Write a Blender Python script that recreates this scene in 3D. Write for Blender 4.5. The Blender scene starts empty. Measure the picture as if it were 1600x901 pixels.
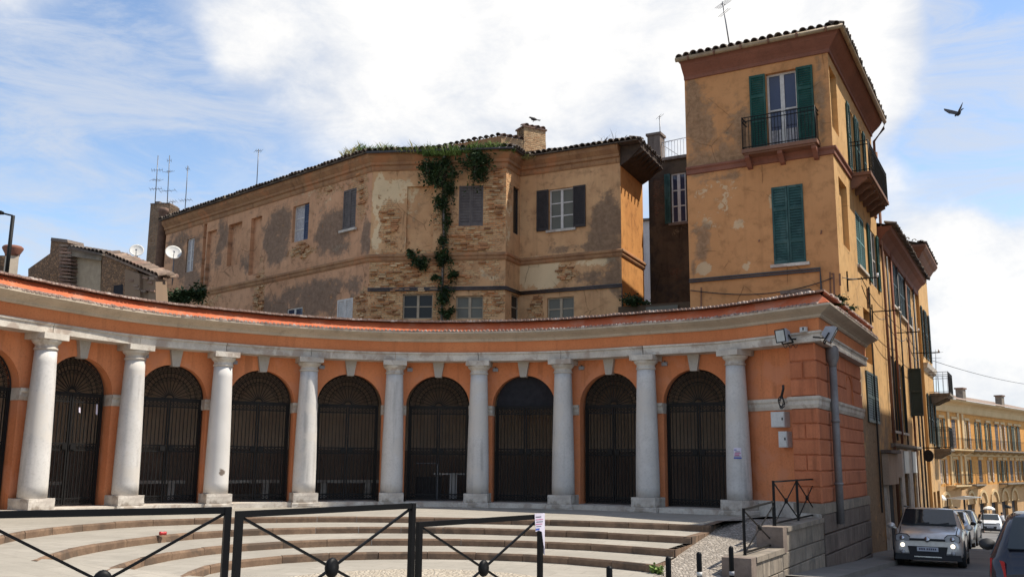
import bpy, math, random
from mathutils import Vector, noise as mnoise
random.seed(7)
SC = bpy.context.scene
COL = SC.collection
R = math.radians

# ------------------------------------------------------------------ camera
F_PX, ROLL, PITCH, CZ = 1478.0, 0.008, math.atan((718 - 450.5) / 1478.0), 1.7
cp_, sp_, cr_, sr_ = math.cos(PITCH), math.sin(PITCH), math.cos(ROLL), math.sin(ROLL)
cam = bpy.data.cameras.new('camera')
cam.sensor_width = 36.0
cam.lens = F_PX / 1600 * 36.0
cam.clip_start = 0.1
cam.clip_end = 3000
camo = bpy.data.objects.new('camera', cam)
COL.objects.link(camo)
fwd = Vector((0, cp_, sp_)); up0 = Vector((0, -sp_, cp_)); rt0 = Vector((1, 0, 0))
rt = cr_ * rt0 + sr_ * up0
up = -sr_ * rt0 + cr_ * up0
from mathutils import Matrix
camo.matrix_world = Matrix(((rt.x, up.x, -fwd.x, 0), (rt.y, up.y, -fwd.y, 0), (rt.z, up.z, -fwd.z, CZ), (0, 0, 0, 1)))
SC.camera = camo

# ------------------------------------------------------------------ light
SUN_AZ, SUN_EL = R(86.8), R(57)           # azimuth from +Y towards +X
SUN_STRENGTH, SKY_STRENGTH, CLOUD_STRENGTH = 4.7, 0.15, 1.12
sun = bpy.data.lights.new('sun', 'SUN')
sun.energy = SUN_STRENGTH
sun.angle = R(0.53)
sun.color = (1.0, 0.93, 0.82)
suno = bpy.data.objects.new('sun', sun)
COL.objects.link(suno)
sd = Vector((math.sin(SUN_AZ) * math.cos(SUN_EL), math.cos(SUN_AZ) * math.cos(SUN_EL), math.sin(SUN_EL)))
suno.rotation_euler = sd.to_track_quat('Z', 'Y').to_euler()
suno.location = (30, 0, 40)

SC.view_settings.view_transform = 'Standard'
SC.view_settings.look = 'None'
SC.view_settings.exposure = 0.45
SC.view_settings.gamma = 1.0


def pray(px, py):
    X = (px - 800) / F_PX
    U = -(py - 450.5) / F_PX
    x = cr_ * X - sr_ * U
    u = sr_ * X + cr_ * U
    return Vector((x, cp_ - sp_ * u, sp_ + cp_ * u))


def at(px, py, Y):
    r = pray(px, py)
    return Vector((0, 0, CZ)) + r * (Y / r.y)


world = bpy.data.worlds.new('World')
SC.world = world
world.use_nodes = True
wn, wl = world.node_tree.nodes, world.node_tree.links
wn.clear()


class NT:
    """small helper to write node trees"""
    def __init__(s, tree):
        s.n, s.l = tree.nodes, tree.links

    def a(s, typ, ins=None, **kw):
        n = s.n.new(typ)
        for k, v in kw.items():
            setattr(n, k, v)
        for k, v in (ins or {}).items():
            if hasattr(v, 'is_linked') or hasattr(v, 'links'):
                s.l.new(v, n.inputs[k])
            else:
                n.inputs[k].default_value = v
        return n

    def math(s, op, a, b=None, clamp=False):
        n = s.n.new('ShaderNodeMath')
        n.operation = op
        n.use_clamp = clamp
        for i, v in enumerate((a, b)):
            if v is None:
                continue
            if isinstance(v, (int, float)):
                n.inputs[i].default_value = v
            else:
                s.l.new(v, n.inputs[i])
        return n.outputs[0]

    def mix(s, fac, a, b):
        n = s.n.new('ShaderNodeMix')
        n.data_type = 'RGBA'
        for i, v in ((0, fac), (6, a), (7, b)):
            if isinstance(v, (int, float)):
                n.inputs[i].default_value = v
            elif isinstance(v, tuple):
                n.inputs[i].default_value = (*v[:3], 1)
            else:
                s.l.new(v, n.inputs[i])
        return n.outputs[2]

    def ramp(s, fac, lo, hi):
        n = s.n.new('ShaderNodeMapRange')
        n.interpolation_type = 'SMOOTHSTEP'
        s.l.new(fac, n.inputs[0])
        n.inputs[1].default_value = lo
        n.inputs[2].default_value = hi
        return n.outputs[0]

    def noise(s, vec, scale, detail=4, rough=.55, dist=0.0):
        n = s.n.new('ShaderNodeTexNoise')
        if vec is not None:
            s.l.new(vec, n.inputs['Vector'])
        n.inputs['Scale'].default_value = scale
        n.inputs['Detail'].default_value = detail
        n.inputs['Roughness'].default_value = rough
        n.inputs['Distortion'].default_value = dist
        return n.outputs[0]


def build_world():
    t = NT(world.node_tree)
    out = t.a('ShaderNodeOutputWorld')
    sky = t.a('ShaderNodeTexSky', sky_type='NISHITA', sun_disc=False, sun_elevation=SUN_EL, sun_rotation=SUN_AZ,
              altitude=200.0, air_density=1.0, dust_density=0.4, ozone_density=1.4)
    bg1 = t.a('ShaderNodeBackground', {'Color': sky.outputs[0], 'Strength': SKY_STRENGTH})
    tc = t.a('ShaderNodeTexCoord')
    d = tc.outputs['Generated']
    # big soft cloud masses and clear gaps as directions on the sky
    blobs = [((760, 60), .985, 1.0), ((1010, 110), .985, .75), ((520, 60), .99, .85), ((1260, 120), .988, 1.0), ((1400, 90), .996, .7), ((660, 190), .99, .12),
             ((1560, 470), .993, .8), ((1440, 350), .997, .6), ((1600, 620), .99, .5), ((330, 40), .996, .4), ((60, 20), .997, .4), ((250, 250), .992, .22), ((1480, 250), .999, .2),
             ((90, 190), .985, -.55), ((70, 330), .992, -.25), ((190, 90), .995, -.3), ((1560, 120), .992, -.75), ((1530, 260), .997, -.45), ((1470, 160), .9995, .1),
             ((-500, -300), .9, .5), ((2400, 100), .9, .3), ((900, -1500), .85, .3)]
    acc = None
    for (px, py), c, w in blobs:
        r = pray(px, py).normalized()
        dp = t.a('ShaderNodeVectorMath', {0: d, 1: tuple(r)}, operation='DOT_PRODUCT').outputs['Value']
        m = t.math('MULTIPLY', t.ramp(dp, c, 1.0), w)
        acc = m if acc is None else t.math('ADD', acc, m)
    mp = t.a('ShaderNodeMapping', {'Vector': d, 'Scale': (1.0, 1.0, 1.7), 'Rotation': (0, 0.5, 0)})
    n1 = t.noise(mp.outputs[0], 3.0, 12, .62, .5)
    n2 = t.noise(mp.outputs[0], 11.0, 10, .66, .3)
    mq = t.a('ShaderNodeMapping', {'Vector': d, 'Scale': (2.2, 2.2, 7.5), 'Rotation': (0, 0.35, 0)})
    n3 = t.noise(mq.outputs[0], 2.6, 12, .68, .8)
    den = t.math('ADD', t.math('ADD', acc, t.math('MULTIPLY', n1, 1.35)), t.math('MULTIPLY', n2, .45))
    cov = t.ramp(den, .86, 1.75)
    # thin streaky veil over the clear parts
    veil = t.math('MULTIPLY', t.ramp(n3, .33, .66), .78)
    cov = t.math('MAXIMUM', cov, veil)
    cov = t.math('MULTIPLY', cov, .97)
    # cloud body: brighter where thick, bluish grey where it thins and in its folds
    fold = t.math('ADD', t.math('MULTIPLY', t.math('SUBTRACT', n2, .5), 1.5), t.math('MULTIPLY', t.math('SUBTRACT', n1, .5), 1.2))
    shade = t.ramp(t.math('ADD', den, fold), .95, 2.45)
    ccol = t.mix(shade, (.44, .475, .54), (.72, .705, .68))
    bg2 = t.a('ShaderNodeBackground', {'Color': ccol, 'Strength': CLOUD_STRENGTH})
    mx = t.a('ShaderNodeMixShader', {0: cov, 1: bg1.outputs[0], 2: bg2.outputs[0]})
    t.l.new(mx.outputs[0], out.inputs[0])


build_world()


# ------------------------------------------------------------------ helpers
class MB:
    """collects faces; build() links them as ONE mesh object"""
    def __init__(s):
        s.v, s.f, s.sm = [], [], []

    def face(s, *pts, smooth=False):
        b = len(s.v)
        s.v.extend([tuple(p) for p in pts])
        s.f.append(tuple(range(b, b + len(pts))))
        s.sm.append(smooth)
        return s

    def ob(s, o, a, b, c):
        """box from corner o and three edge vectors"""
        o, a, b, c = Vector(o), Vector(a), Vector(b), Vector(c)
        if a.cross(b).dot(c) < 0:
            a, b = b, a
        k = len(s.v)
        for p in (o, o + a, o + a + b, o + b, o + c, o + a + c, o + a + b + c, o + b + c):
            s.v.append(tuple(p))
        for q in ((0, 3, 2, 1), (4, 5, 6, 7), (0, 1, 5, 4), (1, 2, 6, 5), (2, 3, 7, 6), (3, 0, 4, 7)):
            s.f.append(tuple(k + i for i in q))
            s.sm.append(False)
        return s

    def box(s, x0, x1, y0, y1, z0, z1):
        return s.ob((x0, y0, z0), (x1 - x0, 0, 0), (0, y1 - y0, 0), (0, 0, z1 - z0))

    def bar(s, p, q, w, h=None, upv=(0, 0, 1)):
        p, q = Vector(p), Vector(q)
        h = h or w
        d = (q - p).normalized()
        upv = Vector(upv)
        if abs(d.dot(upv)) > .98:
            upv = Vector((1, 0, 0)) if abs(d.x) < .9 else Vector((0, 1, 0))
        sx = d.cross(upv).normalized()
        sz = sx.cross(d)
        return s.ob(p - sx * w / 2 - sz * h / 2, q - p, sx * w, sz * h)

    def tube(s, pts, r, n=6, cap=True):
        pts = [Vector(p) for p in pts]
        rr = r if isinstance(r, (list, tuple)) else [r] * len(pts)
        rings = []
        for i, p in enumerate(pts):
            d = (pts[min(i + 1, len(pts) - 1)] - pts[max(i - 1, 0)]).normalized()
            ref = Vector((0, 0, 1)) if abs(d.z) < .9 else Vector((1, 0, 0))
            a = d.cross(ref).normalized()
            b = d.cross(a)
            k = len(s.v)
            for j in range(n):
                t = 2 * math.pi * j / n
                s.v.append(tuple(p + (a * math.cos(t) + b * math.sin(t)) * rr[i]))
            rings.append(k)
        for k0, k1 in zip(rings, rings[1:]):
            for j in range(n):
                s.f.append((k0 + j, k0 + (j + 1) % n, k1 + (j + 1) % n, k1 + j))
                s.sm.append(n > 4)
        if cap:
            s.f.append(tuple(rings[0] + j for j in reversed(range(n))))
            s.f.append(tuple(rings[-1] + j for j in range(n)))
            s.sm += [False, False]
        return s

    def lathe(s, prof, n=20, c=(0, 0, 0), axis='z', cap=True, smooth=True):
        c = Vector(c)
        k0 = len(s.v)
        for r, z in prof:
            for j in range(n):
                t = 2 * math.pi * j / n
                x, y = r * math.cos(t), r * math.sin(t)
                p = Vector((x, y, z)) if axis == 'z' else (Vector((x, z, y)) if axis == 'y' else Vector((z, x, y)))
                s.v.append(tuple(c + p))
        for i in range(len(prof) - 1):
            for j in range(n):
                a, b = k0 + i * n + j, k0 + i * n + (j + 1) % n
                q = (a, b, b + n, a + n)
                s.f.append(q if axis != 'y' else q[::-1])
                s.sm.append(smooth)
        if cap:
            a = tuple(k0 + j for j in range(n))
            b = tuple(k0 + (len(prof) - 1) * n + j for j in range(n))
            s.f += [a[::-1], b] if axis != 'y' else [a, b[::-1]]
            s.sm += [False, False]
        return s

    def ext(s, poly, vec):
        """polygon extruded along vec, closed"""
        poly = [Vector(p) for p in poly]
        vec = Vector(vec)
        n = len(poly)
        k = len(s.v)
        s.v += [tuple(p) for p in poly] + [tuple(p + vec) for p in poly]
        s.f += [tuple(k + i for i in range(n)), tuple(k + n + i for i in reversed(range(n)))]
        s.sm += [False, False]
        for i in range(n):
            j = (i + 1) % n
            s.f.append((k + i, k + n + i, k + n + j, k + j))
            s.sm.append(False)
        return s

    def sweep(s, pts, prof, closed_prof=True, caps=True, smooth=False):
        """pts: 2D path; prof: (offset, z); positive offset = to the right of the path direction (mitred)"""
        n = len(pts)
        P = [Vector((p[0], p[1])) for p in pts]
        m = len(prof)
        k0 = len(s.v)
        for i in range(n):
            d0 = (P[i] - P[i - 1]).normalized() if i else None
            d1 = (P[i + 1] - P[i]).normalized() if i < n - 1 else None
            d0 = d0 or d1
            d1 = d1 or d0
            n0, n1 = Vector((d0.y, -d0.x)), Vector((d1.y, -d1.x))
            mm = (n0 + n1)
            mm = mm / max(.2, mm.dot(n0))
            for o, z in prof:
                q = P[i] + mm * o
                s.v.append((q.x, q.y, z))
        mm_ = m if closed_prof else m - 1
        for i in range(n - 1):
            for j in range(mm_):
                a, b = k0 + i * m + j, k0 + i * m + (j + 1) % m
                s.f.append((a, b, b + m, a + m))
                s.sm.append(smooth)
        if caps and closed_prof:
            s.f.append(tuple(k0 + j for j in reversed(range(m))))
            s.f.append(tuple(k0 + (n - 1) * m + j for j in range(m)))
            s.sm += [False, False]
        return s

    def mesh(s, name, mat=None):
        me = bpy.data.meshes.new(name)
        me.from_pydata(s.v, [], s.f)
        me.polygons.foreach_set('use_smooth', s.sm)
        if mat:
            me.materials.append(mat)
        me.update()
        return me

    def build(s, name, mat, parent=None, **kw):
        o = bpy.data.objects.new(name, s.mesh(name, mat))
        COL.objects.link(o)
        if parent is not None:
            attach(o, parent)
        tag(o, **kw)
        return o


def attach(o, parent):
    """child keeps world coordinates unless the parent was made local"""
    o.parent = parent
    if not parent.get('_local'):
        o.location = -Vector(parent.get('_base', (0, 0, 0)))


def tag(o, label=None, cat=None, group=None, kind=None):
    for k, v in (('label', label), ('category', cat), ('group', group), ('kind', kind)):
        if v:
            o[k] = v
    return o


def thing(name, label, cat, loc=(0, 0, 0), rz=0, group=None, local=False):
    o = bpy.data.objects.new(name, None)
    COL.objects.link(o)
    o.location = loc
    o.rotation_euler = (0, 0, rz)
    o.empty_display_size = .2
    if local:
        o['_local'] = 1
    else:
        o['_base'] = tuple(loc)
    return tag(o, label, cat, group)


def attach_sub(o, part):
    o.parent = part
    return o


def inst(name, mesh, parent, loc=(0, 0, 0), rot=(0, 0, 0), scale=(1, 1, 1)):
    """one more object sharing mesh data; loc in the parent's own coordinates"""
    o = bpy.data.objects.new(name, mesh)
    COL.objects.link(o)
    o.parent = parent
    o.location = loc
    o.rotation_euler = rot
    o.scale = scale
    return o


def copy_tree(o, parent=None):
    c = o.copy()
    COL.objects.link(c)
    if parent is not None:
        c.parent = parent
    for ch in list(o.children):
        copy_tree(ch, c)
    return c


def fin(prefix):
    for o in bpy.data.objects:
        for k in ('_local', '_base'):
            if k in o:
                del o[k]


# ------------------------------------------------------------------ materials
def newmat(name):
    m = bpy.data.materials.new(name)
    m.use_nodes = True
    t = NT(m.node_tree)
    b = m.node_tree.nodes['Principled BSDF']
    return m, t, b


def bump(t, b, h, strength, dist=.02):
    n = t.a('ShaderNodeBump', {'Height': h, 'Strength': strength, 'Distance': dist})
    t.l.new(n.outputs[0], b.inputs['Normal'])


def simple(name, c1, c2=None, rough=.7, scale=3.0, bs=.25, fine=40.0, metal=0.0, spec=.4, streak=0.0, patch=None, patchscale=.7, rnd=0.0, coat=0.0):
    """two-tone surface with broad blotches, fine grain, optional run-off streaks and patches"""
    m, t, b = newmat(name)
    c2 = c2 or tuple(x * .8 for x in c1)
    co = t.a('ShaderNodeTexCoord').outputs['Object']
    if rnd:
        oi = t.a('ShaderNodeObjectInfo').outputs['Random']
        co = t.a('ShaderNodeVectorMath', {0: co, 1: t.a('ShaderNodeCombineXYZ', {'X': t.math('MULTIPLY', oi, 37.0), 'Y': t.math('MULTIPLY', oi, 11.0)}).outputs[0]}, operation='ADD').outputs[0]
    n1 = t.noise(co, scale, 5, .6)
    col = t.mix(t.ramp(n1, .3, .7), c1, c2)
    n2 = t.noise(co, fine, 3, .6)
    col = t.mix(t.math('MULTIPLY', t.ramp(n2, .45, .75), .35), col, tuple(x * .6 for x in c2))
    if streak:
        mp = t.a('ShaderNodeMapping', {'Vector': co, 'Scale': (5.0, 5.0, .35)})
        n3 = t.noise(mp.outputs[0], 1.0, 5, .6)
        col = t.mix(t.math('MULTIPLY', t.ramp(n3, .5, .75), streak), col, tuple(x * .35 for x in c2))
    if patch:
        n4 = t.noise(co, patchscale, 6, .6, .3)
        col = t.mix(t.math('MULTIPLY', t.ramp(n4, .52, .62), .8), col, patch)
    if rnd:
        hv = t.a('ShaderNodeHueSaturation', {'Color': col, 'Value': t.math('ADD', t.math('MULTIPLY', oi, rnd * 2), 1 - rnd)})
        col = hv.outputs[0]
    t.l.new(col, b.inputs['Base Color'])
    b.inputs['Roughness'].default_value = rough
    b.inputs['Metallic'].default_value = metal
    b.inputs['Specular IOR Level'].default_value = spec
    b.inputs['Coat Weight'].default_value = coat
    if bs:
        h = t.math('ADD', t.math('MULTIPLY', n2, .5), n1)
        bump(t, b, h, bs, .01)
    return m


def flat(name, c, rough=.5, metal=0.0, spec=.5, emit=None, coat=0.0):
    m, t, b = newmat(name)
    co = t.a('ShaderNodeTexCoord').outputs['Object']
    n = t.noise(co, 6.0, 4, .6)
    col = t.mix(t.ramp(n, .35, .7), c, tuple(x * .82 for x in c))
    t.l.new(col, b.inputs['Base Color'])
    b.inputs['Roughness'].default_value = rough
    b.inputs['Metallic'].default_value = metal
    b.inputs['Specular IOR Level'].default_value = spec
    b.inputs['Coat Weight'].default_value = coat
    if emit:
        b.inputs['Emission Color'].default_value = (*emit[:3], 1)
        b.inputs['Emission Strength'].default_value = emit[3]
    return m


def wallmat(name, base, base2, brick1=(.36, .20, .10), brick2=(.50, .33, .17), mortar=(.42, .32, .21), dark=(.10, .085, .07), pale=(.56, .45, .31), bscale=1.0, streak=.35, topdark=0.0):
    """plaster over brick: attribute mask r = bare brick, g = grey stain, b = pale render; UV = metres along / up the wall"""
    m, t, b = newmat(name)
    uv = t.a('ShaderNodeUVMap').outputs[0]
    at_ = t.a('ShaderNodeAttribute', attribute_name='mask')
    sep = t.a('ShaderNodeSeparateColor', {'Color': at_.outputs['Color']})
    n1 = t.noise(uv, .55, 6, .62, .4)
    n2 = t.noise(uv, 2.6, 6, .65, .3)
    n3 = t.noise(uv, 22.0, 4, .6)
    col = t.mix(t.ramp(n1, .32, .68), base, base2)
    col = t.mix(t.math('MULTIPLY', t.ramp(n2, .46, .72), .62), col, tuple(x * .58 for x in base2))
    mp = t.a('ShaderNodeMapping', {'Vector': uv, 'Scale': (3.2, .16, 1)})
    st = t.noise(mp.outputs[0], 1.0, 6, .65)
    col = t.mix(t.math('MULTIPLY', t.ramp(st, .48, .78), streak), col, tuple(x * .4 for x in base2))
    n5 = t.noise(uv, 7.0, 7, .7, .5)
    jit = t.math('MULTIPLY', t.math('SUBTRACT', t.math('ADD', n2, t.math('MULTIPLY', n5, .9)), .95), 1.25)
    pf = t.ramp(t.math('ADD', sep.outputs[2], jit), .42, .58)
    col = t.mix(pf, col, t.mix(t.ramp(n1, .3, .7), pale, tuple(x * .8 for x in pale)))
    gf = t.math('MULTIPLY', t.ramp(t.math('ADD', sep.outputs[1], jit), .30, .82), .78)
    col = t.mix(gf, col, t.mix(t.ramp(n5, .32, .68), dark, tuple(x * 2.3 for x in base2[:1] + dark[1:]) if False else tuple(x * 2.0 for x in dark)))
    wob = t.a('ShaderNodeVectorMath', {0: uv, 1: t.a('ShaderNodeVectorMath', {0: t.a('ShaderNodeTexNoise', {'Vector': uv, 'Scale': 3.0}).outputs[1], 1: (.10, .10, 0)}, operation='MULTIPLY').outputs[0]}, operation='ADD').outputs[0]
    br = t.a('ShaderNodeTexBrick', {'Vector': wob, 'Color1': (*brick1, 1), 'Color2': (*brick2, 1), 'Mortar': (*mortar, 1), 'Scale': bscale, 'Mortar Size': .017,
                                    'Mortar Smooth': .3, 'Bias': -.1, 'Brick Width': .27, 'Row Height': .078})
    bcol = t.mix(t.math('MULTIPLY', t.ramp(n5, .5, .66), .75), br.outputs[0], tuple(x * .35 for x in brick1))
    bcol = t.mix(t.math('MULTIPLY', t.ramp(n2, .5, .75), .5), bcol, tuple(x * .6 for x in brick1))
    bcol = t.mix(t.math('MULTIPLY', t.ramp(n1, .4, .75), .45), bcol, mortar)
    bf = t.ramp(t.math('ADD', sep.outputs[0], jit), .40, .56)
    col = t.mix(bf, col, bcol)
    t.l.new(col, b.inputs['Base Color'])
    b.inputs['Roughness'].default_value = .9
    b.inputs['Specular IOR Level'].default_value = .2
    bh = t.math('MULTIPLY', t.math('SUBTRACT', 1.0, br.outputs[1]), t.math('ADD', n3, .4))
    plh = t.math('ADD', t.math('MULTIPLY', n3, .25), t.math('MULTIPLY', n2, .6))
    vo = t.a('ShaderNodeTexVoronoi', {'Vector': wob, 'Scale': .75}, feature='DISTANCE_TO_EDGE')
    ck = t.math('MULTIPLY', t.math('SUBTRACT', 1.0, t.ramp(vo.outputs[0], .0, .016)), t.ramp(n1, .5, .58))
    ckf = t.math('MULTIPLY', ck, t.math('SUBTRACT', 1.0, bf))
    col2 = t.mix(t.math('MULTIPLY', ckf, .65), col, tuple(x * .3 for x in base2))
    t.l.new(col2, b.inputs['Base Color'])
    hh = t.a('ShaderNodeMix', {0: bf, 2: t.math('ADD', plh, 1.2), 3: bh})
    bump(t, b, hh.outputs[0], .55, .03)
    return m


def glassmat(name, c=(.02, .025, .03), rough=.06):
    m, t, b = newmat(name)
    co = t.a('ShaderNodeTexCoord').outputs['Object']
    n = t.noise(co, 1.2, 3, .5)
    t.l.new(t.mix(n, c, tuple(x * 2.2 for x in c)), b.inputs['Base Color'])
    b.inputs['Roughness'].default_value = rough
    b.inputs['Specular IOR Level'].default_value = .6 if rough < .2 else .22
    bump(t, b, n, .04, .05)
    return m


def pebbles(name, c1, c2, c3, scale=16.0):
    m, t, b = newmat(name)
    co = t.a('ShaderNodeTexCoord').outputs['Object']
    v = t.a('ShaderNodeTexVoronoi', {'Vector': co, 'Scale': scale}, feature='F1')
    e = t.a('ShaderNodeTexVoronoi', {'Vector': co, 'Scale': scale}, feature='DISTANCE_TO_EDGE')
    s = t.a('ShaderNodeSeparateColor', {'Color': v.outputs['Color']})
    col = t.mix(s.outputs[0], c1, c2)
    col = t.mix(t.math('MULTIPLY', t.ramp(t.noise(co, .7, 5), .4, .7), .5), col, c3)
    col = t.mix(t.ramp(e.outputs[0], .0, .12), tuple(x * .4 for x in c3), col)
    t.l.new(col, b.inputs['Base Color'])
    b.inputs['Roughness'].default_value = .85
    bump(t, b, t.ramp(e.outputs[0], 0, .25), .8, .02)
    return m


M = {}
M['orange'] = simple('orange_stucco', (.68, .25, .108), (.59, .20, .08), .9, .9, .35, 22, streak=.42, patch=(.60, .235, .12), patchscale=1.5)
M['orange_block'] = simple('orange_rusticated_stucco', (.54, .185, .085), (.44, .142, .064), .88, 1.6, .35, 22, streak=.5, rnd=.09)
M['frieze'] = simple('orange_frieze_stucco', (.63, .23, .092), (.54, .18, .068), .88, .8, .25, 26, streak=.3)
M['cornice'] = simple('grey_beige_cornice', (.54, .45, .345), (.43, .36, .275), .85, 1.1, .15, 30, streak=.3)
M['redband'] = simple('red_terracotta_band', (.56, .15, .06), (.46, .11, .048), .75, 1.5, .25, 26, spec=.2, streak=.2, patch=(.50, .19, .11), patchscale=1.4)
M['tile_edge'] = simple('weathered_tile_edge', (.36, .25, .20), (.20, .13, .105), .85, 9, .4, 40, patch=(.55, .46, .40), patchscale=3)
M['tile'] = simple('old_roof_tile', (.135, .105, .085), (.07, .058, .05), .9, 5, .5, 30, rnd=.35, patch=(.21, .17, .12), patchscale=2.5)
M['tile_warm'] = simple('warm_roof_tile', (.28, .17, .12), (.16, .10, .075), .9, 5, .5, 30, rnd=.3)
M['tile_pale'] = simple('pale_roof_tile', (.25, .18, .13), (.15, .105, .08), .9, 5, .5, 30, rnd=.4)
M['white'] = simple('white_limewash', (.60, .575, .545), (.52, .495, .465), .85, 1.4, .25, 20, streak=.5, rnd=.045, patch=(.56, .52, .47), patchscale=1.2)
M['stone'] = simple('pale_limestone', (.60, .55, .475), (.44, .39, .33), .8, 2.5, .35, 22, patch=(.34, .27, .22), patchscale=2.4, rnd=.06)
M['plinth'] = simple('worn_plinth_stone', (.58, .53, .46), (.42, .37, .32), .85, 4, .6, 18, patch=(.30, .25, .20), patchscale=3.5)
M['keystone'] = simple('grey_keystone', (.44, .40, .35), (.37, .335, .295), .8, 2, .2, 25)
M['iron'] = flat('black_iron', (.0105, .0098, .0095), .6, .0, .2)
M['blackpaint'] = flat('black_satin_paint', (.0055, .0055, .006), .5, 0.0, .16)
M['gallery'] = simple('gallery_plaster', (.50, .385, .29), (.41, .31, .23), .9, 1.0, .2, 20, streak=.3)
M['dado'] = simple('gallery_dark_dado', (.23, .165, .125), (.17, .12, .095), .8, 1.0, .2, 20)
M['gfloor'] = simple('gallery_floor', (.22, .18, .15), (.16, .13, .11), .8, 1.5, .2, 20)
M['asphalt'] = simple('asphalt', (.17, .16, .148), (.13, .122, .114), .9, .5, .4, 60, patch=(.095, .09, .085), patchscale=.35)
M['pavement'] = simple('pavement_stone', (.20, .185, .165), (.15, .14, .125), .9, .9, .3, 30)
def paving(name, c1, c2, joint):
    m, t, b = newmat(name)
    co = t.a('ShaderNodeTexCoord').outputs['Object']
    n1 = t.noise(co, .7, 6, .62, .4)
    n2 = t.noise(co, 3.5, 6, .65, .3)
    n3 = t.noise(co, 24, 4, .6)
    br = t.a('ShaderNodeTexBrick', {'Vector': t.a('ShaderNodeMapping', {'Vector': co, 'Rotation': (0, 0, .35)}).outputs[0], 'Color1': (*c1, 1), 'Color2': (*c2, 1), 'Mortar': (*joint, 1), 'Scale': 1.0, 'Mortar Size': .008, 'Mortar Smooth': .4, 'Bias': 0.0, 'Brick Width': .75, 'Row Height': .38})
    col = t.mix(t.ramp(n1, .3, .7), br.outputs[0], tuple(x * .86 for x in c2))
    col = t.mix(t.math('MULTIPLY', t.ramp(n2, .5, .74), .5), col, tuple(x * .66 for x in c2))
    col = t.mix(t.math('MULTIPLY', t.ramp(n3, .55, .72), .35), col, tuple(x * .55 for x in c2))
    t.l.new(col, b.inputs['Base Color'])
    b.inputs['Roughness'].default_value = .9
    b.inputs['Specular IOR Level'].default_value = .25
    bump(t, b, t.math('ADD', t.math('MULTIPLY', n3, .4), t.math('SUBTRACT', n2, t.math('MULTIPLY', br.outputs[1], .8))), .35, .012)
    return m


M['tread'] = paving('grey_stone_paving', (.37, .335, .28), (.325, .295, .245), (.20, .175, .145))
M['kerb'] = simple('brown_kerb_stone', (.21, .135, .085), (.135, .085, .054), .9, 4, .6, 22, rnd=.13, patch=(.085, .06, .042), patchscale=1.4)
M['gravel'] = pebbles('mixed_pebble_paving', (.42, .37, .31), (.19, .16, .13), (.28, .24, .195), 15)
M['cream'] = pebbles('cream_pebble_paving', (.56, .49, .385), (.43, .36, .27), (.48, .41, .31), 15)
M['masonry'] = simple('grey_wall_stone', (.30, .25, .195), (.21, .175, .135), .9, 3, .5, 18, streak=.55, rnd=.14, patch=(.16, .14, .115), patchscale=1.6)
M['rubble'] = pebbles('brown_rubble_brickwork', (.34, .19, .095), (.17, .10, .055), (.23, .135, .075), 9.0)
M['masonry_dark'] = simple('dark_base_stone', (.20, .155, .125), (.13, .10, .082), .9, 2.5, .5, 18, streak=.6, rnd=.16)
M['old'] = wallmat('old_palazzo_plaster', (.63, .375, .19), (.51, .285, .14), (.56, .23, .085), (.74, .50, .25), (.40, .27, .15), pale=(.74, .555, .33), dark=(.105, .075, .053))
M['oldA'] = wallmat('old_palazzo_left_plaster', (.60, .335, .19), (.49, .265, .145), (.50, .22, .09), (.66, .42, .21), (.40, .27, .16), pale=(.64, .47, .29), dark=(.10, .074, .055))
M['oldwarm'] = wallmat('old_palazzo_warm_plaster', (.56, .27, .085), (.48, .215, .065), pale=(.60, .44, .26))
M['oldtrim'] = simple('old_palazzo_mouldings', (.38, .21, .10), (.27, .14, .07), .9, 1.6, .7, 14, streak=.5, patch=(.42, .19, .085), patchscale=1.3)
M['tower'] = wallmat('ochre_tower_plaster', (.575, .285, .12), (.51, .245, .10), pale=(.62, .43, .25), dark=(.165, .105, .062), streak=.28)
M['towerside'] = wallmat('ochre_street_plaster', (.60, .375, .165), (.53, .32, .135), pale=(.60, .44, .25), dark=(.15, .115, .08), streak=.35)
M['redtrim'] = simple('brown_red_cornice', (.255, .105, .066), (.20, .08, .052), .85, 1.2, .25, 24, streak=.25)
M['trimdark'] = simple('brown_street_cornice', (.24, .12, .075), (.165, .085, .055), .85, 1.2, .25, 24)
M['darkwall'] = wallmat('dark_rear_wall', (.115, .08, .052), (.065, .046, .032), brick1=(.14, .07, .042), brick2=(.18, .10, .06), mortar=(.10, .075, .055), dark=(.028, .024, .022), pale=(.22, .16, .10))  # very dark browns over the whole wall
M['greenshut'] = simple('dark_green_shutter_paint', (.007, .072, .050), (.004, .046, .033), .6, 2.5, .15, 40, patch=(.026, .092, .07), patchscale=1.6, rnd=.12)
M['tealshut'] = simple('weathered_teal_shutter_paint', (.024, .078, .07), (.014, .05, .046), .65, 2.5, .15, 40, patch=(.05, .105, .095), patchscale=1.6, rnd=.12)
M['tealframe'] = flat('pale_teal_frame_paint', (.10, .22, .21), .6)
M['blackgreen'] = flat('very_dark_green_shutter_paint', (.012, .028, .022), .55)
M['greyshut'] = simple('grey_brown_shutter_wood', (.135, .115, .105), (.095, .08, .075), .8, 6, .3, 40)
M['darkshut'] = simple('dark_shutter_wood', (.045, .036, .034), (.03, .025, .024), .75, 6, .3, 40)
M['whitewood'] = simple('white_window_paint', (.62, .59, .55), (.50, .47, .43), .7, 5, .2, 40)
M['creamwood'] = simple('cream_window_wood', (.42, .34, .235), (.33, .26, .18), .75, 5, .2, 40)
M['blueshut'] = flat('faded_blue_shutter_paint', (.045, .065, .12), .7)
M['glass'] = glassmat('dark_window_glass', (.016, .016, .015), .22)
M['glassblue'] = glassmat('bluish_window_glass', (.028, .03, .05))
M['glassgrey'] = glassmat('dusty_window_glass', (.085, .082, .065), .4)
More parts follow.
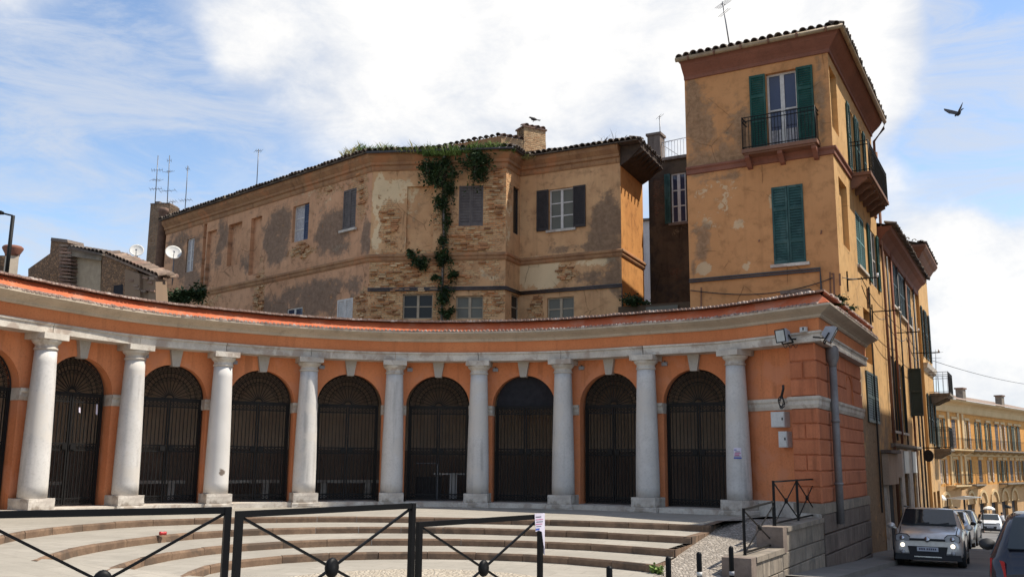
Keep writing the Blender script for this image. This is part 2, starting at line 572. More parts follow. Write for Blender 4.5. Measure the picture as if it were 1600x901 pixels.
M['curtain'] = simple('lace_curtain', (.48, .46, .46), (.30, .28, .28), .9, 12, .2, 40)
M['gutter'] = simple('ochre_gutter_metal', (.36, .27, .16), (.26, .18, .11), .6, 3, .1, 30)
M['pipe'] = simple('dark_grey_conduit', (.075, .072, .078), (.05, .05, .055), .6, 4, .1, 30)
M['greypipe'] = simple('grey_painted_downpipe', (.25, .235, .225), (.17, .155, .15), .6, 2, .1, 30, streak=.4)
M['rail_white'] = flat('white_rail_paint', (.72, .72, .72), .5)
M['metalbox'] = simple('white_enamel_cabinet', (.62, .62, .60), (.54, .54, .52), .5, 3, .05, 30, streak=.15)
M['greyplastic'] = flat('grey_plastic', (.30, .30, .32), .5)
M['dish'] = simple('satellite_dish_enamel', (.64, .62, .58), (.54, .52, .48), .6, 4, .05, 30)
M['antenna'] = flat('antenna_metal', (.16, .165, .18), .45, .4)
M['wire'] = flat('black_cable', (.02, .02, .022), .6)
M['leaf'] = simple('ivy_leaf', (.042, .080, .020), (.014, .030, .010), .75, 4, 0, 30, rnd=.0)
M['leaflight'] = simple('bright_grass_leaf', (.17, .24, .05), (.085, .15, .032), .75, 2.5, 0, 30)
M['drygrass'] = simple('dry_grass', (.36, .32, .12), (.24, .22, .075), .8, 3, 0, 30)
M['stem'] = simple('plant_stem', (.09, .065, .04), (.06, .045, .03), .9, 6, .2, 30)
M['bird'] = simple('dark_feathers', (.045, .042, .045), (.022, .021, .023), .7, 20, .1, 60)
M['birdwing'] = simple('grey_brown_feathers', (.10, .085, .075), (.06, .05, .046), .7, 20, .1, 60)
M['skin'] = flat('skin', (.42, .24, .17), .6)
M['cloth_dark'] = simple('dark_cloth', (.022, .022, .027), (.012, .012, .016), .9, 6, .2, 60)
M['cloth_white'] = simple('white_cloth', (.72, .71, .70), (.6, .6, .6), .9, 6, .2, 60)
M['cloth_red'] = simple('dark_red_cloth', (.10, .02, .02), (.07, .015, .015), .9, 6, .2, 60)
M['canvas'] = simple('white_canvas', (.80, .78, .72), (.72, .70, .64), .9, 2, .1, 40)
M['paper'] = flat('pale_lilac_paper', (.66, .61, .70), .8)
M['ink_pink'] = flat('pink_print', (.52, .14, .28), .8)
M['ink_blue'] = flat('blue_print', (.05, .10, .42), .8)
M['ink_dark'] = flat('dark_print', (.10, .09, .13), .8)
M['rubber'] = flat('tyre_rubber', (.016, .016, .017), .85)
M['blackplastic'] = flat('black_bumper_plastic', (.018, .018, .02), .6)
M['carglass'] = glassmat('car_glass', (.012, .015, .017), .03)
M['chrome'] = flat('bright_metal', (.55, .55, .56), .2, .9)
M['lampglass'] = flat('headlamp_glass', (.42, .42, .42), .12, 0, .7)
M['lamplit'] = flat('lit_headlamp', (.9, .85, .75), .2, 0, .5, (1, .88, .68, 1.5))
M['taillight'] = flat('red_tail_light', (.42, .012, .018), .18, 0, .6)
M['plate'] = flat('number_plate_white', (.55, .57, .62), .5)
M['floodglass'] = flat('floodlight_glass', (.55, .58, .56), .12, 0, .7)
M['silverpaint'] = flat('silver_beige_car_paint', (.70, .665, .62), .28, .3, .5, None, .6)
M['navypaint'] = flat('dark_navy_car_paint', (.010, .012, .024), .22, .3, .5, None, .7)
M['whitepaint'] = flat('white_car_paint', (.74, .74, .74), .3, 0, .5, None, .5)
M['greypaint'] = flat('grey_car_paint', (.20, .20, .22), .28, .5, .5, None, .6)
M['blackcar'] = flat('black_car_paint', (.014, .014, .017), .22, .2, .5, None, .7)

M['redcan'] = flat('red_tin', (.45, .03, .03), .4, .3)


# ------------------------------------------------------------------ walls and windows
class Plane:
    """a vertical wall plane: point, azimuth of its direction, side (+1 = outward normal to the right of the direction)"""
    def __init__(s, P, azim, side=1):
        s.P = Vector((P[0], P[1], 0))
        a = R(azim)
        s.d = Vector((math.sin(a), math.cos(a), 0))
        s.n = Vector((s.d.y, -s.d.x, 0)) * side
        s.side = side

    def pt(s, a, z, o=0.0):
        q = s.P + s.d * a + s.n * o
        return Vector((q.x, q.y, z))

    def sz(s, px, py, o=0.0):
        r = pray(px, py)
        c = Vector((0, 0, CZ))
        q = c + r * ((s.P + s.n * o - c).dot(s.n) / r.dot(s.n))
        return (q - s.P).dot(s.d), q.z

    def rect(s, xl, xr, yt, yb, o=0.0):
        xm, ym = (xl + xr) / 2, (yt + yb) / 2
        a, b = s.sz(xl, ym, o)[0], s.sz(xr, ym, o)[0]
        return min(a, b), max(a, b), s.sz(xm, yb, o)[1], s.sz(xm, yt, o)[1]

    def blob(s, ch, px, py, rx, ry, w=1.0):
        a, z = s.sz(px, py)
        a1 = s.sz(px + rx, py)[0]
        z1 = s.sz(px, py - ry)[1]
        return (ch, a, z, abs(a1 - a), abs(z1 - z), w)

    def ob(s, mb, s0, s1, z0, z1, o0, o1):
        return mb.ob(s.pt(s0, z0, o0), s.d * (s1 - s0), Vector((0, 0, z1 - z0)), s.n * (o1 - o0))


def blobmask(blobs, base=(0, 0, 0), nz=.0):
    def f(a, z):
        v = list(base)
        for ch, ca, cz, ra, rz, w in blobs:
            e = ((a - ca) / ra) ** 2 + ((z - cz) / rz) ** 2
            if e < 3:
                v['rgb'.index(ch)] += w * math.exp(-e * e * .7)
        q = Vector((a * .9, z * .9, ca * .1 if blobs else 0))
        for k in range(3):
            n_ = mnoise.fractal(Vector((a * 1.1 + k * 17.0, z * 1.1, k * 5.0)), .8, 2.1, 5)
            v[k] = v[k] * (1.0 + .75 * n_) + (.12 * n_ if v[k] > .05 else 0)
        return v
    return f


def wall(name, pl, s0, s1, z0, z1, openings, mat, parent, mask=None, step=.3, **kw):
    """a wall face with real openings: (s0, s1, z0, z1, depth, blind)"""
    def lines(a, b, extra):
        n = max(1, int((b - a) / step + .5))
        L = [a + (b - a) * i / n for i in range(n + 1)] + [e for e in extra if a < e < b]
        L.sort()
        out = [L[0]]
        for x in L[1:]:
            if x - out[-1] > 1e-4:
                out.append(x)
        return out
    A = lines(s0, s1, [o[0] for o in openings] + [o[1] for o in openings])
    Z = lines(z0, z1, [o[2] for o in openings] + [o[3] for o in openings])
    vs, uv, fs, idx = [], [], [], {}

    def vert(a, z, o=0.0):
        k = (round(a, 4), round(z, 4), round(o, 4))
        if k not in idx:
            idx[k] = len(vs)
            vs.append(tuple(pl.pt(a, z, o)))
            uv.append((a, z))
        return idx[k]

    def quad(*q):
        fs.append(q if pl.side > 0 else q[::-1])
    for i in range(len(A) - 1):
        am = (A[i] + A[i + 1]) / 2
        for j in range(len(Z) - 1):
            zm = (Z[j] + Z[j + 1]) / 2
            if any(o[0] < am < o[1] and o[2] < zm < o[3] for o in openings):
                continue
            quad(vert(A[i], Z[j]), vert(A[i + 1], Z[j]), vert(A[i + 1], Z[j + 1]), vert(A[i], Z[j + 1]))
    for o in openings:
        a, b, c, e, dep = o[:5]
        a, b, c, e = max(a, s0), min(b, s1), max(c, z0), min(e, z1)
        f, g = vert, -dep
        quad(f(a, c), f(a, e), f(a, e, g), f(a, c, g))
        quad(f(b, e), f(b, c), f(b, c, g), f(b, e, g))
        quad(f(a, e), f(b, e), f(b, e, g), f(a, e, g))
        quad(f(b, c), f(a, c), f(a, c, g), f(b, c, g))
        if len(o) > 5 and o[5]:
            quad(f(a, c, g), f(b, c, g), f(b, e, g), f(a, e, g))
    me = bpy.data.meshes.new(name)
    me.from_pydata(vs, [], fs)
    me.materials.append(mat)
    ul = me.uv_layers.new(name='UVMap')
    for lp in me.loops:
        ul.data[lp.index].uv = uv[lp.vertex_index]
    ca = me.color_attributes.new('mask', 'FLOAT_COLOR', 'POINT')
    for i, (a, z) in enumerate(uv):
        v = mask(a, z) if mask else (0, 0, 0)
        ca.data[i].color = (v[0], v[1], v[2], 1)
    ob = bpy.data.objects.new(name, me)
    COL.objects.link(ob)
    if parent is not None:
        attach(ob, parent)
    return tag(ob, **kw)


def shutter_mb(pl, s0, s1, z0, z1, o0, o1, rails=(0.5,), pitch=.07, st=.055, flip=False):
    """louvred shutter leaf: frame and slanted slats"""
    mb = MB()
    pl.ob(mb, s0, s0 + st, z0, z1, o0, o1)
    pl.ob(mb, s1 - st, s1, z0, z1, o0, o1)
    zz = [z0 + st * .7] + [z0 + (z1 - z0) * r for r in rails] + [z1 - st * .7]
    for z in zz:
        pl.ob(mb, s0 + st, s1 - st, z - st * .7, z + st * .7, o0 + .002, o1 - .002)
    om, h = (o0 + o1) / 2, pitch * .5
    for za, zb in zip(zz, zz[1:]):
        n = max(1, int((zb - za - st * 1.4) / pitch))
        for k in range(n):
            z = za + st * .7 + (k + .5) * (zb - za - st * 1.4) / n
            a, b = pl.pt(s0 + st, z + h, om - .012), pl.pt(s0 + st, z - h, om + .014)
            e = pl.d * (s1 - s0 - 2 * st)
            up_ = Vector((0, 0, .008))
            mb.face(a, a + e, b + e, b)
            mb.face(a + up_, b + up_, b + e + up_, a + e + up_)
            mb.face(b, b + e, b + e + up_, b + up_)
    return mb


def add_window(pl, rc, parent, rec=.14, fm='whitewood', gm='glass', cols=2, rows=2, shut=None, sm='greyshut', rails=(.5,), sill=None, sw=None, fw=.05, label=None, half=None, curtain=False, pitch=.07, shut_off=None):
    """window part (frame) with pane, shutter and sill sub-parts; shut: None, 'closed', 'open', 'half'"""
    s0, s1, z0, z1 = rc
    mb = MB()
    o0, o1 = -rec, -rec + .05
    pl.ob(mb, s0, s0 + fw, z0, z1, o0, o1)
    pl.ob(mb, s1 - fw, s1, z0, z1, o0, o1)
    pl.ob(mb, s0 + fw, s1 - fw, z0, z0 + fw, o0, o1)
    pl.ob(mb, s0 + fw, s1 - fw, z1 - fw, z1, o0, o1)
    cw = (s1 - s0 - 2 * fw) / cols
    rh = (z1 - z0 - 2 * fw) / rows
    for i in range(1, cols):
        x = s0 + fw + cw * i
        k = 1.0 if (cols % 2 == 0 and i == cols // 2) else .5
        pl.ob(mb, x - fw * k, x + fw * k, z0 + fw, z1 - fw, o0 + .003, o1 + .008)
    for j in range(1, rows):
        z = z0 + fw + rh * j
        pl.ob(mb, s0 + fw, s1 - fw, z - fw * .4, z + fw * .4, o0 + .006, o1 - .006)
    w = mb.build('window', M[fm], parent, label=label)
    for i in range(cols):
        for j in range(rows):
            p = MB()
            pl.ob(p, s0 + fw + cw * i, s0 + fw + cw * (i + 1), z0 + fw + rh * j, z0 + fw + rh * (j + 1), o0 + .014, o0 + .024)
            attach_sub(p.build('pane', M['curtain'] if curtain and j == 0 else M[gm]), w)
    if sill:
        p = MB()
        pl.ob(p, s0 - .1, s1 + .1, z0 - .09, z0, -rec + .02, sill)
        attach_sub(p.build('sill', M['stone']), w)
    if shut == 'closed':
        m = (s0 + s1) / 2
        so = -.05 if shut_off is None else shut_off
        for a, b in ((s0, m - .006), (m + .006, s1)):
            attach_sub(shutter_mb(pl, a, b, z0, z1, so, so + .045, rails, pitch).build('shutter', M[sm]), w)
    elif shut in ('open', 'half'):
        sw_ = sw or (s1 - s0) / 2
        for a, b in ((s0 - sw_, s0 - .01), (s1 + .01, s1 + sw_)):
            attach_sub(shutter_mb(pl, a, b, z0, z1, .02, .065, rails, pitch).build('shutter', M[sm]), w)
    return w


# ------------------------------------------------------------------ places measured from the photograph
T0 = Vector((9.19, 26.03))                       # street corner of the tower
AZU = 28.8                                       # direction of the street
UU = Vector((math.sin(R(AZU)), math.cos(R(AZU))))
VV = Vector((UU.y, -UU.x))
E0 = Vector((6.68, 20.71))                       # street corner of the arcade end block


def zs(u):
    return -1 - .049 * (max(-40, min(88, u)) - 2.8)


def uv2xy(u, v):
    p = T0 + UU * u + VV * v
    return p.x, p.y


def xy2uv(x, y):
    p = Vector((x, y)) - T0
    return p.dot(UU), p.dot(VV)


# ------------------------------------------------------------------ ground
def grid_sheet(name, xs, ys, fn, mat, **kw):
    mb = MB()
    idx = {}
    for i, a in enumerate(xs):
        for j, b in enumerate(ys):
            idx[i, j] = len(mb.v)
            mb.v.append(fn(a, b))
    for i in range(len(xs) - 1):
        for j in range(len(ys) - 1):
            q = (idx[i, j], idx[i + 1, j], idx[i + 1, j + 1], idx[i, j + 1])
            mb.f.append(q)
            mb.sm.append(True)
    return mb.build(name, mat, **kw)


def terr(u, v):
    x, y = uv2xy(u, v)
    z = zs(u)
    if v < .22 and u < 27:
        z -= 2.0
    return (x, y, z)


us = [-900, -300, -100, -60] + [-40 + 2 * i for i in range(64)] + [88.5, 110, 160, 260, 500, 1200]
vs_ = [-1200, -400, -150, -60, -20, -8, -3, 0, .2, .23, 1, 2, 3, 4, 6, 8, 12, 20, 40, 100, 300, 1200]
us = sorted(set(us + [26.9, 27.05]))
grid_sheet('road', vs_, us, lambda v, u: terr(u, v), M['asphalt'], kind='structure')

# raised pavement along the street fronts
mb = MB()
pk = [(-9.5 + 1.0 * i) for i in range(21)]
for a, b in zip(pk, pk[1:]):
    for v0, v1, kind in ((.0, 1.02, 0), (1.02, 1.16, 1)):
        p = [uv2xy(a, v0), uv2xy(b, v0), uv2xy(b, v1), uv2xy(a, v1)]
        z = [zs(a) + .11, zs(b) + .11]
        q = [(*p[0], z[0]), (*p[1], z[1]), (*p[2], z[1]), (*p[3], z[0])]
        mb.face(*q[::-1])
        if kind:
            mb.face((*p[3], z[0]), (*p[2], z[1]), (*p[2], z[1] - .3), (*p[3], z[0] - .3))
mb.build('pavement', M['pavement'], kind='structure')


def lerp(a, b, t):
    return a + (b - a) * max(0, min(1, t))


def wall_x(y):
    return 9.45 + .55 * (y - 25.885)


def edge_x(y):
    return 2.24 + (y - 15.19) * (.4327 if y > 15.19 else .195)


def court_z(x, y):
    k = max(0, min(1, (14.3 - y) / 1.2))
    k = k * k * (3 - 2 * k)
    left = max(0.0, min(.475, .125 + (-x - 4.35) * .126)) if x < -3.3 else 0
    return left * k + max(0, 11.5 - y) * .022 * (1 if x < 0 else .3)


mb = MB()
ys = [-30, -10, 0, 4, 6, 8, 9, 10, 10.5, 11, 11.5, 12, 12.5, 13, 13.4, 13.8, 14.2, 14.6, 15, 15.19, 15.6, 16, 17, 18, 19]
NX = 40
for y in ys:
    xr = min(edge_x(y), wall_x(y)) if y > 11.4 else wall_x(y) - .02
    xl = -30
    for i in range(NX + 1):
        t = i / NX
        x = xl + (xr - xl) * (1 - (1 - t) ** 2.0)
        mb.v.append((x, y, court_z(x, y)))
for j in range(len(ys) - 1):
    for i in range(NX):
        a = j * (NX + 1) + i
        mb.f.append((a, a + 1, a + NX + 2, a + NX + 1))
        mb.sm.append(True)
mb.build('courtyard_paving', M['tread'], kind='structure')

mb = MB()
ys = [11.4 + .3 * i for i in range(33)]
NX = 10
for y in ys:
    xa, xb = edge_x(y), wall_x(y) - .02
    zl = lerp(0, .475, (y - 15.19) / 5.2) if y > 15.19 else lerp(-.075, 0, (y - 11.4) / 3.8)
    zr = lerp(-.27, .475, (y - 15.3) / 5.2) if y > 15.3 else lerp(-.085, -.27, (y - 11.4) / 3.9)
    for i in range(NX + 1):
        t = i / NX
        mb.v.append((xa + (xb - xa) * t, y, zl + (zr - zl) * t + .006))
for j in range(len(ys) - 1):
    for i in range(NX):
        a = j * (NX + 1) + i
        mb.f.append((a, a + 1, a + NX + 2, a + NX + 1))
        mb.sm.append(True)
mb.build('pebble_ramp', M['gravel'], kind='structure')

# cream pebble disc in the middle of the court
mb = MB()
c = (-1.3, 13.2)
mb.face(*[(c[0] + 2.2 * math.cos(2 * math.pi * i / 48), c[1] + 2.2 * math.sin(2 * math.pi * i / 48), .006) for i in range(48)])
mb.build('pebble_disc', M['cream'], kind='structure')

# ------------------------------------------------------------------ curved steps
NOSE = {
    1: [(-7.55, 13.6), (-7.85, 15.01), (-8.0, 16.13), (-7.85, 17.45), (-7.49, 18.55), (-6.8, 19.45), (-5.7, 20.12), (-4.69, 20.53), (-3.76, 20.78), (-2.7, 20.8), (-1.5, 20.72), (0.12, 20.44), (1.3, 20.1), (2.53, 19.57), (3.3, 19.17), (3.85, 18.82)],
    2: [(-6.15, 12.75), (-6.42, 14.1), (-6.43, 15.18), (-6.22, 16.48), (-5.78, 17.58), (-5.12, 18.45), (-4.33, 18.98), (-3.46, 19.32), (-2.53, 19.46), (-1.5, 19.46), (-.6, 19.35), (1.26, 18.75), (2.35, 18.13), (3.26, 17.55)],
    3: [(-5.25, 12.8), (-5.4, 14.41), (-5.15, 15.74), (-4.62, 16.77), (-3.96, 17.42), (-3.2, 17.85), (-2.34, 18.11), (-.56, 18.12), (1.19, 17.55), (1.99, 17.05), (2.76, 16.42)],
    4: [(-4.35, 12.9), (-4.47, 14.4), (-4.22, 15.42), (-3.66, 16.15), (-2.96, 16.62), (-2.17, 16.85), (-1.3, 16.96), (-.52, 16.9), (.3, 16.66), (1.1, 16.22), (1.72, 15.72), (2.24, 15.19)]}


def catmull(P, n=8):
    out = []
    for i in range(len(P) - 1):
        p0, p1, p2, p3 = (Vector(P[max(0, i - 1)]), Vector(P[i]), Vector(P[i + 1]), Vector(P[min(len(P) - 1, i + 2)]))
        for k in range(n):
            t = k / n
            out.append(.5 * ((2 * p1) + (p2 - p0) * t + (2 * p0 - 5 * p1 + 4 * p2 - p3) * t * t + (3 * p1 - p0 - 3 * p2 + p3) * t ** 3))
    out.append(Vector(P[-1]))
    return out


def resample(P, step):
    L = [0]
    for a, b in zip(P, P[1:]):
        L.append(L[-1] + (b - a).length)
    n = max(1, round(L[-1] / step))
    out, j = [], 0
    for i in range(n + 1):
        t = L[-1] * i / n
        while j < len(L) - 2 and L[j + 1] < t:
            j += 1
        f = (t - L[j]) / max(1e-9, L[j + 1] - L[j])
        out.append(P[j].lerp(P[j + 1], f))
    return out


steps = thing('curved_steps', 'four curved stone steps with brown kerb edges below the arcade', 'steps', (-1.5, 18, 0))
KW = .08
for k in range(1, 5):
    z = .48 - .12 * (k - 1)
    nose = catmull(NOSE[k])
    # kerb stones, each its own piece
    pts = resample(nose, .82)
    for a, b in zip(pts, pts[1:]):
        d = (b - a)
        L = d.length
        d = d / L
        nrm = Vector((-d.y, d.x))                # away from the court
        o = a + d * .006
        j = random.uniform(-.006, .006)
        st = MB()
        zt, zb = z + .004 + random.uniform(-.004, .004), z - .16
        e = nrm * KW
        f0 = o + nrm * (j - .012)
        g = d * (L - .012)
        ch = nrm * .018
        # rounded nosing: a chamfered section extruded along the stone
        sec = [(f0, zb), (f0, zt - .03), (f0 + ch, zt), (f0 + e, zt), (f0 + e, zb)]
        st.ext([(q.x, q.y, h) for q, h in sec], (g.x, g.y, 0))
        st.build('kerb_stone', M['kerb'], steps)
    # side kerb along the pebble ramp
    q0, q1 = Vector(NOSE[k][-1]), (Vector(NOSE[k - 1][-1]) if k > 1 else Vector((4.49, 20.39)))
    pts = resample([q0, q1], .42)
    for a, b in zip(pts, pts[1:]):
        d = (b - a)
        n2 = Vector((d.y, -d.x)).normalized()
        st = MB()
        st.ob((a.x + d.x * .02 + n2.x * .02, a.y + d.y * .02 + n2.y * .02, z - .16), (d.x * .96, d.y * .96, 0), (-n2.x * .16, -n2.y * .16, 0), (0, 0, .166 - .002 * k))
        st.build('kerb_stone', M['kerb'], steps)
    # the tread: everything behind the kerb, next slab up covers the rest
    offs = []
    for i, p in enumerate(nose):
        d = (nose[min(i + 1, len(nose) - 1)] - nose[max(i - 1, 0)]).normalized()
        offs.append(p + Vector((-d.y, d.x)) * (KW - .06))
    inner = Vector((4.49, 20.39)) - Vector((.9, 0.0))
    poly = offs + [q1 + Vector((-.05, .1)) if k > 1 else Vector((4.47, 20.4))]
    # fan strips outward from the offset curve to a line behind
    back = []
    for i, p in enumerate(offs):
        a = i / (len(offs) - 1)
        if k > 1:
            nx = catmull(NOSE[k - 1])
            t = a * (len(nx) - 1)
            i0 = min(int(t), len(nx) - 2)
            q = nx[i0].lerp(nx[i0 + 1], t - i0)
            dd = (nx[min(i0 + 2, len(nx) - 1)] - nx[max(0, i0 - 1)]).normalized()
            q = q + Vector((-dd.y, dd.x)) * .12
        else:
            c = Vector((-1.83, 16.29))
            r = (p - c).normalized()
            q = c + r * 12.8 if a < .8 else (c + r * 12.8).lerp(Vector((6.9, 23.5)), (a - .8) / .2)
        back.append(q)
    tm = MB()
    for i in range(len(offs) - 1):
        tm.face((*offs[i], z), (*offs[i + 1], z), (*back[i + 1], z), (*back[i], z))
    if k == 1:
        tm.face((*offs[-1], z), (3.85, 18.82, z), (4.49, 20.39, z), (*back[-1], z))
        tm.face((4.49, 20.39, z), (6.75, 20.9, z), (6.9, 23.5, z))
    else:
        tm.face((*offs[-1], z), (*q0, z), (*q1, z), (*back[-1], z))
    tm.build('tread', M['tread'], steps)
# grass tuft growing at the end of the lowest step


# ------------------------------------------------------------------ the curved arcade
CTR = Vector((-1.83, 16.29))
COLS = [(-10.055, 20.357), (-8.90, 22.338), (-7.242, 23.757), (-5.321, 24.888), (-3.145, 25.542), (-0.867, 25.466), (1.36, 24.88), (3.374, 23.698), (5.321, 22.44)]
POL = {}
for i, c in enumerate(COLS):
    d = Vector(c) - CTR
    POL[i] = (math.atan2(d.x, d.y), d.length)
for k in range(1, 6):
    POL[-k] = (POL[0][0] - R(14.12) * k, 9.25)
POL[9] = (POL[8][0] + R(14.1), 9.4)


def PC(s):
    if s > 8:
        a = Vector(COLS[8])
        return a.lerp(E0, s - 8)
    i = max(-4, min(7, math.floor(s)))
    t = s - i
    P = [POL[max(-5, i - 1)], POL[i], POL[i + 1], POL[min(9, i + 2)]]
    v = []
    for k in (0, 1):
        p0, p1, p2, p3 = (p[k] for p in P)
        v.append(.5 * ((2 * p1) + (p2 - p0) * t + (2 * p0 - 5 * p1 + 4 * p2 - p3) * t * t + (3 * p1 - p0 - 3 * p2 + p3) * t ** 3))
    return CTR + Vector((math.sin(v[0]), math.cos(v[0]))) * v[1]


def PN(s):
    """unit normal towards the court"""
    e = .01
    d = (PC(s + e) - PC(s - e)).normalized()
    return Vector((d.y, -d.x))


def P3(s, off, z):
    p = PC(s) + PN(s) * off
    return Vector((p.x, p.y, z))


S0 = -2.6
BASE = (-2, 24.5, .48)
arc = thing('arcade', 'curved orange arcade with white columns and a red tiled edge around the stepped court', 'arcade', BASE)
path = [PC(S0 + (8 - S0) * i / 106) for i in range(107)]
u29 = Vector((math.sin(R(29)), math.cos(R(29))))
SIDE = 6.05
ESIDE = E0 + u29 * SIDE
full = path + [E0, ESIDE]

# entablature and roof edge
MB().sweep(full, [(.15, 4.81), (.15, 4.53), (-.6, 4.53), (-.6, 4.81)]).build('frieze', M['frieze'], arc)
MB().sweep(full, [(-.6, 5.05), (.50, 5.05), (.50, 5.005), (.47, 4.99), (.40, 4.955), (.30, 4.915), (.225, 4.87), (.225, 4.845), (.19, 4.81), (-.6, 4.81)]).build('cornice', M['cornice'], arc)
rb = MB().sweep(full, [(.22, 5.315), (.36, 5.17), (.455, 5.075), (.455, 5.052), (-.6, 5.052), (-.6, 5.315)])
rb.build('roof_band', M['redband'], arc)
roof = MB().sweep(full[:-1] + [ESIDE], [(.35, 5.375), (.35, 5.335), (-3.55, 5.335), (-3.55, 5.50)]).build('roof', M['tile_warm'], arc)


def tile_noses(pts, off, z, pitch, r, ln, tilt=.0):
    """a row of small half-round tile ends along a path"""
    mb = MB()
    P = resample([Vector(p) for p in pts], pitch)
    for a, b in zip(P, P[1:]):
        d = (b - a).normalized()
        n = Vector((d.y, -d.x))
        c = (a + b) / 2 + n * (off + random.uniform(-.008, .008))
        rr = r * random.uniform(.85, 1.12)
        zz = z + random.uniform(-.006, .006)
        sec = []
        for k in range(6):
            t = math.pi * k / 5
            q = c + d * (rr * math.cos(t))
            sec.append((q.x, q.y, zz + rr * math.sin(t)))
        mb.ext(sec, (-n.x * ln, -n.y * ln, ln * tilt))
    return mb


def offpath(pts, o):
    out = []
    for i, p in enumerate(pts):
        d = (pts[min(i + 1, len(pts) - 1)] - pts[max(i - 1, 0)]).normalized()
        out.append(p + Vector((d.y, -d.x)) * o)
    return out


vis = path + [E0 + (E0 - path[-1]).normalized() * .0]
efront = E0 + PN(8.5) * 0
lowp = offpath(path, .47) + [E0 + PN(8.5) * .47 + (E0 - PC(8)).normalized() * .45]
highp = offpath(path, .36) + [E0 + PN(8.5) * .36 + (E0 - PC(8)).normalized() * .32]
tile_noses(lowp, .04, 5.045, .105, .046, .12, .25).build('tile_edge', M['tile_edge'], arc, kind='stuff')
tile_noses(highp, .04, 5.325, .105, .05, .25, .1).build('tile_edge', M['tile_edge'], arc, kind='stuff')
v29 = Vector((u29.y, -u29.x))
sidelow = [E0 + v29 * .47 + u29 * .1, ESIDE + v29 * .47]
tile_noses(sidelow, .04, 5.045, .14, .055, .12, .25).build('tile_edge', M['tile_edge'], arc, kind='stuff')
tile_noses([E0 + v29 * .36 + u29 * .1, ESIDE + v29 * .36], .04, 5.325, .14, .06, .25, .1).build('tile_edge', M['tile_edge'], arc, kind='stuff')

# architrave stones, jointed over the columns
AP = [(-.6, 4.526), (.205, 4.526), (.205, 4.485), (.17, 4.465), (.17, 4.30), (-.6, 4.30)]
for i in range(-2, 8):
    for a, b in ((i, i + 1),):
        n = 8
        pts = [PC(a + .004 + (b - a - .008) * k / n) for k in range(n + 1)]
        MB().sweep(pts, AP).build('architrave_stone', M['stone'], arc)
MB().sweep([PC(8.004), E0, E0 + u29 * 1.2], AP).build('architrave_stone', M['stone'], arc)
MB().sweep([E0 + u29 * 1.21, ESIDE], AP).build('architrave_stone', M['stone'], arc)

# arch wall
HW, ZSP, ZT = .835, 3.11, 4.32
FO, BO = -.33, -.70
wm = MB()


def bay_w(i):
    return (PC(i + 1) - PC(i)).length


for i in range(-2, 8):
    ds = HW / bay_w(i)
    m = i + .5
    for f in (FO, BO):
        def q(a, b, za0, zb0, zt=ZT):
            pts = [P3(a, f, za0), P3(b, f, zb0), P3(b, f, zt), P3(a, f, zt)]
            wm.face(*(pts if f == FO else pts[::-1]))
        for a, b in ((i, m - ds), (m + ds, i + 1)):
            for k in range(3):
                q(a + (b - a) * k / 3, a + (b - a) * (k + 1) / 3, .48, .48)
        N = 28
        arcp = [(m - ds * math.cos(math.pi * k / N), ZSP + HW * math.sin(math.pi * k / N)) for k in range(N + 1)]
        for (a, za), (b, zb) in zip(arcp, arcp[1:]):
            q(a, b, za, zb)
    outl = [(m - ds, .48)] + arcp + [(m + ds, .48)]
    for (a, za), (b, zb) in zip(outl, outl[1:]):
        wm.face(P3(a, FO, za), P3(a, BO, za), P3(b, BO, zb), P3(b, FO, zb), smooth=True)
wm.build('arch_wall', M['orange'], arc)

im, th = {}, {}
for i in range(-1, 9):
    # impost block on each pier
    w = .30 if i < 8 else .30
    L = bay_w(min(i, 7))
    d = .325 / L
    s_hi = (i + d) if i < 8 else 8 + .31 / (E0 - PC(8)).length
    pts = [PC(i - d + (s_hi - i + d) * k / 4) for k in range(5)]
    MB().sweep(pts, [(-.24, 3.13), (-.24, 3.06), (-.27, 3.02), (-.27, 2.95), (-.30, 2.87), (-.75, 2.87), (-.75, 3.13)]).build('impost', M['stone'], arc)
for i in range(-2, 8):
    m = i + .5
    L = bay_w(i)
    a0, a1 = .085 / L, .15 / L
    k = MB()
    f, b = -.225, -.42
    lo, hi = ZSP + HW - .05, 4.30
    A = [P3(m - a0, f, lo), P3(m + a0, f, lo), P3(m + a1, f, hi), P3(m - a1, f, hi)]
    B = [P3(m - a0, b, lo), P3(m + a0, b, lo), P3(m + a1, b, hi), P3(m - a1, b, hi)]
    k.face(*A)
    for x in range(4):
        y = (x + 1) % 4
        k.face(A[y], A[x], B[x], B[y])
    k.build('keystone', M['keystone'], arc)
    e = .36 / L
    pts = [PC(i + e + (1 - 2 * e) * t / 6) for t in range(7)]
    MB().sweep(pts, [(-.8, .60), (.25, .60), (.25, .47), (-.8, .47)]).build('threshold', M['stone'], arc)

# gallery behind the gates
gp = [PC(S0 + (8.25 - S0) * i / 60) for i in range(61)]
g = MB().sweep(gp, [(-3.42, 4.40), (-3.4, .45)], closed_prof=False)
g.build('gallery_back_wall', M['gallery'], arc)
MB().sweep(gp, [(-3.36, 1.95), (-3.36, .45)], closed_prof=False).build('gallery_dado', M['dado'], arc)
MB().sweep(gp, [(-.65, .595), (-3.5, .595)], closed_prof=False).build('gallery_floor', M['gfloor'], arc)
MB().sweep(gp, [(-3.5, 4.36), (-.65, 4.36)], closed_prof=False).build('gallery_ceiling', M['gallery'], arc)
for s in (S0, 8.25):
    MB().face(P3(s, -.6, .45), P3(s, -3.5, .45), P3(s, -3.5, 4.4), P3(s, -.6, 4.4)).build('gallery_end_wall', M['gallery'], arc)

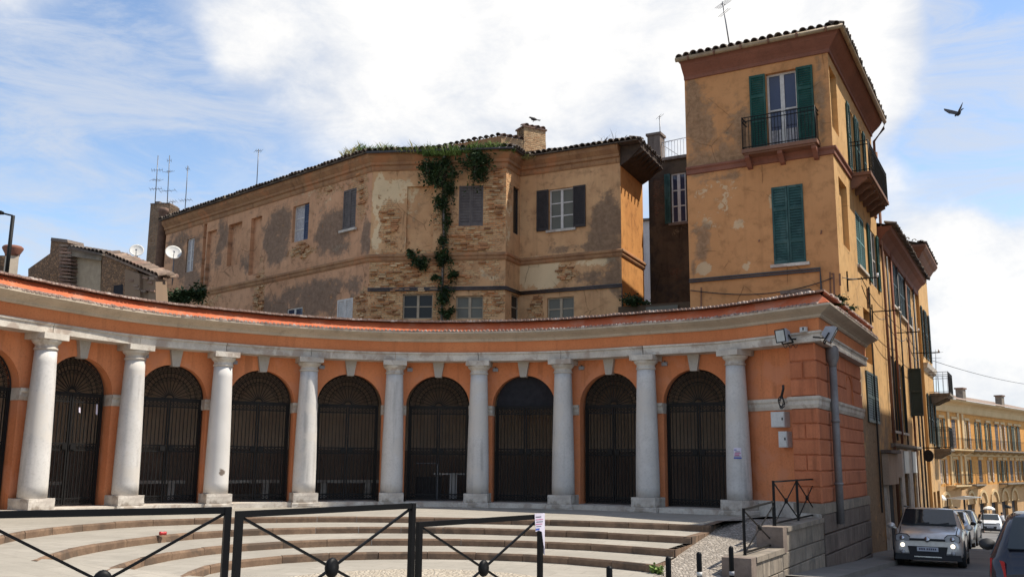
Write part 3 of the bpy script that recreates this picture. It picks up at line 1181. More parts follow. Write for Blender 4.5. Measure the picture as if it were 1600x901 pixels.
# columns
prof = []
for k in range(13):
    t = k / 12
    r = .294 - .069 * (t ** 1.6)
    prof.append((r, .83 + 3.11 * t))
shaft_me = MB().lathe(prof, 32).mesh('column', M['white'])
cp = [(.228, 3.94), (.247, 3.95), (.247, 3.985), (.229, 3.995), (.229, 4.055), (.243, 4.07), (.27, 4.095), (.295, 4.125), (.30, 4.155), (.30, 4.165)]
cap = MB().lathe(cp, 32).box(-.312, .312, -.312, .312, 4.167, 4.298)
cap_me = cap.mesh('capital', M['stone'])


def worn_block(hx, hy, z0, z1, seed, j=.012):
    rnd = random.Random(seed)
    mb = MB()
    n = 4
    pts = {}
    # box with slightly broken edges: each face a 4 x 4 grid pushed about
    def P(a, b, c):
        k = (round(a, 3), round(b, 3), round(c, 3))
        if k not in pts:
            edge = sum(abs(abs(t) - 1) < 1e-6 for t in (a, b, c))
            s = 1 - (.02 if edge >= 2 else 0) - (rnd.random() * j * 2 if edge >= 2 else 0)
            pts[k] = (a * hx * s, b * hy * s, (z0 + z1) / 2 + c * (z1 - z0) / 2 * (1 - (rnd.random() * .05 if edge >= 2 else 0)))
        return pts[k]
    g = [-1 + 2 * i / n for i in range(n + 1)]
    for i in range(n):
        for k in range(n):
            a, b, c, d = g[i], g[i + 1], g[k], g[k + 1]
            mb.face(P(a, c, 1), P(b, c, 1), P(b, d, 1), P(a, d, 1))
            mb.face(P(a, -1, c), P(b, -1, c), P(b, -1, d), P(a, -1, d))
            mb.face(P(b, 1, c), P(a, 1, c), P(a, 1, d), P(b, 1, d))
            mb.face(P(1, a, c), P(1, b, c), P(1, b, d), P(1, a, d))
            mb.face(P(-1, b, c), P(-1, a, c), P(-1, a, d), P(-1, b, d))
    return mb


stain, t, b = newmat('white_limewash_with_brown_stain')
co = t.a('ShaderNodeTexCoord').outputs['Object']
d = t.a('ShaderNodeVectorMath', {0: co, 1: (.04, -.285, 1.34)}, operation='DISTANCE').outputs['Value']
d = t.math('ADD', d, t.math('MULTIPLY', t.math('SUBTRACT', t.noise(co, 9, 4), .5), .16))
col = t.mix(t.ramp(d, .10, .055), t.mix(t.ramp(t.noise(co, 1.2, 5), .3, .7), (.60, .575, .545), (.53, .508, .48)), (.16, .125, .10))
t.l.new(col, b.inputs['Base Color'])
b.inputs['Roughness'].default_value = .8

for i in range(-1, 9):
    p = PC(i)
    n = PN(min(i, 7.98)) if i < 8 else PN(8.3)
    a = math.atan2(n.x, -n.y)
    me = shaft_me
    if i == 2:
        me = shaft_me.copy()
        me.materials[0] = stain
    c = inst('column', me, arc, (p.x - BASE[0], p.y - BASE[1], -BASE[2]), (0, 0, a), (1, 1, 1))
    inst('capital', cap_me, c)
    pl_ = worn_block(.325, .325, .602, .832, 40 + i)
    o = inst('plinth', pl_.mesh('plinth', M['plinth']), c)
    inst('plinth_slab', worn_block(.36, .36, .475, .602, 90 + i, .02).mesh('plinth_slab', M['plinth']), c)

# end block: plain recess, rusticated corner and street side
fdir = (E0 - PC(8)).normalized()
FL = (E0 - PC(8)).length
faz = math.degrees(math.atan2(fdir.x, fdir.y))
plf = Plane(PC(8), faz, 1)
pls = Plane(E0, 29, 1)
PW = .70
mb = MB()
plf.ob(mb, .0, FL - PW + .02, .48, 4.31, -.7, -.33)
mb.build('recess_wall', M['orange'], arc)
mb = MB()
bis = (PN(8.5) + v29)
cin = E0 - bis * (.035 / bis.dot(v29))
cpoly = [plf.pt(FL - PW, 0, -.035), Vector((cin.x, cin.y, 0)), pls.pt(SIDE - .02, 0, -.035), pls.pt(SIDE - .02, 0, -.7), plf.pt(FL - PW, 0, -.95)]
mb.ext([(p.x, p.y, -1.6) for p in cpoly], (0, 0, 5.91))
mb.build('block_core', M['orange_block'], arc)


def blocks(pl, s0, s1, z0, z1, nrow, lens, holes=(), o=0.0, mat='orange_block', gap=.024, nm='block', par=None, core=-.06, chamf=.02):
    h = (z1 - z0) / nrow
    for r_ in range(nrow):
        za, zb = z0 + h * r_, z0 + h * (r_ + 1)
        L = lens[r_ % len(lens)]
        x = s0
        k = 0
        while x < s1 - 1e-3:
            e = min(s1, x + L[k % len(L)])
            if s1 - e < .18:
                e = s1
            k += 1
            cuts = [(x, e)]
            for (ha, hb, hz0, hz1) in holes:
                if zb > hz0 and za < hz1:
                    nc = []
                    for a, b_ in cuts:
                        if b_ <= ha or a >= hb:
                            nc.append((a, b_))
                        else:
                            if a < ha - .05:
                                nc.append((a, ha))
                            if b_ > hb + .05:
                                nc.append((hb, b_))
                    cuts = nc
            for a, b_ in cuts:
                j = random.uniform(-.004, .004)
                m_ = MB()
                g = gap / 2
                F = [pl.pt(a + g, za + g, core), pl.pt(b_ - g, za + g, core), pl.pt(b_ - g, zb - g, core), pl.pt(a + g, zb - g, core)]
                c_ = chamf
                G = [pl.pt(a + g, za + g, o + j - c_), pl.pt(b_ - g, za + g, o + j - c_), pl.pt(b_ - g, zb - g, o + j - c_), pl.pt(a + g, zb - g, o + j - c_)]
                H = [pl.pt(a + g + c_, za + g + c_, o + j), pl.pt(b_ - g - c_, za + g + c_, o + j), pl.pt(b_ - g - c_, zb - g - c_, o + j), pl.pt(a + g + c_, zb - g - c_, o + j)]
                for X, Y in ((F, G), (G, H)):
                    for i_ in range(4):
                        j_ = (i_ + 1) % 4
                        m_.face(X[i_], X[j_], Y[j_], Y[i_])
                m_.face(*H)
                m_.build(nm, M[mat], par or arc)
            x = e


niche = pls.rect(1323, 1333, 588, 632)
HO = [(niche[0], niche[1], niche[2], niche[3])]
blocks(plf, FL - PW, FL, .83, 2.87, 6, [[.35, .35], [.70]], core=-.04)
blocks(plf, FL - PW, FL, 3.13, 4.30, 3, [[.70], [.35, .35]], core=-.04)
blocks(pls, 0, SIDE - .05, .83, 2.87, 6, [[1.5, 4.6], [2.9, 3.2]], core=-.04)
blocks(pls, 0, SIDE - .05, 3.13, 4.30, 3, [[1.5, 2.2, 2.4], [2.4, 2.0]], HO, core=-.04)
# string course at impost level, base course
SPf = [(-.05, 3.13), (.06, 3.13), (.06, 3.07), (.035, 3.03), (.035, 2.95), (.0, 2.87), (-.05, 2.87)]
MB().sweep([PC(8) + fdir * (FL - PW - .04), E0, ESIDE], SPf).build('string_course', M['stone'], arc)
SPr = [(-.35, 3.13), (-.24, 3.13), (-.24, 3.06), (-.27, 3.02), (-.27, 2.95), (-.30, 2.87), (-.35, 2.87)]
MB().sweep([PC(8) + fdir * .315, PC(8) + fdir * (FL - PW)], SPr).build('string_course', M['stone'], arc)
MB().sweep([PC(8) + fdir * .33, PC(8) + fdir * (FL - PW)], [(-.4, .83), (-.25, .83), (-.25, .47), (-.4, .47)]).build('base_course', M['plinth'], arc)
MB().sweep([PC(8) + fdir * (FL - PW), E0, E0 + u29 * SIDE], [(-.05, .83), (.06, .83), (.06, .62), (-.05, .62)]).build('base_course', M['masonry'], arc)
MB().sweep([PC(8) + fdir * (FL - PW - .02), E0], [(-.05, .618), (.10, .618), (.10, .47), (-.05, .47)]).build('base_course', M['plinth'], arc)
blocks(pls, -.06, SIDE, -1.5, .62, 5, [[.9, 1.25], [1.2, .8]], o=.05, mat='masonry_dark', nm='base_stone', core=-.05)
# shallow niche on the street side
a, b_, c_, d_ = niche
nm = MB()
hw = (b_ - a) / 2
outl = [(a, c_)] + [((a + b_) / 2 - hw * math.cos(math.pi * k / 10), d_ - hw + hw * math.sin(math.pi * k / 10)) for k in range(11)] + [(b_, c_)]
nm.face(*[pls.pt(x, z, -.20) for x, z in outl])
for (x0, z0), (x1, z1) in zip(outl, outl[1:] + outl[:1]):
    nm.face(pls.pt(x0, z0, -.01), pls.pt(x1, z1, -.01), pls.pt(x1, z1, -.20), pls.pt(x0, z0, -.20))
nm.build('niche', M['frieze'], arc)

# ------------------------------------------------------------------ gates
ORD = ['half hidden at the left edge of the photo', 'first full one from the left', 'second full one from the left', 'third full one from the left', 'fourth full one from the left', 'fifth one from the left, before a table', '', 'second from the right', 'rightmost of the row']
GROUPG = 'iron gates in the arches of the arcade'


def gate_parts(root, fan=True):
    """local coordinates: x along the arch, y towards the gallery, z up from the threshold"""
    W, H, Rr = HW - .01, ZSP - .6, HW - .015
    fr = MB()
    for x in (-W + .02, W - .02):
        fr.bar((x, 0, .01), (x, 0, H), .045, .045)
    fr.bar((-W, 0, H), (W, 0, H), .05, .055)
    o = fr.build('frame', M['iron'], root)
    bar_me = MB().bar((0, 0, .05), (0, 0, H - .03), .019, .019).mesh('bar', M['iron'])
    for sgn in (-1, 1):
        lf = MB()
        x0, x1 = (sgn * .012, sgn * (W - .05))
        for x in (x0 + sgn * .018, x1 - sgn * .018):
            lf.bar((x, 0, .03), (x, 0, H - .03), .036, .036)
        for z in (.05, .17, 1.24, 1.38, H - .19, H - .05):
            lf.bar((min(x0, x1), 0, z), (max(x0, x1), 0, z), .026, .034)
        leaf = lf.build('leaf', M['iron'], root)
        n = 7
        xs = [x0 + (x1 - x0) * (k + 1) / (n + 1) for k in range(n)]
        for x in xs:
            inst('bar', bar_me, leaf, (x, 0, 0))
        om = MB()
        xx = [x0] + xs + [x1]
        for za, zb in ((.065, .155), (1.255, 1.365), (H - .175, H - .065)):
            for a, b_ in zip(xx, xx[1:]):
                om.bar((a, 0, za), (b_, 0, zb), .012, .012)
                om.bar((a, 0, zb), (b_, 0, za), .012, .012)
        attach_sub(om.build('ornament', M['iron'], None, kind='stuff'), leaf)
        om = MB()
        om.bar((x0 + sgn * .03, -.03, 1.31), (x0 + sgn * .15, -.03, 1.31), .04, .11)
        attach_sub(om.build('lock', M['iron'], None), leaf)
    if fan:
        fm = MB()
        for r_, w in ((Rr, .04), (Rr * .79, .022), (Rr * .65, .022), (Rr * .13, .03)):
            pts = [(r_ * math.cos(math.pi * k / 28), 0, H + r_ * math.sin(math.pi * k / 28)) for k in range(29)]
            fm.tube(pts, w / 2, 4)
        fl = fm.build('fanlight', M['iron'], root)
        sp = MB().bar((Rr * .13, 0, 0), (Rr * .65, 0, 0), .018, .018)
        sp.tube([(Rr * (.58 + .05 * math.cos(q)), 0, Rr * .05 * math.sin(q)) for q in [2 * math.pi * k / 8 for k in range(9)]], .007, 4)
        sp_me = sp.mesh('spoke', M['iron'])
        for k in range(1, 14):
            inst('spoke', sp_me, fl, (0, 0, H), (0, -math.pi * k / 14, 0))
        st = MB().bar((Rr * .65, 0, 0), (Rr, 0, 0), .016, .016)
        q0, q1, hh = Rr * .83, Rr * .95, Rr * .045
        for a, b_ in (((q0, hh), (q1, hh)), ((q1, hh), (q1, -hh)), ((q1, -hh), (q0, -hh)), ((q0, -hh), (q0, hh))):
            st.bar((a[0], 0, a[1]), (b_[0], 0, b_[1]), .012, .012)
        st_me = st.mesh('stud', M['iron'])
        for k in range(0, 21):
            inst('stud', st_me, fl, (0, 0, H), (0, -math.pi * (k + .5) / 21, 0))


proto = None
for k, i in enumerate(range(-1, 8)):
    m = i + .5
    p = PC(m) + PN(m) * (FO - .20)
    n = PN(m)
    a = math.atan2(n.x, -n.y)
    lab = 'black iron gate without a fanlight in the open topped arch' if i == 5 else 'black iron gate with fanlight, ' + ORD[k]
    if i == 5:
        o = thing('iron_gate', lab, 'gate', (p.x, p.y, .602), a, GROUPG, local=True)
        gate_parts(o, fan=False)
        lp_m = MB()
        r__ = HW - .02
        lp_m.ext([(r__ * math.cos(math.pi * q / 24), .02, ZSP - .6 + .03 + r__ * math.sin(math.pi * q / 24)) for q in range(25)], (0, .03, 0))
        lp_m.build('lunette_dark_fill', M['cloth_dark'], o)  # added dark sheet in the open lunette, stands in for the shade inside
    elif proto is None:
        proto = o = thing('iron_gate', lab, 'gate', (p.x, p.y, .602), a, GROUPG, local=True)
        gate_parts(o)
    else:
        o = copy_tree(proto)
        o.location = (p.x, p.y, .602)
        o.rotation_euler = (0, 0, a)
        o['label'] = lab

# stone benches in the gallery
BL = ['behind the first full gate from the left', 'behind the second full gate from the left', 'behind the third full gate from the left', 'behind the fourth full gate from the left']
bp = None
for k, i in enumerate(range(0, 4)):
    m = i + .62
    p = PC(m) + PN(m) * -2.6
    n = PN(m)
    if bp is None:
        bp = o = thing('bench', 'pale stone bench ' + BL[k], 'bench', (p.x, p.y, .596), math.atan2(n.x, -n.y), 'stone benches in the gallery', local=True)
        MB().box(-1.0, .9, -.22, .22, .42, .50).build('seat', M['stone'], o)
        for x in (-.7, .55):
            MB().box(x - .09, x + .09, -.18, .18, 0, .42).build('leg', M['stone'], o)
    else:
        o = copy_tree(bp)
        o.location = (p.x, p.y, .596)
        o.rotation_euler = (0, 0, math.atan2(n.x, -n.y))
        o['label'] = 'pale stone bench ' + BL[k]
m = 4.62
p = PC(m) + PN(m) * -1.9
o = thing('table', 'small white table inside the gallery left of the open arch', 'table', (p.x, p.y, .596), .1, local=True)
MB().box(-.62, .5, -.3, .3, .68, .72).build('table_top', M['white'], o)
for x in (-.1, .0):
    MB().box(x - .05, x + .05, -.25, .25, 0, .68).build('leg', M['white'], o)
m = 4.34
p = PC(m) + PN(m) * -1.6
o = thing('board', 'dark board leaning beside the white table in the gallery', 'board', (p.x, p.y, .596), .3, local=True)
MB().box(-.28, .42, -.02, .02, 0, .62).build('panel', M['darkshut'], o)
MB().box(.30, .34, -.03, .03, 0, 1.0).box(-.3, .34, -.03, .03, .98, 1.0).build('stand', M['greyplastic'], o)

# small grey lamps on the arch wall, one at the upper right of each column
LG = 'grey lamps on the arcade wall'
SIDEOF = ['first', 'second', 'third', 'fourth', 'fifth', 'sixth', 'seventh', 'eighth']
lp = None
for i in range(0, 8):
    s = i + .17
    p = PC(s) + PN(s) * (FO + .0)
    n = PN(s)
    if lp is None:
        lp = o = thing('wall_lamp', '', 'lamp', (p.x, p.y, 4.1), math.atan2(n.x, -n.y), LG, local=True)
        MB().box(-.07, .07, -.07, 0, -.045, .045).build('housing', M['greyplastic'], o)
        MB().bar((0, -.03, .04), (0, -.03, .08), .03).build('bracket', M['iron'], o)
    else:
        o = copy_tree(lp)
        o.location = (p.x, p.y, 4.1)
        o.rotation_euler = (0, 0, math.atan2(n.x, -n.y))
    o['label'] = 'small grey wall lamp right of the %s full column from the left' % SIDEOF[i]


# ------------------------------------------------------------------ the old palazzo behind
q1 = at(578, 391, 34)
PA = Plane((q1.x, q1.y), -47.5, -1)
PB = Plane((q1.x, q1.y), 97, 1)
LB = PB.sz(790, 397)[0]
q2 = PB.pt(LB, 0)
PCp = Plane((q2.x, q2.y), 25, 1)
LC = PCp.sz(812, 408)[0]
q3 = PCp.pt(LC, 0)
PD = Plane((q3.x, q3.y), 117, 1)
LD = PD.sz(971, 391)[0]
q4 = PD.pt(LD, 0)
PE = Plane((q4.x, q4.y), 25, 1)
LE = PE.sz(1006, 418)[0]
q5 = PE.pt(LE, 0)
LA = PA.sz(262, 338)[0]
qA = PA.pt(LA, 0)
ZB, ZE = 2.0, 12.85
old = thing('old_palazzo', 'weathered ochre and brick palazzo with grass and ivy on its roof edge behind the arcade', 'palazzo', (q1.x, q1.y, ZB))

M['darkwall_plain'] = simple('dark_eaves_timber', (.075, .05, .034), (.045, .03, .022), .9, 6, .4, 30)
# openings ---------------------------------------------------------
wa1 = PA.rect(457, 482, 320, 376)
wa2 = PA.rect(536, 556, 296, 358)
wa3 = PA.rect(291, 302.5, 373, 424)
wa4 = PA.rect(448, 472, 481, 512)
wa5 = PA.rect(527, 551, 467, 512)
n0 = PA.rect(322, 336, 361, 447)
n1 = PA.rect(356, 376.5, 349, 414)
n2 = PA.rect(390.5, 407, 340, 428)
nst = PA.rect(316, 321, 337, 452)
fascia = 12.2
OA = [(*wa1, .22), (*wa2, .12), (*wa3, .18), (*wa4, .12), (*wa5, .08), (*n0, .16, True), (*n1, .2, True), (*n2, .18, True), (nst[0], nst[1], 9.1, 12.2, .14, True)]
BA = [PA.blob('g', 433, 370, 20, 38, .95), PA.blob('g', 520, 362, 23, 36, 1.0), PA.blob('g', 572, 375, 7, 40, .7), PA.blob('g', 448, 352, 8, 25, .25),
      PA.blob('r', 470, 392, 16, 12, .75), PA.blob('r', 560, 300, 14, 40, .4), PA.blob('r', 405, 455, 7, 42, .9), PA.blob('r', 566, 480, 16, 34, .8), PA.blob('g', 470, 472, 66, 28, .85),
      PA.blob('g', 530, 448, 40, 18, .35), PA.blob('g', 345, 385, 12, 40, .5), PA.blob('g', 385, 408, 16, 16, .5), PA.blob('b', 500, 310, 40, 22, .4), PA.blob('r', 515, 300, 22, 16, .3),
      PA.blob('g', 300, 420, 22, 50, .6), PA.blob('g', 275, 380, 14, 60, .55), PA.blob('r', 325, 470, 20, 20, .5), PA.blob('b', 545, 385, 30, 12, .35), PA.blob('g', 555, 450, 14, 20, .4)]
wall('wall', PA, 0, LA, ZB, ZE, OA, M['oldA'], old, blobmask(BA, (.17, .18, .04)), .13)
nb = PB.rect(635, 677, 291, 390)
sb = PB.rect(717, 755, 290, 353)
lb1 = PB.rect(629, 676, 459, 498)
lb2 = PB.rect(712, 755, 462, 498)
OB = [(*nb, .13, True), (*sb, .1), (*lb1, .16), (*lb2, .16)]
BB = [PB.blob('r', 650, 425, 80, 30, .85), PB.blob('r', 610, 355, 16, 40, .55), PB.blob('r', 665, 345, 20, 25, .6), PB.blob('r', 760, 330, 30, 70, .75), PB.blob('r', 610, 475, 30, 30, 1.0),
      PB.blob('r', 775, 475, 25, 30, .8), PB.blob('b', 650, 378, 18, 14, 1.0), PB.blob('b', 592, 330, 9, 70, .8), PB.blob('b', 770, 420, 24, 20, .55), PB.blob('g', 770, 430, 20, 12, .4),
      PB.blob('b', 620, 300, 40, 22, .45), PB.blob('r', 720, 375, 40, 20, .7), PB.blob('g', 690, 300, 24, 60, .35), PB.blob('r', 690, 470, 20, 30, .6), PB.blob('r', 785, 280, 18, 50, .5), PB.blob('r', 740, 410, 34, 22, .6), PB.blob('g', 640, 470, 30, 8, .3)]
wall('wall', PB, 0, LB, ZB, ZE, OB, M['old'], old, blobmask(BB, (.19, .13, .06)), .13)
cw = PCp.rect(802, 811.5, 293, 366)
cl = PCp.rect(799, 811.5, 461, 499)
wall('wall', PCp, 0, LC, ZB, ZE, [(*cw, .14), (*cl, .14)], M['old'], old, blobmask([PCp.blob('r', 795, 290, 6, 40, .4), PCp.blob('b', 795, 340, 6, 40, .5)], (.05, .05, .1)), .25)
wd = PD.rect(858, 896, 294, 358)
ld = PD.rect(855, 897, 464, 500)
OD = [(*wd, .16), (*ld, .14)]
BD = [PD.blob('g', 952, 350, 26, 42, .95), PD.blob('g', 930, 375, 24, 16, .5), PD.blob('g', 962, 420, 12, 40, .7), PD.blob('g', 925, 435, 35, 12, .5), PD.blob('b', 850, 425, 40, 22, .75), PD.blob('b', 930, 405, 40, 10, .6),
      PD.blob('r', 885, 425, 14, 18, .45), PD.blob('r', 838, 475, 12, 24, .5), PD.blob('b', 830, 430, 20, 28, .5), PD.blob('g', 900, 388, 40, 6, .5)]
wall('wall', PD, 0, LD, ZB, ZE, OD, M['old'], old, blobmask(BD, (.13, .13, .06)), .13)
wall('wall', PE, 0, LE, ZB, ZE, [], M['oldwarm'], old, blobmask([PE.blob('b', 978, 360, 2, 8, .6), PE.blob('g', 990, 420, 6, 30, .3)], (0, 0, 0)), .3)
M['brickloose'] = simple('loose_old_brick', (.42, .20, .09), (.31, .15, .066), .92, 9, .5, 30, rnd=.42)
M['brickpale'] = simple('pale_old_brick', (.52, .35, .19), (.41, .27, .145), .92, 9, .5, 30, rnd=.3)
bk_me = [MB().box(-.12, .12, -.05, .5, -.032, .032).mesh('brick', M[m_]) for m_ in ('brickloose', 'brickpale', 'brickloose')]
rb_ = random.Random(11)
wparts = [o_ for o_ in old.children if o_.name.startswith('wall')]
for pl_, wob_, BL_, opn_, lim, cnt, Lw in ((PA, wparts[0], BA, OA, .42, 80, LA), (PB, wparts[1], BB, OB, .5, 190, LB), (PD, wparts[3], BD, OD, .28, 30, LD)):
    mk = blobmask(BL_)
    n_, tries = 0, 0
    while n_ < cnt and tries < 9000:
        tries += 1
        row = rb_.randint(0, 74)
        z = 6.6 + row * .078
        a = rb_.random() * (Lw - .3) + .15
        m_ = mk(a, z)
        if m_[0] < lim or m_[2] > .6 or any(o_[0] - .2 < a < o_[1] + .2 and o_[2] - .1 < z < o_[3] + .1 for o_ in opn_) or 8.75 < z < 9.12:
            continue
        q_ = pl_.pt(a, z, rb_.uniform(.0, .035) - .05 + .05)
        b_o = inst('brick', rb_.choice(bk_me), wob_, tuple(q_), (0, rb_.uniform(-.03, .03), math.atan2(pl_.n.x, -pl_.n.y)), (rb_.uniform(.7, 1.1), 1, rb_.uniform(.8, 1.1)))
        n_ += 1
# hidden sides so the block is closed
back = MB()
bA = qA + PA.n * -7
bE = q5 + PE.n * -6
back.face((qA.x, qA.y, ZB), (bA.x, bA.y, ZB), (bA.x, bA.y, ZE), (qA.x, qA.y, ZE))
back.face((bA.x, bA.y, ZB), (bE.x, bE.y, ZB), (bE.x, bE.y, ZE), (bA.x, bA.y, ZE))
back.face((bE.x, bE.y, ZB), (q5.x, q5.y, ZB), (q5.x, q5.y, ZE), (bE.x, bE.y, ZE))
back.build('rear_wall', M['oldtrim'], old)

OP = [Vector((p.x, p.y)) for p in (qA, PA.pt(0, 0), q2, q3, q4, q5)]
# string course, mouldings under the eaves
MB().sweep(OP, [(-.05, 9.07), (.07, 9.07), (.10, 9.03), (.10, 8.97), (.06, 8.93), (.06, 8.86), (.03, 8.80), (-.05, 8.80)]).build('string_course', M['oldtrim'], old)
MB().sweep(OP[:-1], [(-.05, 12.86), (.30, 12.86), (.27, 12.72), (.17, 12.60), (.13, 12.56), (.13, 12.46), (.06, 12.42), (.06, 12.30), (.03, 12.24), (-.05, 12.24)]).build('eaves_moulding', M['oldtrim'], old)
vg = MB()
vg.ext([PE.pt(-.0, 12.12, -.02), PE.pt(-.0, 12.3, .3), PE.pt(0, 12.72, .78), PE.pt(0, 12.85, .78), PE.pt(0, 12.85, -.02)], PE.d * LE)
vg.build('eaves_soffit', M['darkwall_plain'], old)
for k_ in range(7):
    mb = MB()
    a_ = .12 + (LE - .3) * k_ / 6
    mb.bar(PE.pt(a_, 12.26, .02), PE.pt(a_, 12.66, .84), .09, .12)
    mb.build('rafter', M['darkwall_plain'], old)
rf = MB()
inn = [Vector((bA.x, bA.y)), PA.pt(0, 0).to_2d() - (PA.n + PB.n).to_2d().normalized() * 4.5, q2.to_2d() + Vector((.5, 5.0)), q3.to_2d() + Vector((.8, 4.2)), Vector((bE.x, bE.y)) + Vector((-2.5, .5)), Vector((bE.x, bE.y)) + Vector((-2.0, 2.0))]
eo = []
for i, p in enumerate(OP):
    d0 = (OP[i] - OP[i - 1]).normalized() if i else (OP[1] - OP[0]).normalized()
    d1 = (OP[i + 1] - OP[i]).normalized() if i < len(OP) - 1 else d0
    n0_, n1_ = Vector((d0.y, -d0.x)), Vector((d1.y, -d1.x))
    mm = n0_ + n1_
    eo.append(p + mm / mm.dot(n0_) * .42)
eo[4] = q4.to_2d() + PD.n.to_2d() * .42 + PE.n.to_2d() * .80 - PD.n.to_2d() * 0
eo[5] = q5.to_2d() + PE.n.to_2d() * .80
for i in range(len(OP) - 1):
    za = 14.0
    rf.face((*eo[i], 12.90), (*eo[i + 1], 12.90), (*inn[i + 1], za), (*inn[i], za))
    rf.face((*eo[i], 12.86), (*inn[i], 12.9), (*inn[i + 1], 12.9), (*eo[i + 1], 12.86))
    rf.face((*eo[i], 12.86), (*eo[i + 1], 12.86), (*eo[i + 1], 12.90), (*eo[i], 12.90))
roofo = rf.build('roof', M['tile'], old)


def tile_mesh(name, mat, r=.105, L=.42, n=6, th=.018):
    """half-round roof tile, open end facing -y, lying along +y"""
    mb = MB()
    for k in range(n):
        a0, a1 = math.pi * k / n, math.pi * (k + 1) / n
        for rr0, rr1, fl in ((r, r * .86, 0), (r - th, r * .86 - th, 1)):
            p = [(rr0 * math.cos(a0), 0, rr0 * math.sin(a0)), (rr0 * math.cos(a1), 0, rr0 * math.sin(a1)), (rr1 * math.cos(a1), L, rr1 * math.sin(a1)), (rr1 * math.cos(a0), L, rr1 * math.sin(a0))]
            mb.face(*(p[::-1] if fl else p), smooth=True)
        mb.face((r * math.cos(a0), 0, r * math.sin(a0)), ((r - th) * math.cos(a0), 0, (r - th) * math.sin(a0)), ((r - th) * math.cos(a1), 0, (r - th) * math.sin(a1)), (r * math.cos(a1), 0, r * math.sin(a1)))
    return mb.mesh(name, mat)


TILE = tile_mesh('roof_tile', M['tile'])
TILEW = tile_mesh('roof_tile', M['tile_warm'])
TILEP = tile_mesh('roof_tile', M['tile_pale'])


def tile_row(roof, p, q, inward, z0, z1=None, pitch=.215, slope=.28, me=None, rows=1, out=.06, base=(0, 0, 0)):
    """a row of cover tiles from p to q (2D); inward = 2D unit vector up the slope"""
    p, q = Vector(p), Vector(q)
    z1 = z0 if z1 is None else z1
    n = max(1, int((q - p).length / pitch))
    inward = Vector(inward).normalized()
    a = math.atan2(-inward.x, inward.y)
    for r_ in range(rows):
        for k in range(n):
            t = (k + .5) / n
            c = p.lerp(q, t) + inward * (r_ * .34 - out + random.uniform(-.025, .025))
            z = z0 + (z1 - z0) * t + r_ * .34 * slope + random.uniform(-.012, .012)
            s = random.uniform(.9, 1.12)
            o = inst('roof_tile', me or TILE, roof, (c.x - base[0], c.y - base[1], z - base[2]), (math.atan(slope) + random.uniform(-.05, .05), random.uniform(-.05, .05), a + random.uniform(-.05, .05)), (s, 1, s))


obase = tuple(old.location)
# children of roof: roof mesh carries -base already, so its children work in world coordinates
for i, pl_ in enumerate((PA, PB, PCp, PD, PE)):
    tile_row(roofo, eo[i], eo[i + 1], (-pl_.n).to_2d(), 12.90, rows=2 if i in (1, 3) else 1)

# gutters and pipes
gp_ = [Vector((*(e), 12.85)) for e in eo]
gm = MB()
gpath = [gp_[1] + (gp_[0] - gp_[1]) * .0, gp_[1], gp_[2]]
gm.tube([gp_[1] + PB.n * .03, gp_[2] + PB.n * .03], .05, 8)
gm.build('gutter', M['pipe'], old)
a693 = PB.sz(693, 400)[0]
MB().tube([PB.pt(a693, 12.8, .42), PB.pt(a693, 12.45, .12), PB.pt(a693, 12.2, .09), PB.pt(a693, 6.5, .09)], .045, 8).build('downpipe', M['greypipe'], old)
cpth = [PB.pt(.05, 7.78, .06), PB.pt(LB + .0, 7.78, .06)]
cm = MB()
for dz in (0, .075):
    cm.tube([PB.pt(-.02, 7.72 + dz, .05), PB.pt(LB + .04, 7.72 + dz, .05), PCp.pt(LC - .05, 7.72 + dz, .05), PD.pt(.05, 7.72 + dz, .05), PD.pt(LD + .02, 7.72 + dz, .05), PD.pt(LD + .02, 6.7, .05)], .032, 6)
cm.build('conduit', M['pipe'], old)

# windows
w = add_window(PA, wa1, old, .18, cols=1, rows=3, gm='curtain', fm='whitewood', label='window with a faded blue shutter half open')
a, b_, c_, d_ = wa1
attach_sub(shutter_mb(PA, a + .03, a + .03 + (b_ - a) * .34, c_ + .02, d_ - .02, -.12, -.08).build('shutter', M['blueshut']), w)
add_window(PA, wa2, old, .1, shut='closed', sm='greyshut', fm='greyshut', sill=.1, rails=(), pitch=.10)
add_window(PA, wa3, old, .12, cols=2, rows=3, fm='whitewood', gm='curtain')
add_window(PA, wa4, old, .08, cols=2, rows=2, fm='whitewood', gm='glassblue')
add_window(PA, wa5, old, .06, shut='closed', sm='whitewood', fm='whitewood', rails=(), shut_off=-.03)
add_window(PB, sb, old, .09, shut='closed', sm='greyshut', fm='greyshut', rails=(), pitch=.10, label='closed grey louvred shutters with one slat missing')
add_window(PB, lb1, old, .14, fm='creamwood', cols=2, rows=2, fw=.045)
add_window(PB, lb2, old, .14, fm='creamwood', cols=2, rows=2, gm='glassgrey', fw=.05)
add_window(PCp, cw, old, .12, fm='darkshut', cols=1, rows=1)
add_window(PCp, cl, old, .12, fm='creamwood', cols=1, rows=2)
add_window(PD, wd, old, .14, fm='whitewood', cols=2, rows=3, gm='glassgrey', shut='open', sm='darkshut', rails=(), sill=.08, sw=(wd[1] - wd[0]) * .5)
add_window(PD, ld, old, .12, fm='creamwood', cols=2, rows=2, gm='glassgrey', fw=.05)

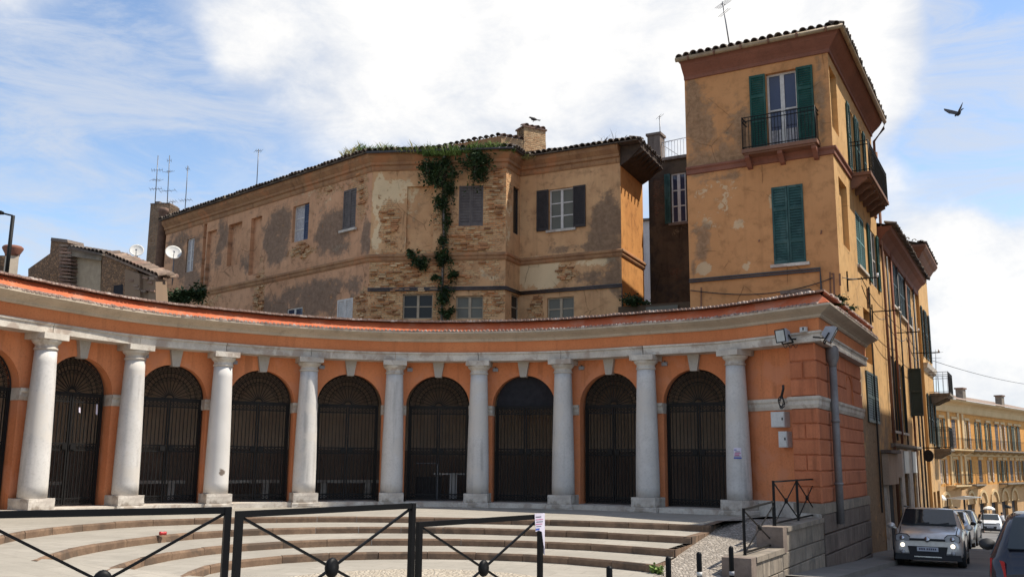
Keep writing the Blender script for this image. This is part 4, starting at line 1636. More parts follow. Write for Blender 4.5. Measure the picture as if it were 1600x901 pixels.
# raised brick block on the roof, with a chimney
kz = at(783, 213, 34.9)
PK = Plane((kz.x, kz.y), 62, 1)
lk = PK.sz(853, 222)[0]
rbk = thing('brick_attic', 'raised brick block with a chimney on the old palazzo roof', 'attic', (kz.x, kz.y, 12.9))
za, zb = PK.sz(783, 212)[1], PK.sz(851, 218)[1]
zlow = 13.2
kb = MB()
poly = [PK.pt(0, zlow), PK.pt(lk, zlow), PK.pt(lk, zb - .1), PK.pt(lk * .5, za), PK.pt(0, za)]
kb.ext(poly, PK.n * -1.2)
PK2 = Plane((kz.x, kz.y), -85, -1)
l2 = PK2.sz(655, 238)[0]
z2 = PK2.sz(655, 238)[1]
brickw = wallmat('pale_attic_brick', (.56, .40, .22), (.48, .32, .17), (.46, .25, .12), (.68, .48, .27), (.36, .25, .15))  # the brick's own pale tones
kb.build('side_wall', M['masonry'], rbk)
wall('front_wall', PK, .0, lk, zlow, za - .02, [], brickw, rbk, blobmask([], (.75, 0, .2)), .3).location += PK.n * .01
t2 = MB().ext([PK2.pt(0, zlow), PK2.pt(0, za), PK2.pt(l2, z2 + .05), PK2.pt(l2, zlow)], PK2.n * -1.0)
vb = t2.build('gable_wall', M['oldtrim'], rbk)
tile_row(vb, PK2.pt(l2, 0).to_2d(), PK2.pt(0, 0).to_2d(), (-PK2.n).to_2d(), z2 + .04, za + .02, rows=2)
tile_row(vb, PK.pt(0, 0).to_2d(), PK.pt(lk * .5, 0).to_2d(), (-PK.n).to_2d(), za, za + .0, me=TILEW)
ch = PK.rect(818, 852, 199, 222)
cm = MB()
PK.ob(cm, ch[0], ch[1], za - .6, ch[3] - .08, -.55, .02)
cho = cm.build('chimney', M['rubble'], rbk)
PKc = Plane(PK.pt(0, 0, .03), 62, 1)
wall('chimney_face', PKc, ch[0], ch[1], za - .6, ch[3] - .085, [], brickw, rbk, blobmask([], (.85, .1, .25)), .1)
PKl = Plane(PK.pt(ch[0], 0, .03), 62 - 90, -1)
wall('chimney_face', PKl, 0, .56, za - .6, ch[3] - .085, [], brickw, rbk, blobmask([], (.85, .1, .2)), .1)
cm = MB()
PK.ob(cm, ch[0] - .05, ch[1] + .05, ch[3] - .08, ch[3] - .02, -.6, .07)
attach_sub(cm.build('cap', M['tile_warm']), cho)
tile_row(cho, PK.pt(ch[0], 0).to_2d(), PK.pt(ch[1], 0).to_2d(), (-PK.n).to_2d(), ch[3] - .02, me=TILEW, pitch=.24)

# big chimney at the far left end
c0 = at(243, 380, 45)
bc = thing('chimney_stack', 'tall crumbling brick chimney stack at the left end of the old palazzo', 'chimney', (c0.x, c0.y, 6))
PS = Plane((c0.x, c0.y), 100, 1)
sA, sB = PS.sz(229, 400)[0], PS.sz(260, 400)[0]
zt_ = PS.sz(243, 319)[1]
crumb = wallmat('crumbling_brick', (.26, .18, .12), (.20, .14, .095), (.30, .16, .085), (.40, .25, .14), (.28, .22, .16))
wall('stack_wall', PS, sA, sB, 4, zt_, [], crumb, bc, blobmask([], (.6, .25, 0)), .4)
PS2 = Plane(PS.pt(sB, 0), 10, 1)
wall('stack_wall', PS2, 0, .9, 4, zt_, [], crumb, bc, blobmask([], (.7, .2, 0)), .4)
cm = MB()
PS.ob(cm, sA, sB, 4, zt_ - .02, -.9, -.01)
cm.build('stack_core', M['masonry_dark'], bc)
cm = MB()
for k in range(4):
    a = sA + (sB - sA) * k / 4
    PS.ob(cm, a, a + (sB - sA) / 4 - .03, zt_ - .02, zt_ + random.uniform(.03, .14), -.8, .03)
cm.build('cap', M['masonry_dark'], bc, kind='stuff')
p0 = PS.pt(sA + .75 * (sB - sA), 0, .12)
MB().lathe([(.2, 4), (.2, zt_ - .5), (.26, zt_ - .45), (.26, zt_ - .3), (.18, zt_ - .25)], 10, (p0.x, p0.y, 0)).build('flue', M['tile_warm'], bc)

# left ruin: low outbuilding with collapsed walls
g0 = at(105, 410, 34)
PG = Plane((g0.x, g0.y), 118, 1)
ruin = thing('brick_outbuilding', 'low crumbling brick outbuilding with tiled roof behind the left end of the arcade', 'outbuilding', (g0.x, g0.y, 4))


def gz(px, py, o=0):
    a, z = PG.sz(px, py, o)
    return PG.pt(a, z, o)


def panel(name, pts, o, th, mat, par):
    mb = MB()
    P = []
    for px, py in pts:
        a, z = PG.sz(px, py, o)
        P.append(PG.pt(a, z, o))
    mb.ext(P, PG.n * -th)
    return mb.build(name, mat, par)


plain = M['rubble']
panel('wall', [(44, 470), (44, 420), (78, 396), (80, 373), (106, 375), (106, 470)], .0, .6, plain, ruin)
panel('cap', [(79, 376), (80, 371), (105, 374), (106, 379)], .05, .7, M['masonry_dark'], ruin)
for k in range(13):
    y0 = 381 + k * 5.4
    panel('brick', [(93 - k * .1 + random.uniform(-1, 1), y0 + 3.6), (93 - k * .1, y0), (111 - k * .15, y0 + 1.5), (111 + random.uniform(-1, 1), y0 + 4.8)], .10 + random.uniform(0, .07), .3, M['tile_warm'] if k % 3 else M['tile_pale'], ruin)
panel('rendered_panel', [(106, 470), (108, 400), (158, 404), (156, 480)], -.15, .2, M['creamwood'], ruin)
panel('lintel', [(106, 399), (104, 388), (160, 399), (158, 407)], .08, .4, M['masonry'], ruin)
panel('eaves', [(106, 389), (108, 384), (160, 396), (160, 400)], .2, .6, M['masonry_dark'], ruin)
panel('wall', [(158, 490), (160, 394), (190, 408), (215, 422), (215, 490)], .12, .5, plain, ruin)
panel('wall', [(195, 490), (195, 420), (242, 434), (246, 490)], .14, .5, crumb, ruin)
panel('brick_pier', [(204, 490), (204, 424), (218, 428), (219, 490)], .26, .3, crumb, ruin)
panel('brick_pier', [(232, 490), (232, 436), (243, 438), (244, 490)], .24, .3, crumb, ruin)
for k in range(16):
    x0 = random.uniform(197, 236)
    y0 = 430 + random.random() * 42
    panel('brick', [(x0, y0), (x0 + 7, y0 + 1), (x0 + 7, y0 + 3.6), (x0, y0 + 2.6)], .30, .2, M['tile_warm'] if k % 2 else M['tile_pale'], ruin)
panel('hollow_dark_sheet', [(176, 470), (178, 446), (192, 444), (192, 470)], .125, .01, M['cloth_dark'], ruin)  # flat dark sheet on the wall; its colour stands for shade in a recess
a, b_ = gz(106, 388, .2), gz(160, 397, .2)
rr = panel('roof', [(108, 387), (109, 385), (160, 396), (160, 399)], .24, .7, M['tile'], ruin)
for f in range(9):
    t = (f + .5) / 9
    p = a.lerp(b_, t)
    inst('roof_tile', TILE, rr, (p.x, p.y, p.z + .02), (.2, 0, math.atan2(PG.n.x, -PG.n.y)), (1.2, 1, 1.2))
# sloping tiled roof of the right half: rows stepping down to the right
a, b_ = gz(164, 396, .25), gz(246, 431, .25)
r2 = MB()
e = PG.n * -.95 + Vector((0, 0, .10)) - PG.d * .5
r2.face(a, b_, b_ + e, a + e)
r2.face(a - Vector((0, 0, .08)), b_ - Vector((0, 0, .08)), b_, a)
r2o = r2.build('roof', M['tile_pale'], ruin)
for r_ in range(5):
    for k in range(15):
        t = (k + .5) / 15
        p = a.lerp(b_, t) + e * (r_ / 5)
        inst('roof_tile', TILEP if random.random() < .7 else TILEW, r2o, (p.x, p.y, p.z), (.25 + random.uniform(-.05, .05), .25, math.atan2(PG.n.x, -PG.n.y) + random.uniform(-.08, .08)), (1.25, 1.2, 1.1))

# chimney pot and leaning wall at the far left
c0 = at(19, 400, 32)
cpot = thing('chimney_pot', 'pale chimney with a brown flared cap at the left edge of the roofs', 'chimney', (c0.x, c0.y, 4))
k = 32 / F_PX
MB().lathe([(12.5 * k, 3.5), (11 * k, c0.z + 4 * k), (10 * k, c0.z + 6 * k)], 4, (c0.x, c0.y, 0), smooth=False).build('shaft', M['cornice'], cpot)
zc = at(19, 397, 32).z
MB().lathe([(10.5 * k, zc - 3 * k), (11 * k, zc), (15.5 * k, zc + 8 * k), (15.5 * k, zc + 11 * k), (13 * k, zc + 13 * k), (3 * k, zc + 14 * k)], 14, (c0.x, c0.y, 0)).build('cap', M['redtrim'], cpot)
c1 = at(3, 420, 33)
ob_ = thing('brick_parapet', 'brown brick parapet stub at the left edge beside the pale chimney', 'parapet', (c1.x, c1.y, 4))
MB().box(c1.x - .5, c1.x + .18, c1.y, c1.y + .6, 3.5, at(3, 399, 33).z).build('wall', plain, ob_)

# ------------------------------------------------------------------ dark rear house in the gap
g0 = at(1013.5, 300, 36.2)
PR = Plane((g0.x, g0.y), 119, 1)
rear = thing('rear_house', 'dark house with a roof terrace in the gap left of the tower', 'house', (g0.x, g0.y, 2))
lr = PR.sz(1100, 300)[0]
zt_ = PR.sz(1050, 250)[1]
wr = PR.rect(1049, 1072, 270, 348)
BR = [PR.blob('r', 1058, 425, 16, 12, .5), PR.blob('b', 1062, 360, 16, 14, .5), PR.blob('g', 1015, 330, 10, 90, .6), PR.blob('g', 1040, 460, 60, 40, .6), PR.blob('r', 1030, 300, 14, 40, .35)]
wall('wall', PR, 0, lr, 2, zt_, [(*wr, .18)], M['darkwall'], rear, blobmask(BR, (.1, .15, 0)), .3)
w = add_window(PR, wr, rear, .1, cols=2, rows=3, fm='whitewood', gm='glassblue', fw=.06, label='narrow white window with a teal shutter')
attach_sub(shutter_mb(PR, wr[0] - .26, wr[0] - .02, wr[2], wr[3], .02, .06).build('shutter', M['tealshut']), w)
mb = MB()
PR.ob(mb, wr[0] - .1, wr[1] + .2, wr[2] - .1, wr[2], -.05, .12)
attach_sub(mb.build('sill', M['masonry_dark']), w)
mb = MB()
PR.ob(mb, 0, .45, 2, zt_ - .02, -5, -.01)
PR.ob(mb, .45, lr, 2, zt_ - .02, -5, -.3)
mb.build('rear_core', M['darkwall'], rear, kind='stuff')
mb = MB()
PR.ob(mb, -.08, lr, zt_, zt_ + .12, -.4, .1)
mb.build('coping', M['masonry_dark'], rear)
pr_ = PR.rect(1012, 1032, 212, 251)
mb = MB()
PR.ob(mb, 0.0, pr_[1], zt_ + .1, pr_[3], -.5, .04)
pi_ = mb.build('pillar', M['masonry_dark'], rear)
mb = MB()
PR.ob(mb, -.05, pr_[1] + .05, pr_[3], pr_[3] + .1, -.55, .09)
attach_sub(mb.build('cap', M['masonry_dark']), pi_)
rz = PR.rect(1033, 1071, 219, 249)
rl = MB()
rl.tube([PR.pt(pr_[1], rz[3], -.1), PR.pt(lr, rz[3] + .1, -.1)], .022, 5)
rail = rl.build('railing', M['rail_white'], rear)
bme = MB().tube([(0, 0, 0), (0, 0, rz[3] - zt_ - .1)], .012, 4).mesh('bar', M['rail_white'])
n = 14
for k in range(n):
    p = PR.pt(pr_[1] + (lr - pr_[1]) * (k + .5) / n, zt_ + .1, -.1)
    inst('bar', bme, rail, tuple(p))
MB().tube([PR.pt(pr_[1], rz[3] - .05, -.12), PR.pt(pr_[1] + .75, zt_ + .15, -.12)], .012, 4).build('brace', M['antenna'], rear)
mb = MB()
PR.ob(mb, -.4, lr, 6.95, 7.02, .0, .12)
mb.build('conduit', M['pipe'], rear)
q = at(1036, 482, 31)
lw = thing('lean_to', 'low reddish lean-to with a grey skylight in the gap behind the arcade', 'lean-to', (q.x, q.y, 2))
PL = Plane((q.x, q.y), 119, 1)
mb = MB()
zt2 = PL.sz(1036, 474)[1]
PL.ob(mb, -1.6, 1.4, 2, zt2, -1.5, 0)
mb.build('wall', M['darkwall'], lw)
sk = PL.rect(1010, 1060, 478, 492)
mb = MB()
PL.ob(mb, sk[0], sk[1], sk[2] - .2, sk[3], .01, .06)
mb.build('skylight', M['glassgrey'], lw)
q = at(1010, 380, 52)
wh = thing('white_house', 'bright white wall of a distant house seen in the gap beside the old palazzo', 'house', (q.x, q.y, 0))
PW_ = Plane((q.x, q.y), 110, 1)
a, b_, c_, d_ = PW_.rect(1003, 1022, 345, 390)
mb = MB()
PW_.ob(mb, a - .5, b_, 0, d_, -2, 0)
mb.build('wall', M['white'], wh)
mb = MB()
PW_.ob(mb, a - .6, b_ + .1, d_, d_ + .12, -2.1, .15)
mb.build('roof', M['tile'], wh)


# ------------------------------------------------------------------ the tower house on the corner
PF = Plane(T0, 119.9, 1)                 # front; runs towards the street corner, so s < 0 on the wall
PU = Plane(T0, AZU, 1)                   # street side
tower = thing('tower_house', 'tall narrow ochre tower house with green shutters and an iron balcony at the street corner', 'tower house', (T0.x, T0.y, -1))
SL = -4.38
ZTW = 13.55
door = PF.rect(1198, 1246, 111, 226)
win = PF.rect(1207.5, 1257, 290, 412)
slot = PF.rect(1226, 1267, 459, 466)
BT = [PF.blob('g', 1130, 185, 54, 32, .55), PF.blob('g', 1090, 200, 22, 64, .5), PF.blob('g', 1115, 255, 45, 14, .7), PF.blob('g', 1145, 215, 30, 40, .45), PF.blob('g', 1282, 155, 8, 60, .75), PF.blob('g', 1080, 150, 6, 60, .4),
      PF.blob('r', 1125, 200, 16, 28, .2), PF.blob('g', 1130, 277, 34, 5, .75), PF.blob('b', 1125, 300, 32, 18, .35), PF.blob('b', 1155, 350, 10, 10, .6), PF.blob('g', 1158, 348, 6, 6, .5), PF.blob('b', 1101, 420, 11, 10, .8),
      PF.blob('g', 1095, 360, 18, 16, .6), PF.blob('b', 1105, 325, 34, 34, .36), PF.blob('b', 1167, 416, 7, 8, .7), PF.blob('g', 1100, 388, 14, 20, .55), PF.blob('g', 1084, 425, 5, 18, .5), PF.blob('b', 1204, 318, 3, 14, .6), PF.blob('b', 1160, 450, 10, 8, .4), PF.blob('g', 1140, 235, 30, 30, .3)]
zstr = PF.sz(1180, 252)[1]
wall('front_wall', PF, SL, 0, -1.2, ZTW, [(*door, .22), (*win, .12), (slot[0], slot[1], slot[2], slot[3], .3, True)], M['tower'], tower, blobmask(BT, (.0, .08, .05)), .13)
# street side, with blind and shuttered windows
side_b = [PU.rect(1298, 1308, 116, 202), PU.rect(1313, 1325, 288, 383)]
shut_r = [(3.15, 4.1, 10.75, 12.95), (4.9, 5.85, 10.75, 12.95)]
sw3 = PU.rect(1338.5, 1351, 340, 418)
sw4 = PU.rect(1359, 1369, 364, 445)
sw5 = PU.rect(1373, 1388, 386, 462)
TL = 8.3
OPN = [(a, b, c, d, .16, True) for a, b, c, d in side_b] + [(*r_, .16) for r_ in shut_r] + [(*r_, .1) for r_ in (sw3, sw4)]
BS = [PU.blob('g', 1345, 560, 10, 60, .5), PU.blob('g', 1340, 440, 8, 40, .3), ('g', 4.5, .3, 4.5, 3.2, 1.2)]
nar = PU.rect(1351, 1361, 486, 566)
low1 = PU.rect(1354, 1371, 584, 660)
wall('street_wall', PU, 0, TL, -2, ZTW, OPN + [(nar[0], nar[1], nar[2], nar[3], .2, True)], M['towerside'], tower, blobmask(BS), .3)
hb = MB()
p = [PF.pt(SL, 0), PF.pt(0, 0), PU.pt(TL, 0), PF.pt(SL, 0) + PU.d * TL]
hb.face((p[2].x, p[2].y, -2), (p[3].x, p[3].y, -2), (p[3].x, p[3].y, ZTW), (p[2].x, p[2].y, ZTW))
hb.face((p[3].x, p[3].y, -2), (p[0].x, p[0].y, -2), (p[0].x, p[0].y, ZTW), (p[3].x, p[3].y, ZTW))
hb.build('rear_wall', M['tower'], tower)
TP = [Vector((q.x, q.y)) for q in (p[0], p[1], p[2])]
MB().sweep(TP, [(-.06, 14.05), (.42, 14.05), (.40, 13.98), (.32, 13.86), (.22, 13.76), (.13, 13.68), (.06, 13.60), (.05, 13.5), (-.06, 13.5)]).build('cornice', M['redtrim'], tower)
MB().sweep(TP, [(-.06, zstr + .10), (.10, zstr + .10), (.10, zstr + .05), (.05, zstr + .0), (.05, zstr - .12), (-.06, zstr - .16)]).build('string_course', M['redtrim'], tower)
# gutter and tiled roof
eo2 = [PF.pt(SL - .1, 0, .5).to_2d(), T0 + (PF.n.to_2d() + PU.n.to_2d()) * .5, PU.pt(TL, 0, .5).to_2d()]
gm = MB()
gm.tube([Vector((*eo2[0], 14.02)), Vector((*eo2[1], 14.02)), Vector((*eo2[2], 14.0))], .075, 8)
gt = gm.build('gutter', M['gutter'], tower)
for k in range(6):
    q = eo2[0].lerp(eo2[1], (k + .5) / 6)
    mb = MB()
    dd = PF.d
    mb.tube([Vector((*q, 14.02)) - dd * .03, Vector((*q, 14.02)) + dd * .03], .086, 8)
    attach_sub(mb.build('gutter_joint', M['trimdark']), gt)
MB().tube([Vector((*eo2[2], 13.98)), Vector((*eo2[2], 13.75)) - PU.n * .05, PU.pt(TL - .05, 13.3, .1), PU.pt(TL - .05, 11.2, .08)], .05, 8).build('downpipe', M['trimdark'], tower)
rm = MB()
pk_ = p[0].lerp(p[2], .5)
ap = Vector((pk_.x, pk_.y, 15.2))
e0, e1, e2 = (Vector((*q, 14.06)) for q in eo2)
e3 = Vector((*(p[3].to_2d() + (p[3].to_2d() - T0).normalized() * .4), 14.06))
for a, b_ in ((e0, e1), (e1, e2), (e2, e3), (e3, e0)):
    rm.face(a, b_, ap)
rm.face(e3, e2, e1, e0)
ro = rm.build('roof', M['tile_warm'], tower)
tile_row(ro, eo2[0], eo2[1], (-PF.n).to_2d(), 14.08, me=TILE, pitch=.235, rows=2)
tile_row(ro, eo2[1], eo2[2], (-PU.n).to_2d(), 14.08, me=TILE, pitch=.235, rows=1)
# windows
w = add_window(PF, door, tower, .2, cols=2, rows=2, fm='whitewood', gm='glassblue', shut='open', sm='greenshut', fw=.06, rails=(.36, .7), sw=(door[1] - door[0]) * .54, label='white French window with dark green shutters folded open')
attach_sub(MB().box(0, 0.001, 0, .001, 0, .001).build('pane', M['curtain']), w) if False else None
cu = MB()
for k in range(10):
    a = door[0] + .07 + (door[1] - door[0] - .14) * k / 10
    PF.ob(cu, a, a + .06, door[2] + .05, door[2] + .52, -.168 + .008 * (k % 2), -.16 + .008 * (k % 2))
attach_sub(cu.build('curtain', M['curtain'], kind='stuff'), w)
w = add_window(PF, win, tower, .1, shut='closed', sm='tealshut', fm='tealframe', rails=(.28, .70), sill=.1, pitch=.075, shut_off=-.02, label='tall window with closed weathered teal shutters')
for z in (.28, .70):
    pass
for r_ in shut_r:
    add_window(PU, r_, tower, .12, fm='whitewood', shut='open', sm='tealshut', rails=(.5,), sw=.46)
add_window(PU, sw3, tower, .08, shut='closed', sm='tealframe', fm='tealframe', sill=.08, rails=(.5,))
add_window(PU, sw4, tower, .08, shut='open', sm='greenshut', fm='whitewood', rails=(.5,), sw=.45)
mb = MB()
PF.ob(mb, slot[0] - .08, slot[1] + .02, slot[3], slot[3] + .1, -.05, .18)
mb.build('ledge', M['masonry_dark'], tower)


def balcony(pl, s0, s1, z, dep, parent, slabm, nb, corb, h=.95, corbm='masonry', soffit=True):
    mb = MB()
    pl.ob(mb, s0, s1, z - .11, z, -.02, dep)
    pl.ob(mb, s0 + .06, s1 - .06, z - .16, z - .11, -.02, dep - .06)
    sl = mb.build('balcony', slabm, parent)
    for k in range(corb):
        a = s0 + .12 + (s1 - s0 - .24) * k / max(1, corb - 1)
        m2 = MB()
        prof = [(0, z - .16), (dep * .8, z - .16), (dep * .8, z - .24), (dep * .55, z - .32), (dep * .25, z - .46), (0, z - .5)]
        m2.ext([pl.pt(a - .07, zz, o) for o, zz in prof], pl.d * .14)
        attach_sub(m2.build('corbel', M[corbm]), sl)
    rl = MB()
    for zz in (z + h, z + h - .12, z + .06):
        pts = [pl.pt(s0 + .03, zz, 0), pl.pt(s0 + .03, zz, dep - .04), pl.pt(s1 - .03, zz, dep - .04), pl.pt(s1 - .03, zz, 0)]
        for a, b_ in zip(pts, pts[1:]):
            rl.bar(a, b_, .03, .022)
    rails = rl.build('balcony_railing', M['iron'], parent)
    bme = MB().tube([(0, 0, 0), (0, 0, h)], .009, 4).mesh('bar', M['iron'])
    pm = MB().tube([(0, 0, 0), (0, 0, h + .02)], .018, 5).mesh('post', M['iron'])
    L = s1 - s0 - .06
    for k in range(nb + 1):
        a = s0 + .03 + L * k / nb
        inst('bar' if 0 < k < nb else 'post', bme if 0 < k < nb else pm, rails, tuple(pl.pt(a, z, dep - .04)))
    for a in (s0 + .03, s1 - .03):
        for k in range(1, 4):
            inst('bar', bme, rails, tuple(pl.pt(a, z, (dep - .04) * k / 4)))
    return sl


bz = PF.sz(1220, 233)[1]
b0, b1 = PF.sz(1166, 238)[0], PF.sz(1282, 222)[0]
balcony(PF, b0, b1, bz, .5, tower, M['trimdark'], 22, 3, .98, 'redtrim')
balcony(PU, 2.85, 7.0, 10.62, .62, tower, M['trimdark'], 30, 6, 1.0, 'trimdark')
# conduits on the front
cz = PF.sz(1180, 432)[1]
cm = MB()
s2 = PF.sz(1282, 422)[0]
for dz in (0, .07):
    cm.tube([PF.pt(SL, cz + dz, .05), PF.pt(s2, cz + dz, .05), PF.pt(s2 + .05 - dz, cz - 1.6, .05)], .028, 6)
cm.build('conduit', M['pipe'], tower)
cb = []
for k in range(17):
    px = 1080 + (1302 - 1080) * k / 16
    py = 454 + 11 * math.sin(math.pi * k / 16 * .8) - 26 * (k / 16) ** 2.4
    a, z = PF.sz(px, py)
    cb.append(PF.pt(a, z, .06))
MB().tube(cb, .014, 5).build('cable', M['wire'], tower)
for px, y0, y1 in ((1096, 449, 480), (1298, 425, 462), (1283, 360, 366), (1186, 375, 378)):
    a, z0_ = PF.sz(px, y1)
    z1_ = PF.sz(px, y0)[1]
    MB().bar(PF.pt(a, z0_, .03), PF.pt(a + .02, z1_, .03), .03).build('iron_tie', M['trimdark'], tower)

# ------------------------------------------------------------------ ochre street house beyond the tower
hs = thing('street_house', 'long ochre street house with dark green shutters beyond the tower', 'house', (*uv2xy(14, 0), -1.5))
Z2 = 9.75
wins = [PU.rect(1391.5, 1401, 414, 478), PU.rect(1404.5, 1413, 434, 495), PU.rect(1416, 1421.5, 450, 508)]
lows = [PU.rect(1390, 1398, 557, 672), PU.rect(1403, 1411, 570, 675)]
shop = [(TL + .9, 10.3, -2.2, 1.35), (11.35, 12.6, -2.2, 1.3), (14.0, 15.2, -2.2, 1.3)]
OPS = [(*r_, .12) for r_ in wins + lows] + [(*r_, .5, True) for r_ in shop]
shade_wall = blobmask([('g', 12, .3, 9, 2.4, .8), ('g', 9, 5, 1.0, 4, .35), ('b', 16, 7, 3, 2, .3)])  # greyer low along the front, paler patch higher up
wall('street_wall', PU, TL, 20.4, -3, Z2, OPS, M['towerside'], hs, shade_wall, .35)
hb = MB()
for a, b_ in (((TL, 0), (TL, -8)), ((TL, -8), (20.4, -8)), ((20.4, -8), (20.4, 0))):
    A_, B_ = uv2xy(*a), uv2xy(*b_)
    hb.face((*A_, -3), (*B_, -3), (*B_, Z2), (*A_, Z2))
hb.build('rear_wall', M['towerside'], hs)
HP = [Vector(uv2xy(TL, 0)), Vector(uv2xy(20.4, 0))]
MB().sweep(HP, [(-.05, Z2 + .35), (.5, Z2 + .35), (.46, Z2 + .22), (.3, Z2 + .12), (.2, Z2), (.12, Z2 - .1), (.1, Z2 - .3), (-.05, Z2 - .34)]).build('cornice', M['redtrim'], hs)
rm = MB()
for (a, b_, za_, zb_) in ((.55, -4, Z2 + .36, Z2 + 1.5), (-4, -8, Z2 + 1.5, Z2 + .4)):
    q = [uv2xy(TL, a), uv2xy(20.4, a), uv2xy(20.4, b_), uv2xy(TL, b_)]
    rm.face((*q[0], za_), (*q[1], za_), (*q[2], zb_), (*q[3], zb_))
ro = rm.build('roof', M['tile_warm'], hs)
tile_row(ro, Vector(uv2xy(TL, .6)), Vector(uv2xy(20.4, .6)), -VV, Z2 + .38, me=TILE, pitch=.26)
for i, r_ in enumerate(wins):
    add_window(PU, r_, hs, .06, shut='closed', sm='blackgreen', fm='whitewood', sill=.1, rails=(.5,), shut_off=-.0)
for i, r_ in enumerate(lows):
    add_window(PU, r_, hs, .1, fm='whitewood', cols=2, rows=3, sill=.14, shut='open' if i else None, sm='blackgreen', sw=.4)
add_window(PU, sw5, hs, .02, fm='darkshut', shut='open', sm='greenshut', sw=.5, rails=(.5,)) if sw5[0] > TL else None
# one tall shutter swung out at right angles to the wall
q = PU.rect(1424, 1426, 582, 652)
P9 = Plane(PU.pt(15.05, 0, .05), 118.8, 1)
z9 = (3.6, 5.55)
w = add_window(PU, (15.1, 16.0, z9[0], z9[1]), hs, .02, fm='darkshut', cols=2, rows=2, label='window with one black green shutter swung out over the street')
attach_sub(shutter_mb(P9, 0, .46, z9[0], z9[1], 0, .05, (.5,)).build('shutter', M['blackgreen']), w)
# shop fronts: stone piers, fascia boards, ledge
MB().sweep([Vector(uv2xy(TL + .1, 0)), Vector(uv2xy(17.2, 0))], [(-.04, 2.38), (.16, 2.38), (.16, 2.3), (.06, 2.24), (-.04, 2.22)]).build('ledge', M['masonry'], hs)
for a, b_ in ((10.35, 11.25), (12.7, 13.9), (15.3, 16.0)):
    mb = MB()
    PU.ob(mb, a, b_, -3, 2.2, .004, .07)
    mb.build('stone_pier', M['stone'], hs)
for a, b_ in ((11.3, 12.65), (13.95, 15.25)):
    mb = MB()
    PU.ob(mb, a, b_, 1.32, 2.15, .02, .10)
    mb.build('fascia_board', M['metalbox'], hs)
mb = MB()
PU.ob(mb, TL + .8, 10.3, 1.2, 2.1, .02, .12)
mb.build('fascia_board', M['gallery'], hs)
MB().tube([PU.pt(TL + .35, 13.0, .1), PU.pt(TL + .35, -1.2, .1)], .05, 6).build('downpipe', M['trimdark'], hs)
MB().tube([PU.pt(TL + 2.6, Z2, .1), PU.pt(TL + 2.6, 2.4, .1)], .045, 6).build('downpipe', M['redtrim'], hs)
for uu_, z0_, z1_, mt_, rr_ in ((TL + 1.5, 2.5, 9.3, 'pipe', .035), (TL + 4.6, 2.4, 9.5, 'pipe', .03), (TL + 7.2, -1.5, 9.5, 'trimdark', .05), (TL + 8.9, -1.6, 8.0, 'pipe', .04), (TL + 10.3, -1.6, 9.6, 'pipe', .045)):
    MB().tube([PU.pt(uu_, z0_, .08), PU.pt(uu_ + .05, z1_, .08)], rr_, 6).build('pipe', M[mt_], hs)
sgn_ = thing('shop_sign', 'black round headed shop sign projecting over the street below the far balcony', 'sign', tuple(PU.pt(18.0, 1.2, 0)))
PSg = Plane(PU.pt(18.0, 0, 0), 118.8, 1)
mb = MB()
mb.ext([PSg.pt(.1 + .21 + .21 * math.cos(t_), 2.02 + .26 * math.sin(t_)) for t_ in [2 * math.pi * k_ / 18 for k_ in range(18)]], PSg.n * .08)
mb.build('panel', M['cloth_dark'], sgn_)
MB().bar(PSg.pt(0, 2.36), PSg.pt(.8, 2.36), .05).build('bracket', M['iron'], sgn_)
# tower ground floor: dark shop front with shutter box
lo = MB()
PU.ob(lo, 5.9, 8.25, 1.0, 2.0, .02, .22)
lo.build('shutter_box', M['gallery'], tower)
lo = MB()
PU.ob(lo, 5.8, 8.3, 2.02, 2.12, .02, .34)
lo.build('canopy', M['masonry_dark'], tower)
lo = MB()
PU.ob(lo, 6.7, 8.1, -2, 1.0, .004, .02)
lo.build('opening_dark_sheet', M['cloth_dark'], tower)  # thin dark sheet, the shade inside the doorway is put into its colour
for a in (6.05, 6.45):
    lo = MB()
    PU.ob(lo, a, a + .18, -2, 1.0, .005, .09)
    lo.build('door_jamb', M['stone'], tower)
add_window(PU, low1, tower, .02, fm='darkshut', shut='closed', sm='blackgreen', cols=2, rows=3, shut_off=.0)

# last house of the near row: deep eaves, balcony
h3 = thing('eaves_house', 'narrow ochre house with deep eaves and balconies ending the near row', 'house', (*uv2xy(23, 0), -2))
P3_ = Plane(Vector(uv2xy(20.4, .14)), AZU, 1)
w3 = [(.6, 1.5, 6.6, 9.0), (2.6, 3.5, 6.6, 9.0), (.7, 1.5, 2.6, 4.9), (2.7, 3.6, 2.5, 4.9)]
wall('street_wall', P3_, 0, 4.6, -4, 11.3, [(*r_, .12) for r_ in w3] + [(.5, 1.5, -4, .4, .4, True), (2.2, 3.6, -4, .4, .4, True)], M['towerside'], h3, blobmask([('g', 2, 0, 4, 3, .5)]), .4)
hb = MB()
for a, b_ in (((20.4, .14), (20.4, -8)), ((20.4, -8), (25, -8)), ((25, -8), (25, .14))):
    A_, B_ = uv2xy(*a), uv2xy(*b_)
    hb.face((*A_, -4), (*B_, -4), (*B_, 11.3), (*A_, 11.3))
hb.build('side_wall', M['towerside'], h3)
EP = [Vector(uv2xy(20.2, -1.0)), Vector(uv2xy(20.2, .14)), Vector(uv2xy(25.1, .14)), Vector(uv2xy(25.1, -1))]
MB().sweep(EP, [(-.3, 11.75), (.52, 11.75), (.52, 11.66), (.42, 11.5), (.32, 11.42), (.2, 11.2), (.08, 11.05), (-.3, 11.0)]).build('deep_eaves', M['trimdark'], h3)
rm = MB()
q = [uv2xy(19.8, .62), uv2xy(25.5, .62), uv2xy(25.5, -4), uv2xy(19.8, -4)]
rm.face((*q[0], 11.78), (*q[1], 11.78), (*q[2], 13.2), (*q[3], 13.2))
ro = rm.build('roof', M['tile'], h3)
